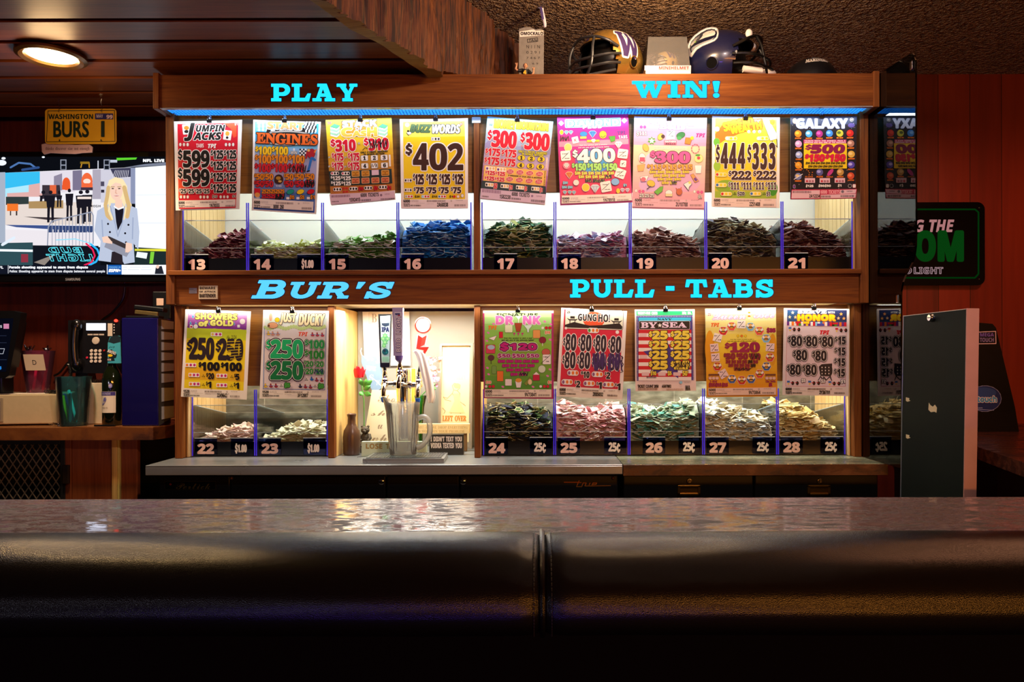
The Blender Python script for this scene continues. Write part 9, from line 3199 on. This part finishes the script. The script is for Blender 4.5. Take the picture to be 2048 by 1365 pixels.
c = P(76, 786, 3.05)
D_ = 3.05
zb_ = b0 + .0006
t = thing('tumbler', 'translucent magenta tumbler tagged with a letter D card', 'tumbler', (c.x, D_, zb_))
hh_ = P(0, 702, D_).z - zb_
mgt = clear('magenta_plastic', (.80, .28, .48), .06, 1.45, 1.0, milk=.1)
MB().lathe([(0, .002), (.040, .001), (.063, hh_), (.061, hh_), (.038, .005), (0, .005)], mgt, (c.x, D_, zb_), 36, cap=False).build('cup', t)
mb = MB()
a_, b2 = P(47, 0, D_ - .066), P(87, 0, D_ - .066)
za, zb3 = P(0, 709, D_ - .066).z, P(0, 742, D_ - .066).z
Tl = Matrix.Translation(((a_.x + b2.x) / 2, D_ - .0655, (za + zb3) / 2)) @ Matrix.Rotation(math.radians(14), 4, 'X')
w2, h2 = (b2.x - a_.x) / 2, (za - zb3) / 2
mb.box(-w2, w2, -.0005, .0005, -h2, h2, ink('#e2cfae'), Tl)
d = Draw(mb, lambda x, y, k: Tl @ Vector((x, -.0006 - k, -y)), .00006)
d.text('D', -.008, -.010, .008, .010, K, st='B')
mb.build('tag', t, label='cream card lettered D')
for k, (dx, col, L_, lb) in enumerate(((-.02, '#e86aa0', .10, 'pink pen inside the magenta tumbler'), (.02, '#e0405c', .09, 'red pen inside the magenta tumbler'))):
 a_ = Vector((c.x + dx, D_, zb_ + .012))
 tag(MB().tube([a_, a_ + Vector((.012, .004, L_))], .0055, mat(col, .3), 10).build('pen', org=a_), lb, 'pen', 'pens in the magenta tumbler')
for k, (dx, dz, lb) in enumerate(((-.038, .012, 'crumpled foil piece at the left of the magenta tumbler top'), (.034, .016, 'spiky silver bottle pourers at the right of the magenta tumbler top'))):
 base = Vector((c.x + dx, D_, zb_ + hh_ + .004))
 mb = MB()
 r = random.Random(k + 5)
 for q_ in range(7): mb.tube([base + Vector((r.uniform(-.008, .008), r.uniform(-.008, .008), -.012)), base + Vector((r.uniform(-.022, .022), r.uniform(-.02, .02), r.uniform(.004, .022)))], [.0035, .0022], chrome, 8)
 mb.ball(base, .009, steel_dull, 10, 8)
 tag(mb.build('bottle_pourer', org=base), lb, 'pourer')
# black cables on the wall behind
for pts_, lb in (([(250, 575), (245, 600), (225, 625), (205, 640), (195, 655)], 'black cable curving down the wall behind the telephone'), ([(136, 725), (120, 745), (108, 752)], 'short black cable at the left of the telephone')):
 pp_ = [P(x, y, 3.28) for x, y in pts_]
 tag(MB().tube(spline(pp_), .0045, black, 8).build('wall_cable', org=pp_[0]), lb, 'cable')
# ------------------------------------------------------------------ right side: glass divider, sign, flap, machine
smoke = clear('smoked_glass', (.34, .30, .30), .015, 1.5, 1.0)
XG = 1.2575
KG = 1.2575 / 1.2865
def gz(py, D): return HC - (py - CY) * D / FPX
pg = [(2.845, .9112), (2.585, .9112), (2.585, gz(600, 2.585)), (2.584, gz(585, 2.58)), (2.572, gz(566, 2.572)), (2.553, gz(552, 2.553)), (2.53, gz(540, 2.53)), (2.508, gz(527, 2.508)), (2.492, gz(512, 2.492)), (2.484, gz(494, 2.484)), (2.482, gz(470, 2.482)), (2.482, gz(122, 2.482)), (2.490, gz(112, 2.49)), (2.505, gz(108, 2.505)), (2.53, gz(112, 2.53)), (2.845, gz(146, 2.70))]
pg = [((y if y > 2.8 else y * KG), (z if z < .92 else HC + (z - HC) * (1 if y > 2.8 else KG))) for y, z in pg]
t = thing('glass_divider', 'smoked glass divider panel standing at the right end of the display cabinet', 'glass panel', (XG, 2.7, .9112))
MB().prism(pg, lambda u, v, k: (XG + .006 * k, u, v), smoke).build('pane', t)
for py, D in ((133, 2.50), (600, 2.60)):
 D *= KG
 z = gz(py, D)
 mb = MB().cbox(XG - .006, XG - .0002, D - .008, D + .008, z - .014, z + .014, chrome, .002)
 mb.build('clip', t, label='small chrome clip')

# beer sign on the plank wall
D_ = 3.535
a, b_ = P(1742, 405, D_), P(1970, 571, D_)
def rr_poly(x0, z0, x1, z1, r):
 o = []
 for cx_, cz, a0 in ((x1 - r, z1 - r, 0), (x0 + r, z1 - r, 90), (x0 + r, z0 + r, 180), (x1 - r, z0 + r, 270)):
  for k in range(7): o.append((cx_ + r * math.cos(math.radians(a0 + 15 * k)), cz + r * math.sin(math.radians(a0 + 15 * k))))
 return o
t = thing('beer_sign', 'black rounded neon-style beer sign with green border on the red plank wall', 'sign', ((a.x + b_.x) / 2, D_, b_.z))
MB().prism(rr_poly(a.x, b_.z, b_.x, a.z, .035), lambda u, v, k: (u, D_ + .034 * k, v), mat('#050507', .12, coat=.5, var=.1, name='gloss_black_sign')).build('panel', t)
mb = MB()
d = Draw(mb, lambda x, y, k: P(x, y, D_ - .0005 - k), .00006)
gd = glow('#0f7a26', .14)
q = [(1754 + (0), 419), (1950, 419), (1957, 425), (1957, 548), (1950, 556), (1754, 556), (1748, 548), (1748, 425)]
d.line(q, 1.6, gd, True)
mb.build('border_tube', t, label='dim green border')
pkk = glow('#e09a9a', .55)
for wd, a0, a1 in (('BRING', 1755, 1848), ('THE', 1859, 1908)):
 mb = MB()
 Draw(mb, lambda x, y, k: P(x, y, D_ - .0005 - k), .00006).text(wd, a0, 440, a1, 464, pkk, st='I', bold=.5)
 mb.build('lettering', t, label='pink slanted lettering')
mb = MB()
d = Draw(mb, lambda x, y, k: P(x, y, D_ - .0005 - k), .00006)
gl = glow('#1c8a2a', .17)
for ch, x0_, x1_ in (('B', 1762, 1790), ('O', 1795, 1827), ('O', 1832, 1869), ('M', 1878, 1925)): d.text(ch, x0_, 464, x1_, 521, gl, bold=3)
mb.build('lettering', t, label='large green lettering')
for wd, a0, a1 in (('BUD', 1782, 1823), ('LIGHT', 1828, 1886)):
 v, f, ed, bb = text_geo(wd, 'S')
 aa, ff = stroke_geo(fit(v, bb, a0, 535, a1, 548), ed, .65)
 mb = MB()
 Draw(mb, lambda x, y, k: P(x, y, D_ - .0005 - k), .00006).put(aa, ff, glow('#d8b0b8', .5))
 mb.build('lettering', t, label='outlined pink lettering')
mb = MB()
for px, py in ((1958, 416), (1958, 559)):
 mb = MB().ball(P(px, py, D_ - .001), .004, chrome, 8, 6)
 mb.build('screw', t)

# right-hand counter
ZR = .97
rcn = thing('right_counter', 'dark laminate counter running forward at the far right', 'counter', (2.2, 2.6, ZR - .045))
poly = [(1.46, 2.10), (1.50, 2.24), (1.605, 2.68), (1.65, 3.565), (3.2, 3.565), (3.2, 2.10)]
MB().prism(poly, lambda u, v, k: (u, v, ZR - .045 + .045 * k), laminate('dark_red_laminate', '#2a1712', '#4a2a20', '#5e3a2c', .2, .4)).build('worktop', rcn)
MB().prism([(1.56, 2.16), (1.70, 2.70), (1.74, 3.56), (3.2, 3.56), (3.2, 2.16)], lambda u, v, k: (u, v, .0005 + (ZR - .0465) * k), dark).build('base', rcn)

# countertop game machine
D_ = 3.18
t = thing('game_machine', 'black countertop touch-screen machine seen from behind the raised bar flap', 'game machine', (P(1990, 860, D_).x, 3.25, ZR))
pl = [(P(x, y, D_).x, P(x, y, D_).z) for x, y in ((1905, 860), (2038, 858), (2030, 815), (1992, 656), (1985, 648), (1960, 646), (1915, 650))]
pl = [(x, ZR + .0005 if z < ZR + .02 else z) for x, z in pl]
MB().prism(pl, lambda u, v, k: (u, D_ + .16 * k, v), mat('#0a0a0d', .25, coat=.3, var=.1, name='machine_black')).build('housing', t)
mb = MB()
d = Draw(mb, lambda x, y, k: P(x, y, D_ - .0004 - k), .00006)
S8 = lambda x, y: (1680 + x / 3.103, 580 + y / 3.103)
d.poly([S8(*p) for p in ((838, 262), (968, 256), (970, 336), (838, 338))], mat('#e8d8d8', .3, name='label_rim')); d.poly([S8(*p) for p in ((840, 266), (964, 260), (966, 332), (840, 334))], ink('#141322'))
d.text('MEGA', *S8(870, 268), *S8(955, 290), ink('#7a6ac8')); d.text('TOUCH', *S8(868, 298), *S8(955, 324), ink('#8a86b8'))
d.disc(*S8(900, 676), 33, ink('#8a98c8'), 26.5); d.disc(*S8(900, 676), 32, ink('#1c2f6a'), 25.5, seg=26)
d.disc(*S8(890, 640), 26, ink('#2a4a8c'), 11)
d.text('mega', *S8(770, 666), *S8(852, 698), ink('#e8702a'), W_, .6, bold=.4); d.text('touch', *S8(852, 660), *S8(972, 698), ink('#3f9ad8'), W_, .8, bold=.5); d.line([S8(845, 742), S8(955, 748)], .5, ink('#8aa0d8')); d.text('.com', *S8(850, 730), *S8(884, 738), ink('#8aa0d8'))
mb.build('badge', t, label='blue oval badge')
mb = MB()
a_ = [P(2014, 738, D_ + .1), P(2018, 742, D_ + .1), P(2037, 806, D_ + .1), P(2030, 808, D_ + .1)]
mb.prism([(p.x + .004, p.z) for p in a_], lambda u, v, k: (u, D_ + .165 + .002 * k, v), ink('#d8b8a0'))
mb.build('paper', t, label='pale paper stuck behind it')

# raised bar flap, standing on edge
t = thing('bar_flap', 'raised dark laminate bar flap with a pale front edge and small lock', 'bar flap', (1.12, 2.11, .30))
za, zb = .31, 1.427
lean = math.radians(1.05)
Tf = Matrix.Translation((1.147, 0, zb)) @ Matrix.Rotation(lean, 4, 'Y') @ Matrix.Translation((0, 0, -zb))
dk_m = mat('#0f1815', .55, spec=.12, var=.25, scale=7, name='flap_laminate')
MB().cbox(0, .030, 1.953, 2.285, za, zb, dk_m, .0015, Tf).build('panel', t, label='dark green-black face')
MB().cbox(-.0005, .0335, 1.949, 1.9528, za, zb + .001, mat('#b98a80', .5, var=.12, scale=20, name='pale_pink_edge'), .001, Tf).build('edge_band', t, label='pale pinkish front edge')
MB().cbox(.0302, .0335, 1.953, 2.285, za, zb + .001, mat('#c99a8c', .5, name='pale_pink_edge2'), .001, Tf).build('edge_band', t)
MB().cbox(-.0015, .028, 2.2853, 2.288, za, zb + .001, mat('#8d97a2', .3, .6, name='metal_edge'), .0008, Tf).build('metal_edge', t, label='bright metal back edge')
MB().cbox(-.0012, -.0001, 1.953, 2.285, zb - .002, zb, mat('#cfc2b4', .5, name='worn_edge'), .0004, Tf).build('worn_edge', t)
def fface(px, py):
 """photo point on the flap's face -> (y, z)"""
 k = (px - CX) / FPX
 y = 1.147 / k
 for _ in range(4):
  z = HC - (py - CY) * y / FPX
  y = (1.147 + (z - zb) * math.tan(lean)) / k
 return y, HC - (py - CY) * y / FPX
ly, lz = fface(1866, 638)
mb = MB().lathe([(.0115, 0), (.0115, .006), (.009, .012), (0, .012)], chrome, (0, 0, 0), 20, Tf @ Matrix.Translation((-.0002, ly, lz)) @ Matrix.Rotation(-PI / 2, 4, 'Y'), cap=False)
mb.box(-.0140, -.0118, ly - .004, ly + .004, lz - .0012, lz + .0012, black, Tf)
mb.build('lock', t)
mb = MB()
cp = [(-9, 4), (-8, -10), (-5, -5), (0, -2), (4, -6), (8, 0), (7, 10), (3, 8), (-4, 9)]
cy0, cz0 = fface(1866, 818)
pts_ = [fface(1866 + x, 818 + y) for x, y in cp]
mb.prism(pts_, lambda u, v, k: Tf @ Vector((-.0004 - .0004 * k, u, v)), mat('#d8c49a', .7, name='bare_wood_chip'))
mb.build('chip', t, label='pale chipped patch')
for px, py in ((1815, 801), (1815, 875)):
 pts_ = [fface(px + x, py + y) for x, y in ((-3, -4), (4, -2), (3, 1), (6, 3), (0, 5), (-3, 3))]
 MB().prism(pts_, lambda u, v, k: Tf @ Vector((-.0004 - .0003 * k, u, v)), mat('#d8c49a', .7, name='bare_wood_chip')).build('chip', t, label='small chipped patch')
MB().cbox(1.10, 1.20, 1.95, 2.285, .0, .309, dark, .003).build('hinge_post', t)
